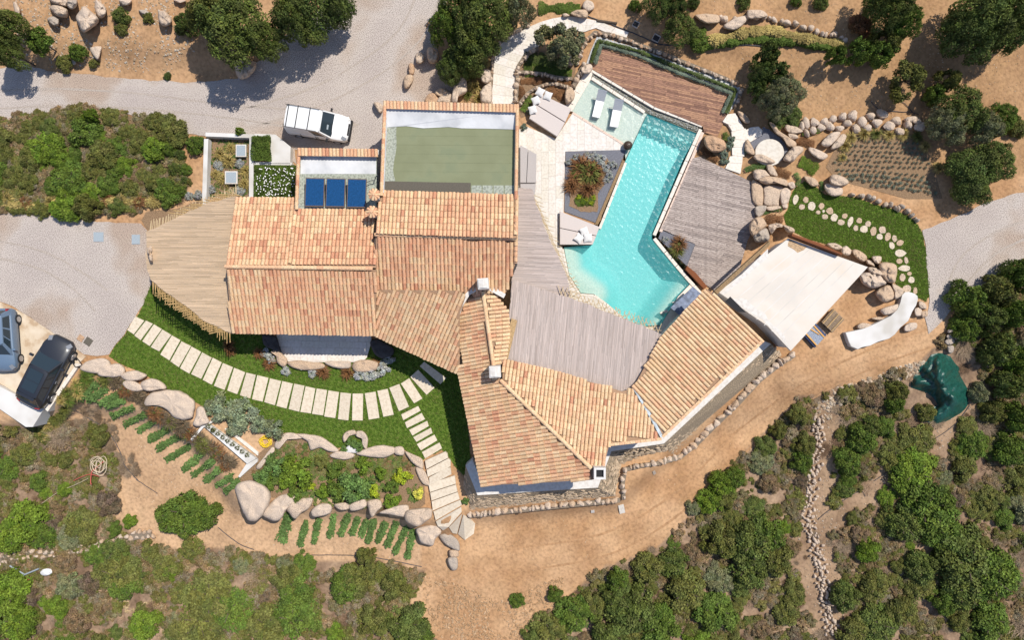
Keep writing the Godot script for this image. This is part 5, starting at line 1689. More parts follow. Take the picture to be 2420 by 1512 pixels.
func garden_walls() -> void:
	var gr := ["granite", "granite_warm", "granite_pale"]
	var gw := ["granite", "granite_warm", "rust_rock", "granite_pale"]
	# white rendered walls of the small beds at upper left
	wall_block("white wall along the top of the walled bed, beside the gravel", vv([486, 313, 590, 317, 590, 326, 486, 322]), 0.55)
	wall_block("long white wall on the left side of the walled bed", vv([483, 328, 493, 328, 488, 486, 478, 486]), 0.55)
	wall_block("white wall between the walled bed and the flowering hedge", vv([590, 317, 600, 317, 599, 470, 589, 470]), 0.6)
	wall_block("white angular block below the van", t(1, 0, [140, 1268, 182, 1268, 325, 1385, 320, 1540, 128, 1540]), 0.55)
	wall_block("white wall along the lower edge of the square hedge bed", vv([601, 382, 690, 384, 690, 391, 601, 389]), 0.5)
	wall_block("white strip above the small square hedge", vv([601, 316, 642, 317, 642, 324, 601, 323]), 0.5)
	# ramp and kerb by the cars
	wall_block("broad white block below the parked cars", t(0, 2, [-60, 590, 0, 618, 420, 832, 315, 1003, 250, 1003, 0, 832, -60, 790]), 0.35, "white_wall", 2.2)
	wall_block("low pale kerb right of the black car", t(0, 2, [705, 440, 735, 450, 455, 860, 425, 830]), 0.22, "coping", 0.8)
	# zig-zag white planter on the vegetable slope
	wall_block("long white planter wall with grasses on the vegetable slope", t(0, 2, [1925, 995, 1985, 985, 2419, 1300, 2335, 1352]), 0.3, "white_wall", 1.6)
	wall_block("short white wall end at the planter's top", t(0, 2, [1800, 1120, 1910, 985, 1990, 945, 2005, 962, 1925, 1005, 1815, 1135]), 0.25, "white_wall", 1.6)
	wall_block("short white wall end at the planter's foot", t(0, 2, [2330, 1345, 2430, 1300, 2432, 1330, 2265, 1482, 2248, 1470]), 0.2, "white_wall", 1.6)
	wall_block("thin cream kerb beside the long white planter", t(0, 2, [2120, 1020, 2150, 1010, 2440, 1240, 2435, 1275]), 0.1, "coping", 0.9)
	# upper deck: stone edging with a strip of white chippings
	var line := t(2, 0, [605, 600, 640, 490, 690, 385, 765, 315, 900, 330, 1080, 385, 1240, 450, 1400, 505, 1560, 575, 1760, 655, 1990, 745, 2110, 800])
	stone_row("stone_edging", "row of warm stones edging the upper side of the brown deck", line, 0.27, 0.34, gw, 1, 0.05)
	stone_row("stone_edging", "short row of stones at the brown deck's right corner", t(2, 0, [2160, 850, 2120, 930, 2085, 1000]), 0.25, 0.3, gw, 1, 0.05)
	var chip := t(2, 0, [690, 600, 735, 470, 790, 345, 900, 375, 1180, 455, 1600, 620, 2000, 765, 2130, 830, 2150, 860, 2080, 1000, 2020, 1075, 1990, 1060, 2060, 880, 1600, 700, 1180, 530, 800, 400, 720, 600])
	structure("white_chippings", sheet(chip, 0.08), M.white_chip)
	strewn("white_stones", "white stone chippings between the edging stones and hedge", scatter(chip, 9000), ms.rocks[1], M.rubble, 0.04, 0.10, [[0.8, 0.79, 0.77], [0.72, 0.71, 0.7]], 0.6, "chippings", -0.3)
	# curved path: low stones on both sides
	stone_row("stone_edging", "rough stones along the outer side of the curved path", q(1650, 30, 3.024, [790, 1120, 795, 900, 812, 660, 860, 470, 960, 360, 1100, 280, 1250, 205]), 0.26, 0.35, gr, 1, 0.05)
	stone_row("stone_edging", "stones along the inner side of the curved path", q(1650, 30, 3.024, [1090, 1110, 1105, 960, 1110, 800, 1125, 690, 1190, 590, 1290, 520, 1350, 490]), 0.3, 0.35, gr, 1, 0.05)
	stone_row("stone_terrace_wall", "upper low stone wall across the planted bed", q(1650, 30, 3.024, [1120, 770, 1250, 775, 1400, 790, 1550, 830, 1750, 850]), 0.27, 0.4, gr, 1, 0.0)
	stone_row("stone_terrace_wall", "lower curved stone wall round the double daybed", q(1650, 30, 3.024, [1140, 1130, 1230, 1020, 1340, 950, 1450, 915, 1560, 905, 1740, 960]), 0.26, 0.4, gr, 1, 0.0)
	stone_row("stone_terrace_wall", "steep row of rocks between beds and the shelf pool", q(1650, 30, 3.024, [1900, 680, 1850, 760, 1800, 850, 1770, 950]), 0.36, 0.55, gr, 1, 0.05)
	# top right: the long hedge wall
	stone_row("stone_terrace_wall", "line of pale rocks above the long green hedge", vv([1700, 45, 1740, 50, 1800, 38, 1850, 50, 1890, 62, 1940, 78, 1985, 90, 2005, 100]), 0.4, 0.45, ["granite_pale", "granite"], 1, 0.0, 0.3, "wall", 0.7, false)
	stone_row("stone_terrace_wall", "double line of pale rocks above the lavender bed", t(3, 0, [330, 1245, 500, 1190, 640, 1165, 760, 1160, 880, 1180, 1000, 1160, 1130, 1160, 1280, 1185, 1420, 1170]), 0.6, 0.5, ["granite_pale", "granite", "granite_pale"], 2, 0.0, 0.4, "wall", 0.7, false)
	stone_row("stone_terrace_wall", "line of pale rocks below the lavender bed", t(3, 1, [800, 320, 950, 350, 1060, 385, 1180, 440, 1290, 455, 1350, 520, 1410, 575]), 0.33, 0.45, ["granite_pale", "granite", "granite_grey"], 1, 0.0, 0.3, "wall", 0.7, false)
	# outer border of stones below the south wing
	stone_row("stone_border", "row of upright stones along the dirt track below the east roof", vv([1560, 1090, 1604, 1078, 1640, 1050, 1690, 1000, 1740, 952, 1790, 898, 1835, 862, 1872, 838]), 0.44, 0.4, ["granite_pale", "granite_warm", "granite_pale"], 1, 0.05, 0.12, "wall", 0.8, true, 0.75)
	stone_row("stone_border", "row of stones along the dirt track below the south wing", vv([1110, 1216, 1180, 1208, 1260, 1200, 1340, 1192, 1462, 1180]), 0.40, 0.4, ["granite_pale", "granite_warm", "granite_pale"], 1, 0.05, 0.12, "wall", 0.8, true, 0.75)
	stone_row("stone_border", "short row of stones at the plinth corner", vv([1472, 1175, 1470, 1140, 1476, 1108, 1520, 1098, 1558, 1092]), 0.34, 0.4, ["granite_pale", "granite_warm", "granite_pale"], 1, 0.05, 0.15, "wall", 0.8)
	# dry-stone walls
	stone_row("dry_stone_wall", "dry-stone wall running up from the lower-left edge", vv([-20, 1326, 60, 1310, 150, 1303, 240, 1285, 300, 1270, 362, 1258]), 0.3, 0.45, gr, 2, -0.1, 0.3)
	stone_row("rubble_wall", "collapsed pale rubble wall through the scrub at right", vv([1930, 985, 1932, 1040, 1925, 1090, 1918, 1133, 1908, 1185, 1903, 1222, 1918, 1255, 1926, 1290, 1934, 1325, 1940, 1360, 1946, 1400, 1952, 1432, 1960, 1462, 1962, 1500]), 0.21, 0.26, ["granite_pale", "granite", "granite_pale"], 4, 0.0, 0.9, "wall", 0.7, false)
	# boulders
	var south := [[0.45, [760, 460, 830, 380, 960, 355, 1050, 390, 1040, 470, 920, 500], "first"], [0.5, [930, 440, 1050, 410, 1130, 405, 1190, 470, 1140, 530, 980, 530, 920, 500], "second"], [0.5, [1150, 500, 1270, 470, 1390, 510, 1330, 560, 1220, 570, 1150, 540], "third"],
		[0.4, [1160, 580, 1240, 560, 1330, 600, 1370, 650, 1280, 670, 1190, 640], "fourth"], [0.55, [1340, 580, 1440, 545, 1540, 580, 1575, 640, 1500, 655, 1380, 665, 1330, 630], "fifth"], [0.6, [1390, 720, 1500, 660, 1650, 655, 1770, 690, 1840, 760, 1830, 880, 1800, 930, 1660, 920, 1560, 830, 1450, 800, 1370, 800], "sixth and largest"], [0.5, [1860, 830, 1920, 810, 1960, 900, 1980, 960, 1890, 1000, 1820, 980, 1850, 900], "last"]]
	for k in south: boulder(t(0, 2, k[1]), k[0], "%s pale boulder along the lawn's lower left edge, counted from the car" % k[2], "granite_pale", 0.1)
	boulder(t(1, 2, [170, 1170, 260, 1065, 370, 1060, 430, 1110, 300, 1120, 210, 1215]), 0.35, "pale rock rim at the planting bed's upper left corner", "granite_pale")
	boulder(t(1, 2, [370, 1065, 560, 1080, 640, 1110, 790, 1225, 700, 1240, 600, 1200, 510, 1225, 480, 1140]), 0.4, "long pale rock rim above the planting bed", "granite_pale")
	boulder(t(1, 2, [0, 1380, 60, 1300, 150, 1190, 180, 1220, 120, 1290, 40, 1400]), 0.35, "narrow pale rock rim left of the planting bed", "granite_pale")
	boulder(t(1, 2, [690, 1270, 770, 1230, 870, 1240, 930, 1270, 860, 1310, 740, 1300]), 0.35, "pale rock left below the rose planter", "granite_pale")
	boulder(t(1, 2, [940, 1260, 1050, 1200, 1160, 1175, 1290, 1190, 1310, 1240, 1230, 1290, 1090, 1290]), 0.45, "broad pale rock right below the rose planter", "granite_pale")
	boulder(t(1, 2, [1300, 1200, 1370, 1185, 1400, 1230, 1380, 1270, 1310, 1260]), 0.4, "rounded pale rock right of the broad one at the lawn edge", "granite_pale")
	boulder(t(1, 2, [1400, 1230, 1480, 1260, 1570, 1310, 1570, 1400, 1480, 1350, 1430, 1290]), 0.4, "sloping pale rock beside the slab steps", "granite")
	boulder(t(1, 2, [1500, 1390, 1570, 1400, 1620, 1480, 1630, 1560, 1560, 1530]), 0.3, "narrow rock beside the irregular stone steps", "granite")
	boulder(t(1, 2, [815, 1090, 860, 1040, 930, 1030, 940, 1070, 880, 1090, 830, 1150]), 0.45, "left curved rock of the rose planter", "granite")
	boulder(t(1, 2, [945, 1040, 1010, 1045, 1055, 1110, 1040, 1210, 1000, 1180, 990, 1110, 940, 1090]), 0.45, "right curved rock of the rose planter", "granite_pale")
	boulder(t(1, 2, [860, 1180, 910, 1165, 960, 1240, 900, 1250, 830, 1240]), 0.3, "white-painted rock in the middle of the rose planter", "white_wall")
	boulder(vv([557, 1150, 580, 1135, 612, 1140, 640, 1165, 632, 1200, 605, 1232, 585, 1225, 565, 1185]), 0.8, "largest pale boulder left below the planting bed", "granite_pale", 0.1)
	var front := [[0.6, [50, 310, 110, 240, 200, 160, 290, 130, 400, 150, 380, 200, 290, 280, 250, 350, 190, 390, 110, 370]], [0.55, [290, 260, 350, 200, 450, 170, 540, 175, 500, 270, 430, 310, 370, 370, 310, 320]], [0.6, [515, 290, 590, 230, 680, 220, 720, 260, 690, 320, 590, 350, 530, 345]], [0.4, [740, 230, 860, 215, 880, 270, 810, 290, 760, 270]], [0.4, [880, 240, 950, 190, 1020, 185, 1040, 250, 960, 290, 890, 290]],
		[0.5, [1050, 200, 1160, 185, 1190, 250, 1140, 300, 1090, 355, 1060, 290]], [0.4, [1160, 310, 1300, 250, 1420, 240, 1440, 300, 1390, 350, 1260, 330]], [0.7, [1410, 300, 1500, 270, 1640, 270, 1660, 340, 1600, 400, 1510, 445, 1410, 390]], [0.7, [1510, 460, 1620, 420, 1720, 430, 1740, 500, 1690, 560, 1660, 625, 1560, 600, 1520, 530]]]
	for i in front.size(): boulder(t(1, 3, front[i][1]), front[i][0], "%s pale rock from the left in the planting bed's lower rim" % ordinal(i), "granite_pale" if i % 2 == 0 else "granite", 0.15)
	boulder(t(1, 3, [1720, 530, 1800, 500, 1900, 570, 1910, 670, 1830, 640, 1760, 590]), 0.5, "grey tilted slab of rock below the stone steps", "granite_grey")
	boulder(t(1, 3, [1820, 665, 1900, 670, 1905, 725, 1830, 735]), 0.5, "upper of two stacked rocks at the steps' foot", "granite_warm")
	boulder(t(1, 3, [1800, 740, 1890, 730, 1895, 830, 1840, 850]), 0.5, "lower of two stacked rocks at the steps' foot", "granite_grey")
	boulder(t(1, 2, [130, 290, 200, 280, 290, 360, 270, 440, 200, 400, 180, 330]), 0.5, "tan rock at the shaded terrace's left end", "granite_warm")
	boulder(t(1, 2, [290, 400, 380, 375, 480, 385, 630, 400, 640, 450, 480, 470, 360, 450]), 0.45, "long tan rock below the shaded terrace, left one", "granite_warm")
	boulder(t(1, 2, [640, 395, 760, 380, 890, 390, 880, 450, 740, 445]), 0.45, "long tan rock below the shaded terrace, middle one", "granite_pale")
	boulder(t(1, 2, [900, 410, 980, 370, 1080, 370, 1150, 400, 1120, 470, 980, 490, 920, 470]), 0.5, "tan rock below the shaded terrace, right one", "granite_warm")
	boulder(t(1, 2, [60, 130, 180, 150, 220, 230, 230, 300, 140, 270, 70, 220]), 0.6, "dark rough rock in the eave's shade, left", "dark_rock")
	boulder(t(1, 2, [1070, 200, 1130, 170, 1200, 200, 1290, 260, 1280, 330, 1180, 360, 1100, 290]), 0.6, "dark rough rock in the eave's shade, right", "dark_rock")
	boulder(t(0, 1, [1390, 800, 1440, 795, 1455, 830, 1450, 930, 1440, 985, 1395, 930]), 3.2, "upright pale rock poking through the west reed canopy's tip", "granite_pale")
	# by the steps and the round platform
	var ne := [[0.9, "rust_rock", [230, 470, 290, 445, 400, 480, 455, 540, 440, 590, 330, 620, 250, 560], "big orange-brown boulder between the two decks"], [0.5, "granite_warm", [560, 215, 590, 210, 650, 250, 690, 320, 640, 330, 590, 280], "rock at the top of the white steps"], [0.6, "granite_warm", [870, 320, 920, 330, 970, 400, 1060, 460, 1140, 520, 1120, 560, 1060, 560, 1010, 480, 930, 420], "long rock curving above the round platform"],
		[0.5, "granite", [1030, 350, 1080, 345, 1160, 370, 1205, 410, 1150, 430, 1080, 430, 1030, 390], "smooth rock above right of the round platform"], [0.5, "granite", [1060, 430, 1140, 440, 1160, 475, 1110, 490, 1070, 470], "small rock right of the long curved rock"], [0.8, "granite", [1010, 680, 1060, 610, 1120, 555, 1200, 560, 1210, 600, 1160, 650, 1100, 710, 1030, 705], "big smooth rock at the round platform's right"], [0.6, "granite", [720, 650, 800, 635, 920, 690, 930, 720, 820, 720, 740, 690], "long rock below the round platform"],
		[0.5, "granite_warm", [640, 510, 670, 500, 720, 580, 730, 630, 700, 640, 640, 600], "narrow rock between steps and round platform"], [0.6, "granite", [850, 740, 900, 740, 950, 820, 950, 850, 890, 840, 855, 790], "pointed rock below the long one"], [0.7, "granite", [725, 790, 820, 785, 880, 840, 870, 850, 760, 890, 720, 850], "rock at the grey deck's upper right corner"], [0.7, "granite_warm", [760, 880, 850, 850, 950, 860, 1050, 890, 1060, 950, 960, 920, 830, 930], "hollowed rock right of the grey deck's corner"], [0.5, "granite_pale", [1050, 920, 1110, 905, 1130, 960, 1090, 975], "small pale rock at the lawn's upper left tip"],
		[0.35, "granite_warm", [700, 910, 740, 890, 810, 950, 810, 1130, 740, 1135, 705, 1070], "left of three flat slabs right of the grey deck"], [0.35, "granite", [820, 960, 880, 930, 980, 950, 1010, 970, 970, 1100, 960, 1140, 830, 1130, 820, 1050], "middle and largest of three flat slabs right of the grey deck"], [0.4, "granite_pale", [990, 980, 1050, 960, 1085, 1000, 1060, 1110, 1000, 1130, 980, 1060], "right of three flat slabs beside the lawn"], [0.5, "granite_grey", [735, 1150, 840, 1140, 840, 1190, 780, 1250, 740, 1230], "grey rock below the three flat slabs"], [0.4, "granite", [850, 1150, 960, 1140, 990, 1165, 900, 1190, 850, 1180], "flat rock between the slabs and the red-brown bed"], [0.3, "granite_pale", [1000, 1125, 1050, 1120, 1050, 1165, 1010, 1160], "little square rock at the lawn's left edge"],
		[1.3, "granite_warm", [680, 1330, 730, 1260, 800, 1255, 850, 1330, 780, 1390, 730, 1450, 690, 1420], "tall boulder shading the grey deck"], [1.3, "granite_grey", [720, 1420, 800, 1370, 850, 1360, 880, 1430, 860, 1490, 760, 1500, 720, 1470], "tall grey boulder against the annex corner"], [1.2, "granite", [860, 1340, 930, 1310, 1000, 1320, 1010, 1350, 950, 1360, 890, 1420], "curved rock on top of the annex corner"], [1.2, "granite", [1010, 1330, 1110, 1360, 1120, 1400, 1050, 1400], "rock at the annex corner beside the lawn"]]
	for k in ne: boulder(q(2650, 350, 2.52, k[2]), k[0], k[3], k[1])
	var east := [[0.9, [590, 150, 650, 135, 740, 175, 755, 220, 690, 245, 590, 225], "smooth egg-shaped boulder left of the lavender"], [0.6, [540, 220, 640, 225, 700, 270, 690, 330, 600, 340, 540, 290], "pale boulder below the egg-shaped one, at the lawn"], [0.5, [340, 150, 440, 170, 480, 230, 420, 250, 360, 200], "pale boulder at the lawn's upper edge near the red-brown bed"],
		[0.8, [555, 790, 630, 780, 690, 810, 700, 840, 620, 840], "first rock along the annex's lawn side"], [0.9, [690, 830, 740, 810, 790, 860, 760, 900, 700, 880], "second rock along the annex's lawn side"], [0.9, [790, 850, 860, 850, 930, 910, 900, 960, 820, 910], "third rock along the annex's lawn side"], [0.8, [920, 940, 980, 950, 1005, 1000, 940, 980], "fourth rock along the annex's lawn side"], [0.9, [980, 910, 1060, 905, 1070, 940, 1040, 980, 1000, 960], "rounded boulder at the lawn above the huge one"], [1.2, [1040, 980, 1110, 960, 1200, 985, 1215, 1050, 1190, 1150, 1110, 1140, 1060, 1080], "huge smooth boulder in the lawn's bend"], [1.2, [940, 1010, 1040, 1020, 1100, 1070, 1060, 1090, 960, 1060], "hollowed grey boulder at the annex's right corner"], [1.1, [860, 1080, 960, 1050, 1080, 1090, 1115, 1160, 1000, 1210, 900, 1170], "dark-sided boulder below the annex's right corner"],
		[0.9, [1010, 1240, 1100, 1180, 1170, 1200, 1190, 1290, 1110, 1340, 1040, 1310], "brown boulder above the white curved slab"], [0.8, [1170, 1165, 1270, 1210, 1270, 1270, 1200, 1310, 1180, 1230], "boulder between the huge one and white slab"], [0.5, [1055, 1410, 1150, 1370, 1230, 1360, 1200, 1430, 1100, 1460], "flat-topped rock left of the white slab"], [0.4, [970, 1490, 1040, 1475, 1100, 1490, 1040, 1510], "thin flat rock at the white slab's inner edge"], [0.5, [1420, 1330, 1480, 1350, 1490, 1400, 1430, 1390], "rock at the lawn's lower tip"], [0.4, [1380, 1400, 1440, 1390, 1450, 1460, 1390, 1470], "rock right of the white slab, upper"], [0.4, [1440, 1430, 1500, 1420, 1500, 1470, 1450, 1480], "rock right of the white slab, outer"]]
	for i in east.size(): boulder(t(3, 1, east[i][1]), east[i][0], east[i][2], ["granite", "granite_pale", "granite_warm"][i % 3])
	boulder(t(3, 2, [1280, 60, 1330, 20, 1400, 20, 1400, 70, 1340, 100, 1290, 100]), 0.4, "holed round rock at the white slab's outer end", "granite_pale")
	boulder(t(3, 2, [835, 50, 880, 20, 960, 30, 1000, 50, 920, 75, 850, 80]), 0.4, "rock at the white slab's inner lower end", "granite")
	for k in [[[1690, 90, 1740, 80, 1760, 110, 1700, 120], "first"], [[1685, 135, 1750, 130, 1765, 160, 1690, 165], "second"], [[1660, 200, 1690, 170, 1750, 170, 1755, 210, 1700, 230], "third"], [[1750, 140, 1820, 140, 1830, 170, 1770, 180], "fourth"], [[1690, 240, 1750, 240, 1740, 300, 1700, 300], "fifth"]]:
		boulder(t(3, 2, k[0]), 0.45, "%s grey rock from the top in the shade above the tarpaulin" % k[1], "granite_grey")
	# upper left and drive
	var nw := [[1.0, [480, 60, 560, 40, 640, 90, 640, 160, 560, 160, 500, 110], "grey boulder high at upper left, under the pair"], [1.3, [740, 130, 800, 60, 880, 120, 940, 190, 880, 260, 800, 310, 750, 250, 720, 170], "big split boulder at upper left"], [1.1, [640, 0, 730, 0, 730, 60, 690, 90, 640, 60], "boulder cut by the top edge at upper left"], [1.0, [480, -20, 640, -20, 640, 60, 560, 50, 490, 20], "pale boulder at the top edge at upper left"], [0.9, [910, 0, 960, 30, 1010, 90, 990, 160, 940, 170, 900, 80], "tall rock right of the split boulder"], [0.7, [450, 180, 500, 155, 560, 180, 560, 240, 500, 240], "small grey boulder left of the split boulder"], [0.6, [130, 30, 160, 20, 200, 90, 190, 140, 150, 120], "slim rock near the upper left corner"], [0.6, [1130, 0, 1240, 0, 1230, 40, 1170, 55], "rock at the top edge above the small shrub"], [0.4, [1310, 95, 1380, 95, 1415, 125, 1360, 140], "flat rock in the sand above the drive"],
		[0.9, [1500, 110, 1560, 105, 1625, 180, 1620, 230, 1560, 250, 1505, 210], "white boulder alone on the sand above the drive"], [0.3, [855, 450, 960, 435, 955, 500, 930, 560, 890, 530], "pale rock half sunk in the bank"], [0.3, [680, 540, 715, 530, 725, 600, 690, 610], "little white rock on the bank"], [1.2, [2210, 590, 2300, 560, 2419, 590, 2400, 680, 2330, 740, 2260, 740], "grey boulder under the big tree by the drive"], [0.5, [1640, 0, 1720, 0, 1760, 10, 1700, 30], "rock at the top edge near the tree"]]
	for i in nw.size(): boulder(t(0, 0, nw[i][1]), nw[i][0], nw[i][2], ["granite", "granite_pale", "granite_grey"][i % 3], 0.0, 0.7)
	var dr := [[0.8, [1610, 460, 1660, 450, 1720, 520, 1700, 590, 1640, 600, 1610, 540], "shaded boulder under the tree by the drive, larger"], [0.6, [1500, 520, 1550, 495, 1585, 540, 1560, 600, 1510, 590], "shaded boulder under the tree by the drive, smaller"], [0.5, [1435, 610, 1465, 595, 1490, 630, 1485, 700, 1440, 700], "upper of two tan rocks on the drive"], [0.6, [1385, 760, 1410, 710, 1470, 705, 1480, 760, 1430, 830, 1395, 825], "lower of two tan rocks on the drive"], [0.7, [1105, 970, 1150, 965, 1195, 1000, 1190, 1050, 1160, 1065, 1130, 1020], "tan rock at the green-roofed block's corner"], [0.5, [1590, 960, 1620, 890, 1680, 880, 1720, 930, 1690, 980], "left tan boulder above the tiled coping"], [0.6, [1680, 870, 1740, 830, 1800, 860, 1790, 900, 1720, 910], "upper tan boulder above the tiled coping"], [0.6, [1700, 960, 1760, 880, 1830, 875, 1840, 930, 1830, 975], "right tan boulder above the tiled coping"],
		[0.9, [1840, 900, 1870, 790, 1930, 700, 1980, 740, 1980, 870, 1900, 920, 1890, 975, 1840, 970], "long pale rock left of the straw grasses"], [0.9, [2110, 680, 2160, 650, 2205, 670, 2210, 750, 2170, 790, 2120, 760], "round pale rock between grasses and curved path"], [0.9, [2110, 860, 2160, 800, 2215, 800, 2215, 975, 2130, 970, 2110, 920], "long pale rock between grasses and curved path"]]
	for i in dr.size(): boulder(t(1, 0, dr[i][1]), dr[i][0], dr[i][2], ["granite_warm", "granite", "rust_rock"][i % 3] if i < 8 else "granite_pale")
	var tp := [[0.6, [540, 130, 600, 95, 690, 95, 700, 165, 620, 165], "tan boulder at the curved path's crest"], [0.5, [650, 60, 690, 0, 750, 20, 765, 80, 700, 110], "pale boulder above the curved path's crest"], [0.4, [465, 135, 500, 125, 530, 150, 480, 160], "small rock at the curved path's crest"], [0.7, [1715, 150, 1800, 130, 1930, 145, 1930, 215, 1800, 220], "flat pale rock above the long hedge, left"], [0.6, [1980, 240, 2090, 170, 2180, 150, 2190, 210, 2100, 280, 2000, 275], "grey rock above the long hedge, right"], [0.7, [2210, 100, 2330, 95, 2400, 150, 2300, 180, 2210, 170], "grey rock further right above the long hedge"], [0.8, [490, 860, 540, 830, 580, 870, 570, 940, 500, 980], "rock at the double daybed's right corner"], [0.7, [640, 640, 720, 600, 750, 640, 720, 690, 650, 690], "rock between the curved path bed and the deck corner"], [0.7, [510, 540, 570, 500, 600, 560, 560, 620, 510, 610], "rock under the light-leaved tree"]]
	for i in tp.size(): boulder(t(2, 0, tp[i][1]), tp[i][0], tp[i][2], ["granite_warm", "granite_pale", "granite"][i % 3])
	var tq := [[0.6, [500, 1350, 600, 1250, 680, 1250, 640, 1330, 560, 1390], "left slab of the rock group left of the lavender"], [0.6, [590, 1390, 690, 1270, 740, 1290, 700, 1370, 620, 1410], "right slab of the rock group left of the lavender"], [0.5, [380, 1400, 440, 1400, 560, 1460, 520, 1512, 420, 1470], "pale rock right of the round platform's big rock"], [0.4, [1360, 1130, 1420, 1110, 1450, 1160, 1380, 1170], "grey rock at the right end of the line above the lavender"]]
	for i in tq.size(): boulder(t(3, 0, tq[i][1]), tq[i][0], tq[i][2], ["granite_pale", "granite"][i % 2])

# ---------------------------------------------------------------- paths
func paths() -> void:
	var s := [[0, 1280, -40, 1365, 0, 1265, 130, 1205, 90], [0, 1380, 0, 1445, 30, 1330, 185, 1270, 140], [0, 1455, 35, 1530, 80, 1415, 240, 1345, 195], [0, 1535, 85, 1620, 135, 1505, 290, 1425, 250], [0, 1625, 140, 1705, 185, 1600, 375, 1515, 320], [0, 1715, 195, 1805, 240, 1690, 440, 1610, 385],
		[0, 1810, 245, 1900, 295, 1790, 500, 1700, 450], [0, 1910, 300, 2000, 350, 1900, 550, 1805, 505], [0, 2010, 350, 2095, 395, 2000, 605, 1915, 560], [0, 2105, 400, 2200, 440, 2120, 655, 2020, 615], [0, 2211, 445, 2315, 488, 2240, 695, 2145, 660], [0, 2326, 490, 2415, 512, 2362, 735, 2265, 705],
		[1, 10, 515, 115, 540, 60, 765, -40, 742], [1, 130, 545, 235, 570, 175, 800, 75, 768], [1, 246, 570, 345, 595, 285, 830, 190, 805], [1, 358, 595, 455, 615, 405, 860, 305, 835], [1, 466, 618, 557, 640, 515, 875, 415, 862], [1, 570, 640, 668, 655, 630, 895, 525, 880], [1, 680, 658, 780, 675, 745, 920, 640, 905], [1, 794, 677, 893, 688, 868, 942, 770, 930], [1, 908, 688, 1007, 688, 1003, 942, 903, 942],
		[1, 1022, 685, 1124, 670, 1160, 918, 1060, 935], [1, 1140, 663, 1238, 643, 1295, 888, 1198, 908], [1, 1253, 633, 1347, 598, 1440, 812, 1345, 855], [1, 1362, 594, 1440, 543, 1565, 735, 1487, 780], [1, 1450, 530, 1525, 463, 1680, 633, 1605, 700], [1, 1540, 430, 1582, 388, 1790, 540, 1735, 600]]
	for i in s.size():
		var a: Array = s[i].duplicate()
		var c: int = a.pop_front()
		flag("path_slab", "%s long cream slab of the curved lawn path, counted from the left" % ordinal(i), t(c, 2, a), 0.075, "lawn_slab_%d" % (i % 4), "paving slab", 0.14, "long slabs of the lawn path")
	var k := [[1365, 885, 1525, 805, 1548, 850, 1385, 940], [1400, 960, 1558, 870, 1590, 930, 1420, 1015], [1440, 1030, 1610, 945, 1625, 995, 1470, 1085], [1478, 1100, 1645, 1010, 1660, 1060, 1510, 1145], [1512, 1165, 1678, 1075, 1705, 1130, 1550, 1225], [1560, 1240, 1725, 1150, 1750, 1205, 1590, 1300]]
	for i in k.size(): flag("path_slab", "%s short cream slab of the branch path, counted from the top" % ordinal(i), t(1, 2, k[i]), 0.075, "lawn_slab_%d" % (i % 4), "paving slab", 0.14, "short slabs of the branch path")
	var w := [[2, 1590, 1322, 1780, 1236, 1800, 1255, 1806, 1295, 1602, 1400], [2, 1605, 1408, 1810, 1300, 1830, 1320, 1830, 1375, 1615, 1475], [2, 1628, 1480, 1790, 1388, 1830, 1385, 1838, 1450, 1632, 1555], [3, 1622, 40, 1870, -40, 1880, 38, 1636, 118], [3, 1638, 124, 1880, 46, 1895, 112, 1650, 198], [3, 1652, 206, 1898, 118, 1915, 183, 1662, 292], [3, 1668, 300, 1922, 190, 1935, 240, 1690, 385], [3, 1692, 393, 1930, 256, 1935, 305, 1810, 448, 1760, 480, 1710, 440], [3, 1815, 450, 1940, 318, 1892, 512, 1850, 505], [3, 1900, 515, 1950, 330, 2030, 380, 2062, 415, 2050, 510, 1965, 570]]
	for i in w.size():
		var a: Array = w[i].duplicate()
		var r: int = a.pop_front()
		flag("stone_step", "%s irregular stone step going down to the dirt track" % ordinal(i), t(1, r, a), 0.30 - 0.02 * i, "lawn_slab_%d" % ((i + 1) % 4), "step", 0.5)
	# shaded terrace below the west wing
	var st := thing("shaded_terrace", "pale paved terrace in the west wing's eave shade", "terrace")
	st.set_meta("kind", "structure")
	paved(st, t(1, 2, [170, 60, 1080, 80, 1085, 200, 1040, 350, 1000, 392, 640, 392, 300, 385, 240, 310]), 0.12, 0.02, 0.42, 0.85, 0.004, ["paver_0", "paver_1", "paver_2"], "slab", 0.12, 0.5, 0.1)
	# curved path in the north
	var out := q(1650, 30, 3.024, [803, 1135, 808, 1020, 820, 900, 826, 770, 835, 650, 852, 560, 880, 480, 925, 420, 980, 370, 1060, 315, 1150, 265, 1260, 220, 1390, 165, 1530, 125, 1640, 108, 1730, 103, 1830, 110, 1930, 130, 2025, 150, 2120, 180, 2260, 235, 2419, 290])
	var inn := q(1650, 30, 3.024, [1072, 1135, 1080, 1050, 1092, 960, 1095, 840, 1105, 730, 1140, 650, 1200, 580, 1265, 525, 1340, 490, 1370, 430, 1390, 380, 1430, 330, 1500, 300, 1600, 285, 1700, 275, 1760, 270, 1830, 275, 1900, 285, 1960, 262, 2035, 240, 2200, 310, 2385, 385])
	var cp := thing("stone_path", "curved cream stone path sweeping round the north beds", "path")
	cp.set_meta("kind", "structure")
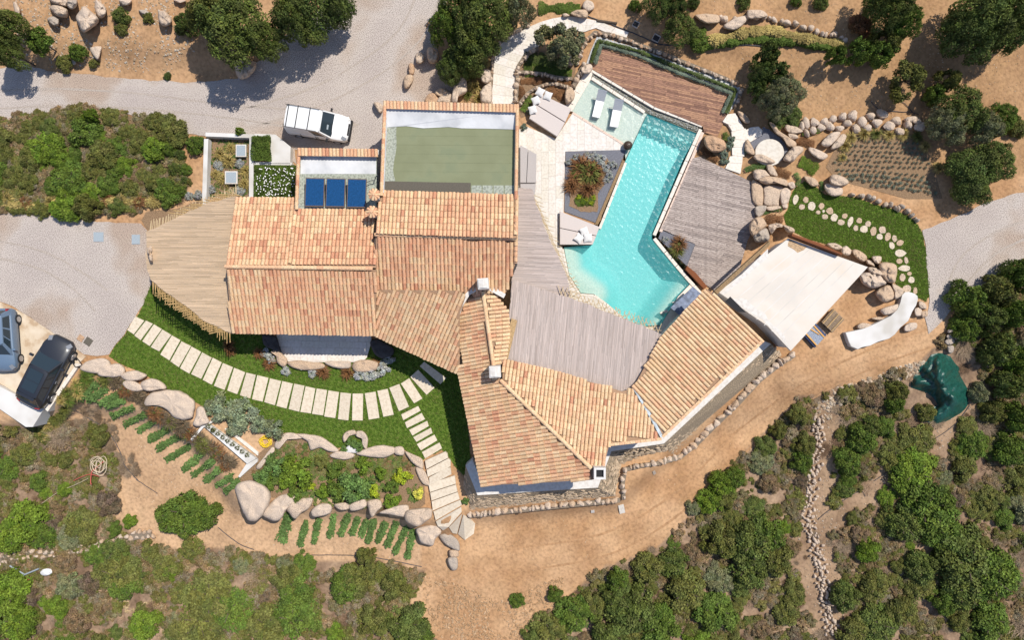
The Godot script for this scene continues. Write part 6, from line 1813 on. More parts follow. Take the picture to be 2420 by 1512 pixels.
	for i in out.size() - 1:
		var g0 := 0.006
		var p := PackedVector2Array([out[i].lerp(out[i + 1], g0), out[i].lerp(out[i + 1], 1.0 - g0), inn[i].lerp(inn[i + 1], 1.0 - g0), inn[i].lerp(inn[i + 1], g0)])
		var h := (out[i].lerp(inn[i], 0.52))
		var h2 := (out[i + 1].lerp(inn[i + 1], 0.52))
		mi(piece(cp, "slab", i * 2), slab_mesh(outline(PackedVector2Array([p[0], p[1], h2.lerp(h, g0), h.lerp(h2, g0)]), 0.07, true), 0.2, 0.006), M["paver_%d" % (i % 4)], cp)
		mi(piece(cp, "slab", i * 2 + 1), slab_mesh(outline(PackedVector2Array([h.lerp(h2, g0), h2.lerp(h, g0), p[2], p[3]]), 0.07, true), 0.2, 0.006), M["paver_%d" % ((i + 2) % 4)], cp)
	# white steps between the decks
	var ws := [[425, 310, 470, 245, 540, 235, 590, 310, 500, 345], [480, 345, 585, 305, 625, 385, 515, 405], [510, 410, 640, 385, 655, 490, 515, 480], [515, 490, 640, 475, 635, 560, 520, 560], [515, 575, 630, 560, 625, 650, 515, 640], [490, 660, 610, 640, 605, 720, 475, 710], [475, 715, 605, 725, 590, 820, 450, 770]]
	for i in ws.size(): flag("stone_step", "%s smooth cream step between the brown and grey decks, from the top" % ordinal(i), Geometry2D.offset_polygon(wavy(q(2650, 350, 2.52, ws[i]), 0.3, 8.0), 1.3, Geometry2D.JOIN_ROUND)[0], 0.22 - 0.02 * i, "coping", "step", 0.4)
	flag("stone_step", "wide cream landing slab left of the round platform", q(2650, 350, 2.52, [645, 395, 690, 370, 770, 360, 810, 400, 800, 450, 690, 515, 655, 480]), 0.16, "coping", "step", 0.3)
	var rd := PackedVector2Array()
	for i in 28: rd.append(q(2650, 350, 2.52, [880 + 142 * cos(TAU * i / 28), 615 + 132 * sin(TAU * i / 28)])[0])
	var pf := mi("round_platform", slab_mesh(outline(rd, 0.24), 0.4, 0.02), M.disc_stone)
	tag(pf, "round cream stone platform on grey chippings", "platform")
	# stepping stones in the right lawn
	var b := [[262, 370, 28, 50, 0.35], [320, 440, 30, 27, 0], [358, 373, 28, 28, 0], [413, 435, 35, 43, 0], [473, 492, 22, 20, 0], [505, 433, 28, 32, 0], [525, 480, 13, 14, 0], [537, 533, 30, 25, 0], [583, 478, 36, 36, 0], [625, 540, 34, 40, 0.4], [690, 585, 35, 28, 0.3], [725, 525, 30, 25, 0], [778, 578, 25, 55, 0.35], [828, 640, 26, 30, 0], [860, 570, 28, 28, 0], [905, 650, 40, 35, 0], [946, 600, 30, 28, 0], [995, 670, 30, 46, 0.2], [1053, 720, 32, 30, 0], [1080, 658, 38, 34, 0.3], [1130, 723, 28, 45, 0.35], [1167, 805, 25, 38, -0.4], [1193, 738, 26, 35, -0.2], [1247, 780, 36, 28, -0.4], [1250, 875, 55, 36, 0], [1303, 942, 20, 35, -0.2], [1237, 952, 30, 28, 0], [1287, 1020, 60, 30, 0], [1268, 1105, 30, 35, 0], [1333, 1070, 25, 20, 0], [1350, 1130, 32, 32, 0], [1310, 1210, 42, 38, 0], [1388, 1228, 22, 35, 0]]
	for i in b.size():
		var p := PackedVector2Array()
		for x in blob(Vector2(b[i][0], b[i][1]), b[i][2], b[i][3], b[i][4], 10): p.append(t(3, 1, [x.x, x.y])[0])
		flag("stepping_stone", "%s stepping stone in the right-hand lawn, from the left end" % ordinal(i), p, 0.07, ["lawn_slab_3", "granite", "granite_warm"][i % 3], "stepping stone", 0.12, "stepping stones in the right-hand lawn")
	# curved white slab beside the annex
	tag(mi("curved_slab", slab_mesh(outline(wavy(q(2900, 1000, 3.15, [1240, 935, 1450, 890, 1640, 810, 1800, 730, 1880, 650, 1920, 560, 1940, 470, 1970, 440, 2020, 435, 2090, 455, 2128, 485, 2135, 530, 2110, 600, 2060, 680, 2010, 790, 1920, 870, 1850, 960, 1780, 1010, 1640, 1050, 1540, 1100, 1440, 1115, 1390, 1140, 1310, 1110, 1280, 1050]), 0.5, 8.0), 0.42), 0.6, 0.03), M.white_wall), "long curved white concrete slab beside the right-hand lawn", "slab")

# ---------------------------------------------------------------- furniture and loose things
func mattress(o: Node3D, p: PackedVector2Array, h: float, m: String, called := "mattress") -> void:
	mi(called, slab_mesh(outline(p, h), 0.2, 0.03), M[m], o)

func furniture() -> void:
	var a := thing("daybed", "double taupe daybed with white pillows beside the shelf pool", "daybed")
	mattress(a, t(2, 0, [222, 880, 232, 872, 548, 1022, 492, 1150, 205, 975]), 0.47, "fabric_taupe")
	mattress(a, t(2, 0, [202, 980, 489, 1156, 415, 1288, 152, 1116]), 0.47, "fabric_taupe")
	mi("base", slab_mesh(outline(t(2, 0, [235, 885, 540, 1025, 420, 1275, 165, 1110]), 0.28), 0.3), M.timber, a)
	for k in [[255, 868, 0.5, "top left pillow on the double daybed"], [328, 903, 0.35, "top right pillow on the double daybed"], [214, 948, 1.2, "middle left pillow on the double daybed"], [184, 1035, 1.3, "lowest pillow on the double daybed"]]:
		pillow(P(t(2, 0, [k[0], k[1]])[0].x, t(2, 0, [k[0], k[1]])[0].y, 0.6), -float(k[2]), 0.5, 0.25, k[3])
	var b := thing("daybed", "taupe trapezoid daybed at the pool's left edge with three pillows", "daybed")
	mattress(b, t(2, 1, [440, 480, 815, 628, 785, 710, 440, 636]), 0.42, "fabric_taupe")
	mattress(b, t(2, 1, [440, 641, 784, 715, 750, 795, 440, 795]), 0.42, "fabric_taupe")
	mi("base", slab_mesh(outline(t(2, 1, [450, 495, 790, 632, 740, 780, 450, 780]), 0.23), 0.3), M.timber, b)
	for k in [[672, 672, 0.35, "upper white pillow on the poolside daybed"], [622, 735, 0.9, "left white pillow on the poolside daybed"], [705, 732, 0.1, "right white pillow on the poolside daybed"]]:
		pillow(P(t(2, 1, [k[0], k[1]])[0].x, t(2, 1, [k[0], k[1]])[0].y, 0.55), float(k[2]), 0.52, 0.2, k[3])
	var c := thing("daybed", "grey daybed against the green-roofed block's right wall", "daybed")
	mattress(c, vv([1229, 343, 1247, 352, 1243, 432, 1229, 432]), 0.4, "fabric_grey")
	mattress(c, vv([1248, 353, 1267, 364, 1266, 432, 1244, 432]), 0.4, "fabric_grey")
	mattress(c, vv([1229, 434, 1266, 434, 1263, 462, 1229, 452]), 0.4, "fabric_grey")
	# two loungers standing in the shallow water
	for k in [[805, 838, 888, 856, 815, 1113, 744, 1098, "left white sun lounger in the shallow pool"], [960, 925, 1046, 942, 986, 1203, 910, 1190, "right white sun lounger in the shallow pool"]]:
		var o := thing("sun_lounger", k[8], "sun lounger", Vector3.ZERO, 0.0, "sun loungers in the shallow pool")
		var p := t(2, 0, [k[0], k[1], k[2], k[3], k[4], k[5], k[6], k[7]])
		var f := 0.40
		var s := PackedVector3Array([P(p[0].lerp(p[3], f).x, p[0].lerp(p[3], f).y, 0.3), P(p[1].lerp(p[2], f).x, p[1].lerp(p[2], f).y, 0.3), P(p[2].x, p[2].y, 0.3), P(p[3].x, p[3].y, 0.3)])
		mi("seat", slab_mesh(s, 0.1, 0.02), M.lounger_white, o)
		for i in 7:
			var f0 := f * i / 7.0 + 0.004
			var f1 := f * (i + 0.88) / 7.0
			var h0 := lerpf(0.72, 0.33, f0 / f)
			var h1 := lerpf(0.72, 0.33, f1 / f)
			var q0 := p[0].lerp(p[3], f0)
			var q1 := p[1].lerp(p[2], f0)
			var q2 := p[1].lerp(p[2], f1)
			var q3 := p[0].lerp(p[3], f1)
			mi(piece(o, "back_slat", i), slab_mesh(PackedVector3Array([P(q0.x, q0.y, h0), P(q1.x, q1.y, h0), P(q2.x, q2.y, h1), P(q3.x, q3.y, h1)]), 0.035, 0.004), M.lounger_grey, o)
		for x in [p[2].lerp(p[0], 0.06), p[3].lerp(p[1], 0.06), p[0].lerp(p[2], 0.42), p[1].lerp(p[3], 0.42)]:
			var l := PackedVector3Array()
			var w := P(x.x, x.y, 0.25)
			tube(l, Vector3(w.x, -0.15, w.z), w, 0.03, 0.03, 6)
			mi("leg", flat_mesh(l), M.lounger_white, o)
	# dark globe lamp at the corner of the island bed
	var gl := SphereMesh.new()
	gl.radius = 0.29
	gl.height = 0.54
	var g2 := t(2, 0, [1080, 1375])[0]
	var globe := thing("globe_pot", "dark bronze globe pot at the island bed's top right corner", "pot", P(g2.x, g2.y, 0.3) * Vector3(1, 0, 1) + Vector3(0, 0.09, 0))
	mi("bowl", gl, M.bronze, globe).position.y = 0.27
	var rim := TorusMesh.new()
	rim.inner_radius = 0.07
	rim.outer_radius = 0.13
	mi("rim", rim, M.bronze, globe).position.y = 0.52
	# reed canopies
	var r1 := [[0.56, 0.425, 0.295], [0.54, 0.41, 0.28], [0.58, 0.445, 0.31], [0.51, 0.385, 0.26]]
	var r2 := [[0.52, 0.44, 0.395], [0.505, 0.425, 0.38], [0.54, 0.46, 0.415], [0.475, 0.395, 0.35]]
	var m1 := plane(450, 620, 3.0, Vector2(1, 0), 0.03)
	var o1 := reed_canopy("honey-coloured reed canopy west of the tiled wing", vv([561, 463, 488, 482, 401, 524, 348, 549, 347, 600, 350, 640, 357, 661, 391, 689, 451, 730, 484, 758, 547, 787, 541, 640, 550, 540]), m1, Vector2(1, 0.01), r1, 0.029, vv([380, 560, 380, 660, 470, 520, 470, 730]))
	canes(o1, Vector2(352, 546), Vector2(561, 460), 58, [[0.1, -1], [0.06, -1]], [0.62, 0.5], m1, "cane_pale")
	canes(o1, Vector2(430, 508), Vector2(555, 458), 22, [[-1, -0.1], [-1, -0.3]], [0.9, 0.7], m1, "cane", 0.02)
	canes(o1, Vector2(360, 664), Vector2(546, 788), 64, [[0.04, 1], [-0.05, 1]], [0.55, 0.75], m1, "cane")
	canes(o1, Vector2(400, 690), Vector2(530, 785), 44, [[-1, 0.25], [-1, 0.05]], [0.8, 1.0], m1, "cane", 0.02)
	var m2 := plane(1280, 600, 2.95, Vector2(-1, 0), 0.02)
	var o2 := reed_canopy("grey reed canopy along the tall block's poolside wall", vv([1226, 443, 1255, 446, 1265, 479, 1285, 534, 1305, 580, 1320, 612, 1337, 649, 1346, 702, 1300, 700, 1208, 668, 1222, 624, 1224, 529]), m2, Vector2(1, 0.03), r2, 0.029, vv([1300, 600, 1330, 680, 1255, 470]))
	canes(o2, Vector2(1258, 458), Vector2(1342, 660), 34, [[1, 0.35], [0.6, 0.9]], [0.5, 0.62], m2, "cane_pale")
	canes(o2, Vector2(1340, 655), Vector2(1350, 705), 10, [[1, 0.3], [0.8, -0.5]], [0.7, 0.6], m2, "cane_pale")
	var m3 := plane(1400, 830, 3.25, Vector2(0.3, 1), 0.02)
	var o3 := reed_canopy("large grey reed canopy between the pool and south wing", vv([1210, 661, 1252, 674, 1320, 697, 1387, 719, 1440, 741, 1482, 757, 1540, 780, 1584, 801, 1574, 830, 1560, 862, 1546, 890, 1518, 878, 1506, 898, 1495, 920, 1472, 942, 1440, 932, 1380, 912, 1300, 882, 1240, 860, 1192, 846, 1202, 750]), m3, Vector2(-0.1, 1), r2, 0.029, vv([1400, 740, 1560, 810, 1260, 700]))
	canes(o3, Vector2(1320, 698), Vector2(1560, 790), 46, [[0.35, -1], [-0.4, -1]], [0.6, 0.75], m3, "cane_pale")
	canes(o3, Vector2(1350, 704), Vector2(1550, 782), 18, [[1, -0.6], [1, 0.1]], [0.5, 0.6], m3, "cane_pale", 0.09)
	canes(o3, Vector2(1573, 832), Vector2(1520, 880), 8, [[1, 0.2]], [0.4], m3, "cane_pale")
	canes(o3, Vector2(1255, 868), Vector2(1310, 888), 16, [[0.1, 1], [0.5, 1]], [0.2, 0.25], m3, "cane")
	var lean := PackedVector3Array([P(1208, 752, 3.4), P(1222, 757, 3.4), P(1200, 848, 3.4), P(1190, 842, 3.4)])
	tag(mi("timber_fascia", slab_mesh(lean, 0.12), M.pine), "yellowish timber board at the south canopy's left edge", "board")
	# pallets and crates beside the annex
	var pal := thing("pallet", "wooden slatted pallet stack leaning at the annex's lower edge", "pallet")
	var pc := q(2900, 1000, 3.15, [1090, 640, 1228, 775, 1080, 935, 948, 805])
	for k in 3: mi("base_board", slab_mesh(outline(PackedVector2Array([pc[0].lerp(pc[1], 0.05 + k * 0.4), pc[0].lerp(pc[1], 0.18 + k * 0.4), pc[3].lerp(pc[2], 0.18 + k * 0.4), pc[3].lerp(pc[2], 0.05 + k * 0.4)]), 0.32), 0.5), M.pallet_wood, pal)
	for i in 11:
		var f0 := i / 11.0
		var f1 := (i + 0.82) / 11.0
		mi(piece(pal, "slat", i), slab_mesh(outline(PackedVector2Array([pc[0].lerp(pc[3], f0), pc[1].lerp(pc[2], f0), pc[1].lerp(pc[2], f1), pc[0].lerp(pc[3], f1)]), 0.38), 0.03, 0.004), M.pallet_wood, pal)
	for f in [0.1, 0.48, 0.86]: mi("top_batten", slab_mesh(outline(PackedVector2Array([pc[0].lerp(pc[1], f), pc[0].lerp(pc[1], f + 0.07), pc[3].lerp(pc[2], f + 0.07), pc[3].lerp(pc[2], f)]), 0.44), 0.05, 0.004), M.pine, pal)
	var cr := thing("wrapped_crate", "crate in pale plastic wrap with wooden battens beside the annex", "crate")
	var cc := q(2900, 1000, 3.15, [880, 820, 1010, 965, 870, 1120, 735, 970])
	mi("box", slab_mesh(outline(cc, 0.32), 0.6, 0.02), M.navy, cr)
	mi("wrap", slab_mesh(outline(PackedVector2Array([cc[0].lerp(cc[3], 0.22), cc[1].lerp(cc[2], 0.18), cc[1].lerp(cc[2], 0.86), cc[0].lerp(cc[3], 0.84)]), 0.36), 0.06, 0.01), M.wrap, cr)
	for f in [0.14, 0.42, 0.8]: mi("batten", slab_mesh(outline(PackedVector2Array([cc[0].lerp(cc[3], f), cc[1].lerp(cc[2], f).lerp(cc[0], 0.0 if f != 0.42 else 0.35), cc[1].lerp(cc[2], f + 0.08).lerp(cc[0], 0.0 if f != 0.42 else 0.35), cc[0].lerp(cc[3], f + 0.08)]), 0.41), 0.05, 0.005), M.strap, cr)
	# the green tarpaulin over a heap
	var tp := t(3, 2, [1540, 320, 1600, 305, 1650, 308, 1720, 340, 1760, 400, 1800, 440, 1810, 520, 1850, 590, 1880, 640, 1890, 780, 1860, 830, 1820, 870, 1700, 940, 1590, 990, 1530, 970, 1480, 940, 1500, 860, 1600, 790, 1560, 730, 1500, 680, 1440, 660, 1350, 630, 1350, 580, 1360, 530, 1420, 480, 1420, 450, 1440, 430, 1500, 380])
	var b2 := PackedVector3Array()
	var step := 4.0
	var c0 := mid(tp)
	var hh := func(x: Vector2) -> float:
		var e := 1e9
		for i in tp.size(): e = minf(e, seg_dist(x, tp[i], tp[(i + 1) % tp.size()]))
		var f := smoothstep(0.0, 42.0, e)
		var ang := (x - c0).angle()
		var rid := 1.0 - absf(nz.get_noise_2d(ang * 130.0, e * 0.9)) * 3.0
		var rid2 := 1.0 - absf(nz.get_noise_2d(x.x * 3.0 + x.y * 3.0, x.y * 1.2)) * 3.0
		return 0.05 + f * (0.95 + 0.35 * nz.get_noise_2d(x.x * 3.0, x.y * 3.0)) + clampf(rid, -0.3, 1.0) * 0.24 * smoothstep(0.0, 8.0, e) + clampf(rid2, -0.3, 1.0) * 0.07 * smoothstep(0.0, 10.0, e)
	var uu := 2140.0
	while uu < 2300.0:
		var w := 825.0
		while w < 1015.0:
			for k in Geometry2D.intersect_polygons(PackedVector2Array([Vector2(uu, w), Vector2(uu + step, w), Vector2(uu + step, w + step), Vector2(uu, w + step)]), tp):
				for i in Geometry2D.triangulate_polygon(k):
					b2.append(P(k[i].x, k[i].y, g(k[i].x, k[i].y) + hh.call(k[i])))
			w += step
		uu += step
	var stl := SurfaceTool.new()
	stl.begin(Mesh.PRIMITIVE_TRIANGLES)
	stl.set_smooth_group(0)
	for x in b2: stl.add_vertex(x)
	stl.index()
	stl.generate_normals()
	tag(mi("tarpaulin", stl.commit(), M.tarp), "crumpled dark green tarpaulin draped over a heap", "tarpaulin")

func details() -> void:
	# coils of hose and rope
	var h := PackedVector3Array()
	var c := t(1, 2, [88, 1140])[0]
	var pts := PackedVector3Array()
	for i in 150:
		var a := TAU * i / 22.0
		var r := 11.0 + 3.5 * sin(i * 0.37) + 1.5 * sin(i * 1.1)
		pts.append(G(c.x + cos(a) * r + sin(i * 0.05) * 2.0, c.y + sin(a) * r * 0.95, 0.04 + 0.0011 * i))
	hose(h, pts, 0.022, 5)
	tag(mi("hose_coil", flat_mesh(h), M.yellow_hose), "coiled yellow garden hose beside the white planter", "hose")
	h = PackedVector3Array()
	pts = PackedVector3Array()
	for i in 110:
		var a := TAU * i / 17.0 + sin(i * 0.3)
		var r := 12.0 + 8.0 * sin(i * 0.21)
		pts.append(G(234 + cos(a) * r, 1098 + sin(a) * r * 1.2 + 6.0 * sin(i * 0.13), 0.35 + 0.0014 * i))
	hose(h, pts, 0.018, 5)
	tag(mi("rope_coil", flat_mesh(h), M.pale_rope), "tangled pale rope coil on the dry scrub", "rope")
	h = PackedVector3Array()
	hose(h, curve_px(t(0, 2, [980, 1330, 900, 1400, 870, 1430, 860, 1520, 868, 1545]), 0.4), 0.03, 5)
	hose(h, curve_px(t(0, 2, [700, 1510, 760, 1480, 850, 1450, 940, 1470]), 0.4), 0.022, 5)
	tag(mi("red_line", flat_mesh(h), M.red_rope), "red cord tangled in the pale rope coil", "rope")
	h = PackedVector3Array()
	hose(h, curve_px(vv([100, 1190, 140, 1162, 180, 1145, 210, 1130]), 0.4), 0.012, 5)
	tag(mi("rope_line", flat_mesh(h), M.pale_rope), "thin pale rope trailing left below the rope coil", "rope")
	# pipes on the ground
	var pipes := [[[2, 0, 700, 150, 800, 190, 900, 220, 1050, 280, 1200, 340, 1340, 405, 1450, 425, 1620, 415, 1800, 435, 2000, 435, 2200, 425, 2380, 440], "grey hose snaking above the brown deck", 0.035], [[0, 2, 720, 850, 860, 930, 1020, 1040, 1130, 1220, 1180, 1360, 1310, 1512], "dark irrigation pipe down the vegetable slope", 0.025], [[1, 3, 20, 690, 150, 740, 460, 755, 480, 715, 900, 715, 1150, 740, 1560, 820], "dark irrigation pipe below the vegetable rows", 0.025], [[0, 3, 1290, 0, 1490, 130], "dark pipe end left of the round lower-left bush", 0.02], [[0, 3, 2060, 450, 2250, 600, 2400, 660], "dark pipe right of the round lower-left bush", 0.025], [[3, 3, 470, 380, 560, 300, 850, 115, 920, 160], "black cable across the cleared soil in the scrub", 0.02], [[3, 0, 970, 960, 1060, 1040, 1190, 1050, 1350, 1060, 1420, 1080], "dark hose on the sand above the rock line", 0.02], [[3, 0, 1200, 930, 1290, 980, 1380, 1080], "dark hose end below the small sand tree", 0.02], [[3, 2, 1000, 1512, 1290, 1310, 1500, 1160, 1750, 990, 1900, 800], "black cable along the track under the tarpaulin", 0.02]]
	for p in pipes:
		var a: Array = p[0].duplicate()
		var cc: int = a.pop_front()
		var rr: int = a.pop_front()
		var b := PackedVector3Array()
		hose(b, curve_px(t(cc, rr, a), 0.05, 0.5), p[2], 5)
		tag(mi("pipe", flat_mesh(b), M.black_pipe), p[1], "pipe")
	h = PackedVector3Array()
	tube(h, G(t(2, 0, [790, 195])[0].x, t(2, 0, [790, 195])[0].y, 0.1), G(t(2, 0, [980, 220])[0].x, t(2, 0, [980, 220])[0].y, 0.1), 0.09, 0.07, 8)
	tag(mi("log", flat_mesh(h), M.bark), "dark log lying above the curved path's end", "log")
	for k in [[[2, 0, 1345, 365], 0.42, "open square box in the sand above the deck, right"], [[2, 0, 1155, 235], 0.36, "open square box in the sand above the deck, left"]]:
		var w: Vector2 = t(k[0][0], k[0][1], [k[0][2], k[0][3]])[0]
		var o := thing("junction_box", k[2], "box", G(w.x, w.y, 0.0), -0.5)
		for s in [[0.5, 0, 0.06, 1.0], [-0.5, 0, 0.06, 1.0], [0, 0.5, 1.0, 0.06], [0, -0.5, 1.0, 0.06]]:
			bit(o, "side", "paver_1", Vector3(s[0] * k[1], 0.06, s[1] * k[1]), Vector3(s[2] * k[1], 0.16, s[3] * k[1]), 0.0, 0.005)
		bit(o, "bottom", "dark_rock", Vector3(0, 0.0, 0), Vector3(k[1] * 0.9, 0.04, k[1] * 0.9), 0.0, 0.004)
	# access covers
	for k in [[575, 359, 20, 24, 0.35, "grey steel cover high in the walled bed"], [552, 422, 24, 25, 0.35, "grey steel cover lower in the walled bed"], [235, 560, 23, 22, 0.045, "larger grey steel cover in the left forecourt"], [323, 566, 19, 22, 0.045, "smaller grey steel cover near the west canopy"]]:
		var o := thing("access_cover", k[5], "access cover", P(k[0], k[1], 0.0), 0.0)
		bit(o, "frame", "paver_1" if k[4] > 0.1 else "steel_plate", Vector3(0, float(k[4]) - 0.05, 0), Vector3(k[2] / PX * 1.22, 0.1, k[3] / PX * 1.2) if k[4] > 0.1 else Vector3(k[2] / PX * 1.04, 0.1, k[3] / PX * 1.04), 0.0, 0.006)
		bit(o, "plate", "steel_plate", Vector3(0, float(k[4]) + 0.008, 0), Vector3(k[2] / PX, 0.02, k[3] / PX), 0.0, 0.004)
	for k in [[193, 799, 14, 0.55, "lighter square plate in the forecourt gravel"], [211, 807, 17, 0.55, "darker square plate in the forecourt gravel"]]:
		var o := thing("drain_plate", k[4], "drain cover", P(k[0], k[1], 0.0), -0.6)
		bit(o, "plate", "rust_rock" if k[2] == 14 else "felt_grey", Vector3(0, 0.05, 0), Vector3(k[2] / PX, 0.03, k[2] / PX), 0.0, 0.004)
	# folding frame by the car, white bag and planks at lower left
	h = PackedVector3Array()
	var f0 := t(0, 2, [690, 400, 700, 365, 730, 350, 755, 380, 785, 420, 720, 440])
	for i in f0.size(): tube(h, P(f0[i].x, f0[i].y, 0.25), P(f0[(i + 1) % f0.size()].x, f0[(i + 1) % f0.size()].y, 0.3), 0.025, 0.025, 6)
	var hc := thing("hand_cart", "small folded hand cart right of the black car", "cart", Vector3.ZERO)
	mi("frame", flat_mesh(h), M.dark_metal, hc)
	mi("platform", slab_mesh(outline(t(0, 2, [712, 405, 760, 405, 775, 432, 720, 440]), 0.15), 0.04, 0.004), M.paver_1, hc)
	for k in [Vector2(700, 395), Vector2(725, 360)]:
		var wv := t(0, 2, [k.x, k.y])[0]
		var b := PackedVector3Array()
		tube(b, P(wv.x, wv.y, 0.1), P(wv.x, wv.y, 0.1) + Vector3(0.05, 0, 0), 0.1, 0.1, 10)
		mi("wheel", flat_mesh(b), M.rubber, hc)
	boulder(t(0, 3, [380, 880, 400, 850, 440, 835, 490, 840, 505, 870, 480, 895, 420, 905]), 0.35, "white plastic sack in the dry scrub at lower left", "fabric_white")
	h = PackedVector3Array()
	tube(h, G(t(0, 3, [100, 812])[0].x, t(0, 3, [100, 812])[0].y, 0.35), G(t(0, 3, [240, 895])[0].x, t(0, 3, [240, 895])[0].y, 0.35), 0.05, 0.05, 6)
	tag(mi("post", flat_mesh(h), M.steel_plate), "grey pole lying in the scrub at lower left", "pole")
	h = PackedVector3Array()
	tube(h, G(t(0, 3, [215, 905])[0].x, t(0, 3, [215, 905])[0].y, 0.4), G(t(0, 3, [370, 840])[0].x, t(0, 3, [370, 840])[0].y, 0.4), 0.05, 0.05, 6)
	tag(mi("post", flat_mesh(h), M.steel_plate), "second grey pole crossing beside the white sack", "pole")
	h = PackedVector3Array()
	tube(h, G(t(0, 3, [235, 1020])[0].x, t(0, 3, [235, 1020])[0].y, 0.3), G(t(0, 3, [270, 935])[0].x, t(0, 3, [270, 935])[0].y, 0.3), 0.09, 0.09, 8)
	tag(mi("pipe", flat_mesh(h), M.red_rope), "short red plastic pipe below the white sack", "pipe")
	flag("plank", "pale board lying at the plinth corner on the track", t(2, 3, [990, 245, 1040, 230, 1058, 312, 1005, 325]), 0.06, "paver_2", "board", 0.05)
	flag("paver_block", "single pale block on the dirt track below the wall", t(2, 3, [733, 290, 766, 286, 768, 312, 735, 316]), 0.1, "paver_1", "block", 0.12)
	flag("paver_block", "small grey block lying at the stone border's bend", t(2, 2, [1312, 1425, 1335, 1412, 1350, 1442, 1325, 1458]), 0.1, "granite_grey", "block", 0.12)
	boulder(t(3, 2, [180, 350, 205, 330, 230, 345, 220, 372, 190, 378]), 0.25, "white bucket-sized stone at the annex's lower tip", "white_wall")
	# loose stones
	var track := vv([1110, 1235, 1400, 1215, 1500, 1195, 1600, 1110, 1750, 985, 1850, 880, 1990, 830, 2190, 780, 2200, 850, 1990, 925, 1850, 990, 1690, 1120, 1600, 1220, 1450, 1320, 1280, 1440, 1200, 1512, 1040, 1512, 1000, 1340, 960, 1320, 1060, 1280])
	strewn("track_pebbles", "small loose stones scattered over the dirt track", scatter(track, 5000, -0.1), ms.rocks[4], M.rubble, 0.015, 0.05, [[0.6, 0.44, 0.28], [0.5, 0.36, 0.22], [0.68, 0.54, 0.38]], 0.6, "stones")
	var clods := vv([1000, 1360, 1080, 1380, 1180, 1420, 1250, 1390, 1330, 1360, 1330, 1420, 1260, 1470, 1230, 1530, 1060, 1530, 1010, 1450])
	strewn("earth_clods", "heaped sandy clods and stones at the bottom edge", scatter(clods, 4200, -0.35), ms.rocks[6], M.rubble, 0.02, 0.14, [[0.56, 0.355, 0.195], [0.50, 0.31, 0.165], [0.62, 0.41, 0.24]], 0.7, "clods")
	strewn("slope_stones", "small stones over the vegetable slope", scatter(vv([190, 950, 330, 1010, 560, 1200, 1000, 1240, 1000, 1330, 560, 1300, 330, 1200, 240, 1050]), 6000, -0.05), ms.rocks[4], M.rubble, 0.015, 0.06, [[0.68, 0.5, 0.33], [0.55, 0.38, 0.24], [0.74, 0.58, 0.42]], 0.6, "stones")
	strewn("sand_stones", "small stones on the sandy ground at top right", scatter(vv([1490, 0, 2419, 0, 2419, 460, 2250, 300, 1800, 300, 1500, 120]), 4500, -0.05), ms.rocks[4], M.rubble, 0.015, 0.06, [[0.6, 0.44, 0.3], [0.45, 0.31, 0.18], [0.66, 0.52, 0.38]], 0.6, "stones")
	strewn("bank_stones", "loose stones on the bank at top left", scatter(vv([0, 0, 440, 0, 470, 180, 0, 150]), 2600, -0.2), ms.rocks[4], M.rubble, 0.02, 0.12, [[0.6, 0.46, 0.33], [0.5, 0.36, 0.22], [0.62, 0.54, 0.44]], 0.6, "stones")
	strewn("track_rubble", "rubble stones along the lower edge of the dirt track", scatter(vv([1930, 990, 1900, 970, 1960, 920, 2060, 890, 2140, 860, 2190, 850, 2180, 880, 2080, 915, 1990, 950, 1950, 1000]), 1500, -0.6), ms.rocks[8], M.rubble, 0.05, 0.22, [[0.62, 0.48, 0.34], [0.55, 0.42, 0.28], [0.7, 0.58, 0.44]], 0.7, "stones")
	strewn("scrub_stones", "stones scattered in the cleared strip through the scrub", scatter(bare[0], 5000, -0.3), ms.rocks[8], M.rubble, 0.02, 0.10, [[0.55, 0.4, 0.27], [0.45, 0.31, 0.2], [0.62, 0.5, 0.38]], 0.7, "stones")
	strewn("yellow_rubble", "yellowish rubble between the bushes at lower left", scatter(vv([250, 1330, 320, 1310, 360, 1330, 345, 1380, 300, 1410, 310, 1440, 370, 1410, 390, 1440, 300, 1450, 270, 1390]), 2500, -0.7), ms.rocks[7], M.rubble, 0.04, 0.14, [[0.62, 0.46, 0.26], [0.52, 0.38, 0.2]], 0.7, "stones")

# ---------------------------------------------------------------- plants
func hedge(called: String, label: String, line: PackedVector2Array, wid: float, tall: float, per_m: float, len_: float, look: String, cat := "hedge", up := 0.0, flowers := Color.BLACK, share := 0.0, group := "") -> void:
	tag(mi(called, strip_mesh(line, wid, tall, per_m, len_, up, flowers, share), M["leaf_" + look]), label, cat, group)

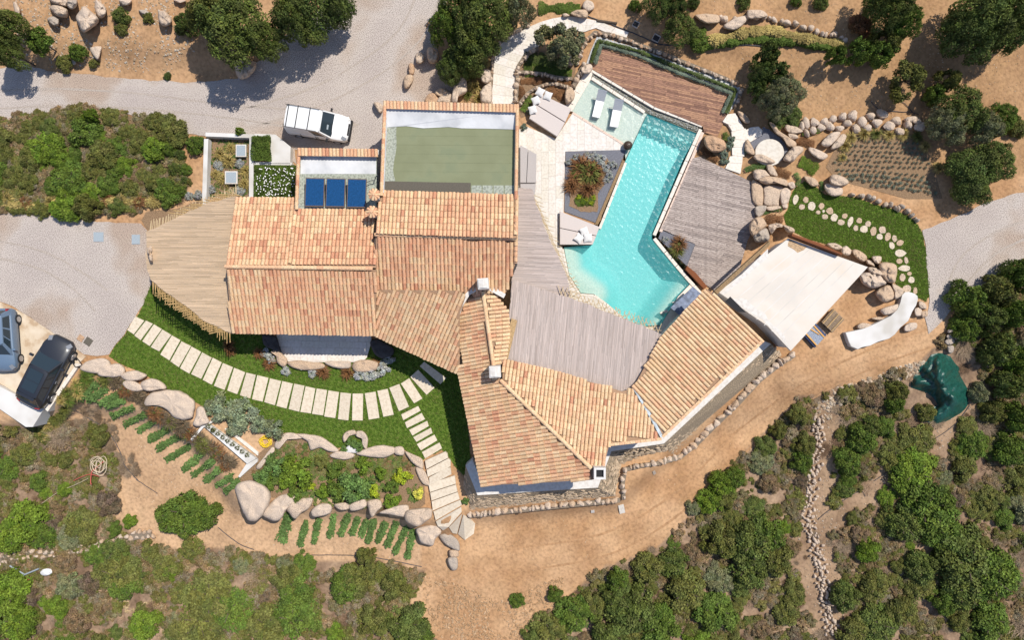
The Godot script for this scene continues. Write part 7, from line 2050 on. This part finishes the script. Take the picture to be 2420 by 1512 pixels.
func greenery() -> void:
	# hedges round the brown deck: a green core with a silvery front
	hedge("hedge", "dark green outer band of the low hedge round the deck", t(2, 0, [735, 590, 805, 385, 1180, 480, 1600, 655, 2010, 815, 2100, 850, 2010, 1065]), 0.34, 0.4, 900.0, 0.06, "dark", "hedge", 0.1)
	hedge("hedge", "silvery inner band of the low hedge round the deck", t(2, 0, [770, 600, 830, 420, 1170, 522, 1590, 698, 2000, 860, 2060, 880, 1975, 1060]), 0.30, 0.38, 800.0, 0.06, "sage", "hedge", 0.1)
	# clipped blocks
	for i in 6:
		pass
	tag(mi("flowering_hedge", block_mesh(vv([602, 391, 700, 391, 698, 470, 601, 469]), 0.6, 2600.0, 0.08, 0.1), M.leaf_green), "square clipped hedge dotted with white flowers", "hedge")
	var fl := PackedVector3Array()
	var fc := PackedColorArray()
	for i in 150: leaf_quad(fl, fc, P(rng.randf_range(604, 697), rng.randf_range(393, 467), 0.9), Vector3(rng.randf_range(-0.3, 0.3), 1, rng.randf_range(-0.3, 0.3)).normalized(), 0.08, 0.08, Color.WHITE, rng)
	mi("flowers", flat_mesh(fl), M.petal, get_node("flowering_hedge")).set_meta("kind", "stuff")
	tag(mi("clipped_hedge", block_mesh(wavy(vv([594, 322, 640, 320, 641, 381, 594, 380]), 2.0), 0.75, 2600.0, 0.08, 0.1), M.leaf_green), "small square clipped hedge above the flowering one", "hedge")
	hedge("long_hedge", "long shaggy yellow-green hedge at top right", vv([1640, 100, 1700, 95, 1760, 78, 1820, 72, 1880, 90, 1940, 98, 2000, 108]), 0.85, 0.6, 1500.0, 0.11, "straw", "hedge", 0.0)
	hedge("long_hedge", "darker green lower part of the long hedge", vv([1650, 108, 1720, 100, 1790, 92, 1860, 96, 1930, 106, 1990, 116]), 0.7, 0.5, 1300.0, 0.10, "green", "hedge", 0.0)
	hedge("grass_border", "green grass border beside the curved path's top", vv([1272, 20, 1320, 20, 1370, 18]), 0.9, 0.25, 1200.0, 0.08, "green", "grass border")
	hedge("grass_border", "narrow yellow grasses along the lower side of the gravel hedge", vv([0, 480, 70, 488, 150, 492, 215, 478]), 0.7, 0.4, 900.0, 0.14, "straw", "grass border")
	hedge("grass_border", "bronze grasses between the scrub and west canopy", vv([240, 478, 300, 476, 360, 480, 410, 476]), 0.8, 0.45, 900.0, 0.14, "straw", "grass border")
	# ground cover in the beds
	for k in [["dark ground cover in the bed under the light-leaved tree", [1190, 740, 1300, 730, 1450, 740, 1600, 770, 1750, 790], 1.1, "green"], ["brown-tipped ground cover between the two bed walls", [1150, 880, 1280, 860, 1450, 870, 1600, 880, 1740, 890], 0.7, "rust"], ["rust-brown ground cover right of the double daybed", [1460, 970, 1560, 1000, 1660, 1040], 0.9, "rust"], ["low green ground cover left of the double daybed", [1170, 1220, 1220, 1120, 1280, 1040], 0.6, "green"], ["brownish plants at the bed's left end", [1150, 930, 1160, 1020, 1170, 1090], 0.5, "rust"], ["deep green ground cover in the tree's shade", [1200, 620, 1350, 600, 1500, 640, 1650, 700], 1.2, "dark"]]:
		hedge("ground_cover", k[0], q(1650, 30, 3.024, k[1]), k[2], 0.22, 1500.0 * k[2], 0.06, k[3], "ground cover")
	for k in [["rust-brown plants in the bed above the right-hand lawn", [950, 790, 1010, 810, 1080, 850], 0.6, "rust"], ["white-flowered green plants left of the rust-brown ones", [640, 790, 720, 760, 840, 745], 0.5, "veg"], ["rust-brown plants in the small bed by the tall boulder", [840, 1280, 920, 1260, 1010, 1280], 0.7, "rust"], ["green and white plants over the small bed", [815, 1210, 900, 1185, 1000, 1170], 0.35, "veg"], ["green plants between brown bed and the lawn tip", [1130, 820, 1170, 880, 1150, 940], 0.4, "veg"], ["bright low shrub bed left of the lavender", [1180, 700, 1260, 740, 1340, 800], 1.3, "bright"], ["green plants at the lawn's rock edge", [1380, 900, 1400, 950, 1390, 990], 0.4, "veg"], ["dark green bank under the grey-olive tree", [990, 260, 1080, 300, 1160, 350], 1.1, "green"], ["rust-brown plants above the round platform's rocks", [1140, 500, 1220, 510, 1320, 540], 0.7, "rust"], ["green strip along the upper rock line", [1200, 440, 1330, 410, 1440, 370], 0.35, "green"], ["brown and green plants below the orange-brown boulder", [200, 590, 280, 640, 370, 700], 0.7, "rust"], ["green clump beside the white steps", [440, 420, 460, 470, 450, 500], 0.5, "green"]]:
		hedge("ground_cover", k[0], q(2650, 350, 2.52, k[1]), k[2], 0.25, 1500.0 * k[2], 0.06, k[3], "ground cover", 0.05)
	strewn("ground_cover", "mossy green growth over the planting bed's upper half", scatter(vv([590, 1120, 650, 1055, 700, 1045, 790, 1075, 930, 1070, 985, 1100, 960, 1130, 800, 1110, 640, 1130]), 1500, -0.35, 12.0), ms.small[0], M.leaf_any, 0.07, 0.3, [[0.135, 0.155, 0.04], [0.10, 0.14, 0.035], [0.17, 0.15, 0.06], [0.20, 0.13, 0.06]], 0.45, "ground cover")
	strewn("ground_cover", "mossy green growth over the planting bed's lower half", scatter(vv([600, 1135, 800, 1112, 960, 1132, 985, 1180, 900, 1200, 700, 1190]), 900, -0.3, 12.0), ms.small[1], M.leaf_any, 0.07, 0.28, [[0.135, 0.165, 0.04], [0.10, 0.15, 0.035], [0.17, 0.16, 0.06]], 0.45, "ground cover")
	hedge("ground_cover", "low green growth on the island bed's lower part", vv([1360, 480, 1380, 470, 1405, 478]), 0.9, 0.15, 1500.0, 0.05, "green", "ground cover", 0.07)
	# vegetable rows
	var rows := [[0, 2, 750, 755, 920, 590], [0, 2, 830, 760, 1010, 640], [0, 2, 930, 790, 1130, 690], [0, 2, 1000, 815, 1180, 750], [0, 2, 1060, 900, 1265, 815], [0, 2, 1180, 980, 1395, 870], [0, 2, 1310, 1040, 1490, 930], [0, 2, 1400, 1130, 1600, 1010], [0, 2, 1480, 1215, 1700, 1080], [0, 2, 1570, 1315, 1800, 1180], [0, 2, 1725, 1410, 1915, 1250], [0, 2, 1820, 1460, 2015, 1320], [0, 2, 1935, 1510, 2090, 1390], [0, 2, 2040, 1560, 2200, 1470], [0, 2, 2120, 1610, 2260, 1510]]
	for i in rows.size():
		hedge("vegetable_row", "%s row of leafy vegetables on the slope below the boulders, from the top" % ordinal(i), t(rows[i][0], rows[i][1], rows[i].slice(2)), 0.5, 0.3, 230.0, 0.17, "veg", "vegetable row", 0.0, Color.BLACK, 0.0, "vegetable rows on the slope")
	var rows2 := [[230, 590, 310, 320], [410, 625, 470, 390], [540, 600, 590, 370], [690, 550, 735, 330], [790, 525, 870, 325], [900, 520, 960, 350], [985, 530, 1040, 380], [1050, 590, 1110, 370], [1140, 595, 1220, 400], [1230, 630, 1320, 400], [1300, 695, 1420, 450], [1420, 740, 1480, 470]]
	for i in rows2.size():
		hedge("vegetable_row", "%s row of vegetables below the planting bed's rocks, from the left" % ordinal(i), t(1, 3, rows2[i]), 0.45 if i > 0 else 0.8, 0.3, 260.0, 0.17, "veg", "vegetable row", 0.0, Color.BLACK, 0.0, "vegetable rows below the planting bed")
	# lavender cushions
	var lav := vv([2018, 335, 2090, 330, 2165, 338, 2195, 380, 2190, 420, 2210, 458, 2150, 458, 2060, 440, 1985, 418, 1962, 395, 1985, 365])
	var row := 0
	var v := 336.0
	while v < 458.0:
		var n := 0
		var u := 1966.0 + 6.0 * (row % 2)
		while u < 2212.0:
			var p := Vector2(u + rng.randf_range(-2, 2), v + 14.0 * pow((u - 2040.0) / 150.0, 2.0) * (-0.2 if row < 6 else 0.5) + rng.randf_range(-1.5, 1.5) + (u - 2080.0) * 0.06)
			if Geometry2D.is_point_in_polygon(p, lav):
				plant("lavender", "ball", p.x, p.y, (4.2 if row < 7 else 6.0) * rng.randf_range(0.85, 1.15), 0.22, "", "blue-grey lavender cushion in the brown bed, %s row down, %s from left" % [ordinal(row), ordinal(n)])
				n += 1
			u += 12.5
		v += 11.5
		row += 1
	# trees
	var T := [["oak", 548, 62, 96, 4.6], ["olive", 500, 30, 62, 4.2], ["oak", 620, 95, 52, 4.0], ["dark", 735, 15, 78, 4.6], ["oak", 690, 40, 60, 4.5], ["dark", 790, 25, 38, 4.0], ["oak", 12, 55, 46, 4.0], ["oak", 14, 118, 42, 3.6], ["oak", 1142, 42, 80, 4.6], ["green", 1050, 58, 46, 4.0], ["oak", 1090, 20, 60, 4.2], ["grey_olive", 1222, 18, 44, 4.0], ["oak", 1108, 92, 58, 4.2], ["dark", 1068, 160, 42, 2.4], ["dark", 1105, 130, 50, 3.0],
		["oak", 2330, 25, 80, 5.0], ["dark", 2290, 75, 68, 4.2], ["oak", 2400, 20, 60, 4.6], ["oak", 2390, 75, 52, 3.6], ["oak", 2110, 12, 60, 4.0], ["green", 2140, 40, 42, 3.4], ["oak", 2075, 0, 40, 3.4], ["oak", 2275, 262, 62, 3.0], ["grey_olive", 2240, 290, 50, 2.8], ["grey_olive", 2330, 300, 44, 2.6], ["dark", 2305, 400, 66, 2.8], ["oak", 2345, 375, 56, 3.0], ["oak", 2300, 440, 48, 2.4], ["green", 2375, 270, 38, 2.0], ["grey_olive", 1852, 215, 48, 3.0], ["grey_olive", 1830, 235, 40, 2.8], ["dark", 1800, 170, 34, 2.6], ["oak", 1605, 62, 42, 2.6], ["dark", 1560, 2, 40, 2.6], ["dark", 1600, 8, 32, 2.6]]
	for k in T: plant(k[0], "tree", k[1], k[2], k[3], k[4])
	var Y := [["green", 92, 96, 34, 2.2], ["grey_olive", 1328, 100, 56, 3.0], ["oak", 1818, 122, 30, 2.8], ["dark", 1835, 170, 34, 2.6], ["dark", 1790, 210, 26, 2.2], ["green", 1978, 130, 27, 2.2], ["green", 2035, 118, 34, 2.4], ["olive", 2100, 95, 36, 2.4], ["green", 2085, 125, 36, 2.4], ["olive", 2148, 184, 46, 2.4], ["olive", 2246, 186, 28, 2.0], ["green", 2212, 222, 26, 1.8], ["green", 2115, 70, 26, 2.0], ["bright", 565, 310, 12, 1.0], ["bright", 212, 272, 18, 1.6]]
	for k in Y: plant(k[0], "open", k[1], k[2], k[3], k[4])
	# bushes set by hand
	var B := [["dark", 436, 57, 27, 1.6], ["oak", 287, 36, 22, 1.0], ["olive", 286, 68, 18, 0.7], ["green", 178, 122, 22, 1.2], ["olive", 150, 148, 24, 0.8], ["olive", 350, 42, 14, 0.5], ["olive", 220, 150, 14, 0.5], ["dark", 395, 178, 10, 0.4],
		["olive", 205, 488, 33, 1.5], ["green", 462, 340, 26, 1.1], ["green", 402, 352, 20, 0.9], ["dark", 425, 365, 16, 0.7], ["oak", 412, 398, 18, 0.9], ["green", 436, 402, 16, 0.6], ["dark", 436, 426, 12, 0.5], ["green", 430, 452, 14, 0.6], ["silver", 446, 462, 11, 0.4], ["silver", 468, 460, 12, 0.4], ["silver", 515, 390, 14, 0.4], ["silver", 566, 388, 13, 0.4], ["silver", 566, 452, 14, 0.4], ["silver", 500, 448, 12, 0.4],
		["green", 1500, 12, 18, 0.9], ["dark", 1640, 5, 16, 0.8], ["oak", 1755, 3, 18, 0.8], ["green", 1880, 2, 16, 0.7], ["oak", 1940, 4, 20, 0.8], ["green", 1655, 95, 30, 0.9], ["dark", 1870, 270, 32, 0.8], ["dark", 1840, 285, 26, 0.6], ["rust", 2030, 60, 30, 0.7], ["oak", 2205, 230, 22, 1.0], ["olive", 2400, 300, 30, 1.0],
		["green", 435, 1215, 58, 2.0], ["green", 480, 1222, 42, 1.8], ["green", 400, 1230, 42, 1.7], ["bright", 60, 1235, 62, 1.8], ["bright", 20, 1270, 52, 1.5], ["green", 95, 1262, 40, 1.3], ["bright", 15, 1400, 62, 1.9], ["bright", 40, 1470, 46, 1.6], ["green", -5, 1460, 60, 1.7], ["olive", 190, 1242, 52, 0.9], ["grey_olive", 165, 1270, 40, 0.7], ["olive", 270, 1360, 58, 1.1], ["green", 290, 1385, 46, 1.0], ["olive", 390, 1345, 40, 0.9], ["bright", 400, 1352, 24, 0.8], ["olive", 490, 1410, 76, 1.3], ["green", 540, 1440, 60, 1.2], ["olive", 470, 1470, 70, 1.2], ["bright", 340, 1480, 46, 1.1], ["bright", 152, 1158, 22, 0.7], ["bright", 305, 1232, 20, 0.8],
		["olive", 865, 1315, 25, 1.1], ["green", 700, 1398, 56, 1.2], ["olive", 680, 1370, 40, 1.0], ["green", 820, 1390, 44, 1.2], ["olive", 845, 1370, 44, 1.1], ["olive", 935, 1385, 38, 1.1], ["green", 690, 1465, 62, 1.2], ["olive", 630, 1480, 60, 1.1], ["olive", 880, 1470, 42, 1.1], ["oak", 960, 1480, 58, 1.3], ["green", 985, 1500, 40, 1.1], ["green", 1222, 1420, 20, 0.8], ["green", 1310, 1405, 20, 0.8],
		["bright", 1700, 1145, 34, 1.4], ["green", 1735, 1135, 30, 1.4], ["bright", 1680, 1185, 34, 1.2], ["olive", 1712, 1180, 32, 1.0], ["olive", 1730, 1225, 26, 0.7], ["olive", 1700, 1280, 46, 1.6], ["oak", 1780, 1290, 60, 2.0], ["green", 1820, 1260, 46, 1.8], ["oak", 1765, 1345, 50, 1.8], ["olive", 1840, 1330, 44, 1.5], ["green", 1460, 1370, 34, 1.5], ["oak", 1455, 1410, 42, 1.5], ["olive", 1530, 1345, 46, 1.4], ["oak", 1590, 1330, 40, 1.4], ["green", 1360, 1450, 50, 1.4], ["oak", 1500, 1440, 60, 1.8], ["green", 1560, 1480, 54, 1.6], ["oak", 1440, 1500, 56, 1.6], ["olive", 1620, 1400, 60, 1.5], ["green", 1690, 1450, 62, 1.5], ["olive", 1300, 1490, 50, 1.2],
		["olive", 2125, 925, 30, 1.5], ["green", 2115, 955, 28, 1.4], ["olive", 1885, 980, 30, 1.0], ["olive", 1900, 1050, 30, 1.0], ["green", 1895, 1085, 28, 1.1], ["olive", 1838, 1020, 20, 0.8], ["green", 2040, 1040, 42, 1.5], ["green", 2010, 1090, 36, 1.3], ["oak", 2060, 1010, 30, 1.3], ["olive", 2190, 975, 28, 0.9], ["green", 2300, 1050, 40, 1.2], ["olive", 2170, 1035, 44, 1.0], ["olive", 2120, 1080, 40, 0.9],
		["green", 2190, 1200, 70, 2.2], ["oak", 2140, 1240, 52, 1.8], ["bright", 2160, 1120, 60, 1.4], ["bright", 2050, 1300, 32, 1.2], ["oak", 2290, 1330, 76, 2.4], ["green", 2350, 1370, 70, 2.2], ["oak", 2280, 1400, 56, 2.0], ["green", 2240, 1260, 50, 1.5], ["oak", 2180, 1340, 44, 1.5], ["oak", 2000, 1410, 40, 1.4], ["olive", 2070, 1390, 40, 1.1], ["green", 2230, 1420, 36, 1.3], ["green", 2340, 1470, 60, 1.6], ["olive", 2130, 1450, 40, 1.2], ["oak", 2080, 1480, 56, 1.4], ["olive", 2020, 1490, 46, 1.2], ["olive", 1860, 1450, 40, 1.0],
		["green", 2300, 705, 46, 2.4], ["olive", 2362, 685, 46, 2.4], ["green", 2412, 650, 42, 2.8], ["oak", 2340, 755, 40, 2.0], ["green", 2402, 742, 38, 2.6], ["green", 2288, 775, 36, 1.8], ["oak", 2362, 832, 44, 2.6], ["green", 2412, 848, 36, 2.2], ["oak", 2385, 912, 42, 2.6], ["green", 2412, 985, 38, 2.0], ["olive", 2350, 975, 30, 1.4], ["grey_olive", 2315, 930, 28, 1.2], ["green", 2390, 1060, 44, 1.6]]
	for k in B: plant(k[0], "bush", k[1], k[2], k[3], k[4])
	var S := [["rosemary", 530, 970, 40, 1.0], ["rosemary", 575, 982, 42, 1.0], ["rosemary", 610, 1000, 28, 0.9], ["rosemary", 648, 1015, 26, 1.1], ["rosemary", 505, 965, 24, 0.8], ["rosemary", 556, 1008, 26, 0.8],
		["veg", 650, 1100, 28, 0.9], ["bright", 705, 1115, 42, 1.2], ["bright", 680, 1135, 26, 0.9], ["veg", 620, 1125, 24, 0.8], ["green", 790, 1110, 24, 0.7], ["bright", 860, 1100, 22, 0.7], ["green", 925, 1150, 22, 0.7], ["green", 700, 1165, 22, 0.6], ["green", 640, 1140, 22, 0.6], ["olive", 760, 1095, 20, 0.5], ["veg", 835, 1150, 44, 1.3], ["green", 800, 1160, 30, 1.0], ["bright", 762, 1160, 20, 0.7], ["bright", 900, 1120, 18, 0.7], ["lime", 950, 1125, 22, 0.8], ["lime", 882, 1160, 20, 0.8], ["bright", 928, 1183, 24, 0.7], ["yellow", 989, 1165, 17, 0.6], ["lime", 736, 1150, 10, 0.4],
		["veg", 828, 1045, 14, 0.5], ["veg", 846, 1055, 16, 0.6], ["veg", 815, 1062, 12, 0.4], ["dark", 815, 1024, 1, 0.1],
		["silver", 675, 875, 14, 0.4], ["silver", 710, 866, 12, 0.4], ["silver", 740, 881, 14, 0.4], ["silver", 850, 880, 22, 0.5], ["silver", 878, 885, 22, 0.5], ["silver", 905, 872, 20, 0.5], ["silver", 920, 850, 16, 0.5], ["silver", 630, 835, 16, 0.4], ["silver", 640, 850, 12, 0.4],
		["silver", 1390, 372, 14, 0.4], ["silver", 1420, 380, 18, 0.5], ["silver", 1432, 400, 14, 0.4], ["silver", 1345, 385, 10, 0.4], ["silver", 1430, 425, 10, 0.3], ["silver", 1570, 565, 9, 0.3], ["lime", 1368, 466, 8, 0.3], ["lime", 1384, 470, 8, 0.3], ["lime", 1402, 466, 8, 0.3], ["lime", 1396, 480, 7, 0.3], ["bright", 1375, 478, 8, 0.3],
		["sage", 1727, 330, 12, 0.5], ["sage", 1722, 345, 12, 0.4], ["sage", 1710, 362, 12, 0.4], ["sage", 1712, 380, 12, 0.4], ["sage", 1765, 355, 10, 0.4], ["sage", 1238, 300, 9, 0.4], ["sage", 1250, 262, 8, 0.4], ["veg", 1100, 1185, 10, 0.4], ["green", 2003, 650, 1, 0.1]]
	for k in S:
		if k[3] > 3: plant(k[0], "small", k[1], k[2], k[3], k[4])
	var G_ := [["rust", 1375, 395, 30, 0.8], ["olive", 1392, 410, 30, 0.9], ["rust", 1360, 420, 24, 0.7], ["rust", 1405, 430, 24, 0.7], ["rust", 1398, 395, 20, 0.7], ["straw", 1385, 425, 24, 0.7], ["rust", 1605, 575, 22, 0.7], ["olive", 1600, 590, 20, 0.6], ["rust", 762, 880, 20, 0.6], ["rust", 820, 882, 18, 0.6], ["rust", 636, 860, 18, 0.6], ["rust", 612, 835, 16, 0.6], ["rust", 885, 862, 16, 0.5], ["rust", 540, 815, 16, 0.6], ["rust", 545, 830, 14, 0.5],
		["straw", 520, 365, 18, 0.5], ["straw", 540, 380, 18, 0.5], ["straw", 530, 425, 18, 0.5], ["straw", 580, 405, 18, 0.5], ["straw", 510, 412, 14, 0.4], ["straw", 578, 435, 16, 0.5], ["straw", 545, 350, 14, 0.4],
		["straw", 1100, 195, 16, 0.6], ["straw", 1130, 165, 18, 0.6], ["straw", 1122, 205, 18, 0.6], ["straw", 1130, 232, 16, 0.6], ["straw", 1145, 145, 16, 0.6], ["olive", 1112, 180, 14, 0.5], ["olive", 1105, 225, 14, 0.5],
		["purple", 275, 905, 22, 0.6], ["rust", 305, 925, 18, 0.6], ["purple", 325, 935, 20, 0.6], ["olive", 250, 895, 24, 0.6], ["rust", 365, 975, 22, 0.6], ["purple", 385, 985, 18, 0.5], ["olive", 405, 1000, 20, 0.6], ["purple", 430, 1005, 22, 0.6], ["rust", 445, 1020, 18, 0.5], ["olive", 475, 1045, 18, 0.5], ["purple", 500, 1060, 20, 0.6], ["rust", 520, 1075, 18, 0.5], ["purple", 540, 1095, 18, 0.5],
		["olive", 205, 885, 20, 0.5], ["straw", 180, 910, 18, 0.5], ["olive", 160, 930, 20, 0.5], ["straw", 145, 945, 16, 0.5], ["olive", 130, 990, 22, 0.5], ["straw", 110, 1000, 20, 0.5], ["straw", 100, 1030, 18, 0.5],
		["straw", 2010, 325, 16, 0.5], ["straw", 2040, 318, 16, 0.5], ["olive", 2070, 316, 16, 0.5], ["straw", 2100, 318, 16, 0.5], ["straw", 2135, 318, 16, 0.5], ["olive", 2165, 322, 16, 0.5], ["straw", 1995, 345, 16, 0.5], ["straw", 2185, 345, 16, 0.5], ["straw", 2215, 395, 16, 0.5], ["straw", 1990, 372, 12, 0.4],
		["straw", 20, 470, 18, 0.6], ["rust", 60, 478, 18, 0.6], ["straw", 120, 480, 18, 0.6], ["rust", 255, 472, 18, 0.6], ["straw", 290, 474, 18, 0.6], ["rust", 330, 478, 18, 0.6], ["straw", 370, 476, 18, 0.6]]
	for k in G_: plant(k[0], "tuft", k[1], k[2], k[3], k[4])
	var band := vv([268, 898, 300, 920, 345, 948, 372, 985, 420, 1008, 470, 1040, 505, 1068, 548, 1108])
	for i in band.size() - 1:
		for k in 4:
			var x := band[i].lerp(band[i + 1], (k + rng.randf()) / 4.0) + Vector2(rng.randf_range(-9, 9), rng.randf_range(-9, 9))
			plant(["purple", "rust", "olive", "purple"][rng.randi() % 4], "tuft", x.x, x.y, rng.randf_range(15, 21), 0.6)
	for i in 14:
		var x := Vector2(212, 878).lerp(Vector2(95, 1040), (i + rng.randf()) / 14.0) + Vector2(rng.randf_range(-9, 9), rng.randf_range(-9, 9))
		plant(["olive", "straw", "green"][rng.randi() % 3], "tuft", x.x, x.y, rng.randf_range(14, 20), 0.5)
	for k in [["silver", 1362, 374, 12], ["silver", 1404, 368, 13], ["silver", 1440, 412, 12], ["silver", 1447, 390, 12]]: plant(k[0], "small", k[1], k[2], k[3], 0.45)
	for k in [["rust", 1350, 440, 22], ["rust", 1386, 448, 22], ["olive", 1372, 405, 24], ["rust", 1410, 408, 20]]: plant(k[0], "tuft", k[1], k[2], k[3], 0.7)
	# little grasses standing along the white planter wall
	for i in 9: plant("olive", "tuft", 492 + i * 11.5, 1008 + i * 8.4, 8, 0.7, "grass tuft", "%s little grass tuft along the white planter wall, from the top" % ordinal(i))
	# scrub grown between: seeded, kept off what was set by hand
	var looks := ["olive", "olive", "green", "dry", "grey_olive", "purple", "dry", "oak", "olive", "bright"]
	for z in [[scrub[0], 1500, 75], [scrub[1], 2200, 120], [scrub[2], 1500, 44]]:
		var made := 0
		for p in scatter(z[0], z[1], -1.0):
			if made >= z[2]: break
			if inside(p, bare): continue
			var r := rng.randf_range(14.0, 40.0)
			if z[2] == 44: r = rng.randf_range(20.0, 48.0)
			var bad := false
			for o in plants:
				if Vector2(o.u, o.v).distance_to(p) < (o.r + r) * (0.5 if z[2] == 44 else 0.5): bad = true
			for o in [[234, 1100, 50], [2225, 915, 100], [100, 1350, 40], [1700, 1215, 8]]:
				if Vector2(o[0], o[1]).distance_to(p) < o[2]: bad = true
			if absf(p.x - 1930.0) < 26.0 and p.y > 980.0: bad = true
			if p.x < 390.0 and absf(p.y - lerpf(1318.0, 1258.0, p.x / 362.0)) < 16.0 and z[2] == 75: bad = true
			if bad: continue
			var k: String = looks[rng.randi() % looks.size()]
			if z[2] == 44: k = ["olive", "green", "olive", "bright", "oak", "olive"][rng.randi() % 6]
			if rng.randf() < 0.16 and z[2] != 44: plant("dry", "twig", p.x, p.y, r, r / PX * 0.7)
			else: plant(k, "bush", p.x, p.y, r, r / PX * rng.randf_range(0.75, 1.15))
			made += 1
	# undergrowth that nobody could count
	for z in [[scrub[0], 6500, "low brownish undergrowth between the bushes at lower left"], [scrub[1], 10000, "low olive undergrowth between the bushes at lower right"], [scrub[2], 2500, "low undergrowth in the scrub left of the walled bed"]]:
		var keep := PackedVector2Array()
		for p in scatter(z[0], z[1], -0.24, 40.0):
			if not inside(p, bare) and Vector2(p.x - 2225, p.y - 915).length() > 95.0: keep.append(p)
		strewn("undergrowth", z[2], keep, ms.small[0], M.leaf_any, 0.14, 0.6, [[0.15, 0.135, 0.042], [0.19, 0.138, 0.068], [0.165, 0.14, 0.07], [0.12, 0.125, 0.032], [0.24, 0.168, 0.09], [0.20, 0.162, 0.10], [0.135, 0.135, 0.036]], 0.7, "undergrowth")
		strewn("dry_twigs", z[2].replace("low", "dry twiggy"), scatter(z[0], z[1] / 9, -0.15, 90.0), ms.twig[1], M.twig, 0.2, 0.6, [[1.0, 1.0, 1.0], [1.25, 1.15, 1.1], [0.7, 0.6, 0.55]], 0.7, "undergrowth")
	strewn("bed_weeds", "low weeds over the planting bed's soil", scatter(vv([600, 1110, 660, 1060, 800, 1085, 930, 1080, 990, 1110, 985, 1190, 720, 1180]), 700, -0.3), ms.small[1], M.leaf_any, 0.06, 0.2, [[0.10, 0.14, 0.035], [0.16, 0.15, 0.05], [0.07, 0.12, 0.03]], 0.5, "weeds")
	strewn("bed_weeds", "low weeds in the walled bed", scatter(vv([494, 330, 588, 330, 588, 465, 494, 465]), 420, -0.4), ms.small[1], M.leaf_any, 0.06, 0.18, [[0.10, 0.14, 0.035], [0.20, 0.17, 0.06], [0.07, 0.12, 0.03]], 0.5, "weeds")
	strewn("bank_weeds", "dry weeds on the slope left of the vegetables", scatter(vv([150, 930, 230, 950, 300, 1040, 340, 1130, 250, 1120, 180, 1010]), 700, -0.3), ms.twig[0], M.twig, 0.12, 0.4, [[1, 1, 1], [0.8, 0.75, 0.7]], 0.6, "weeds")
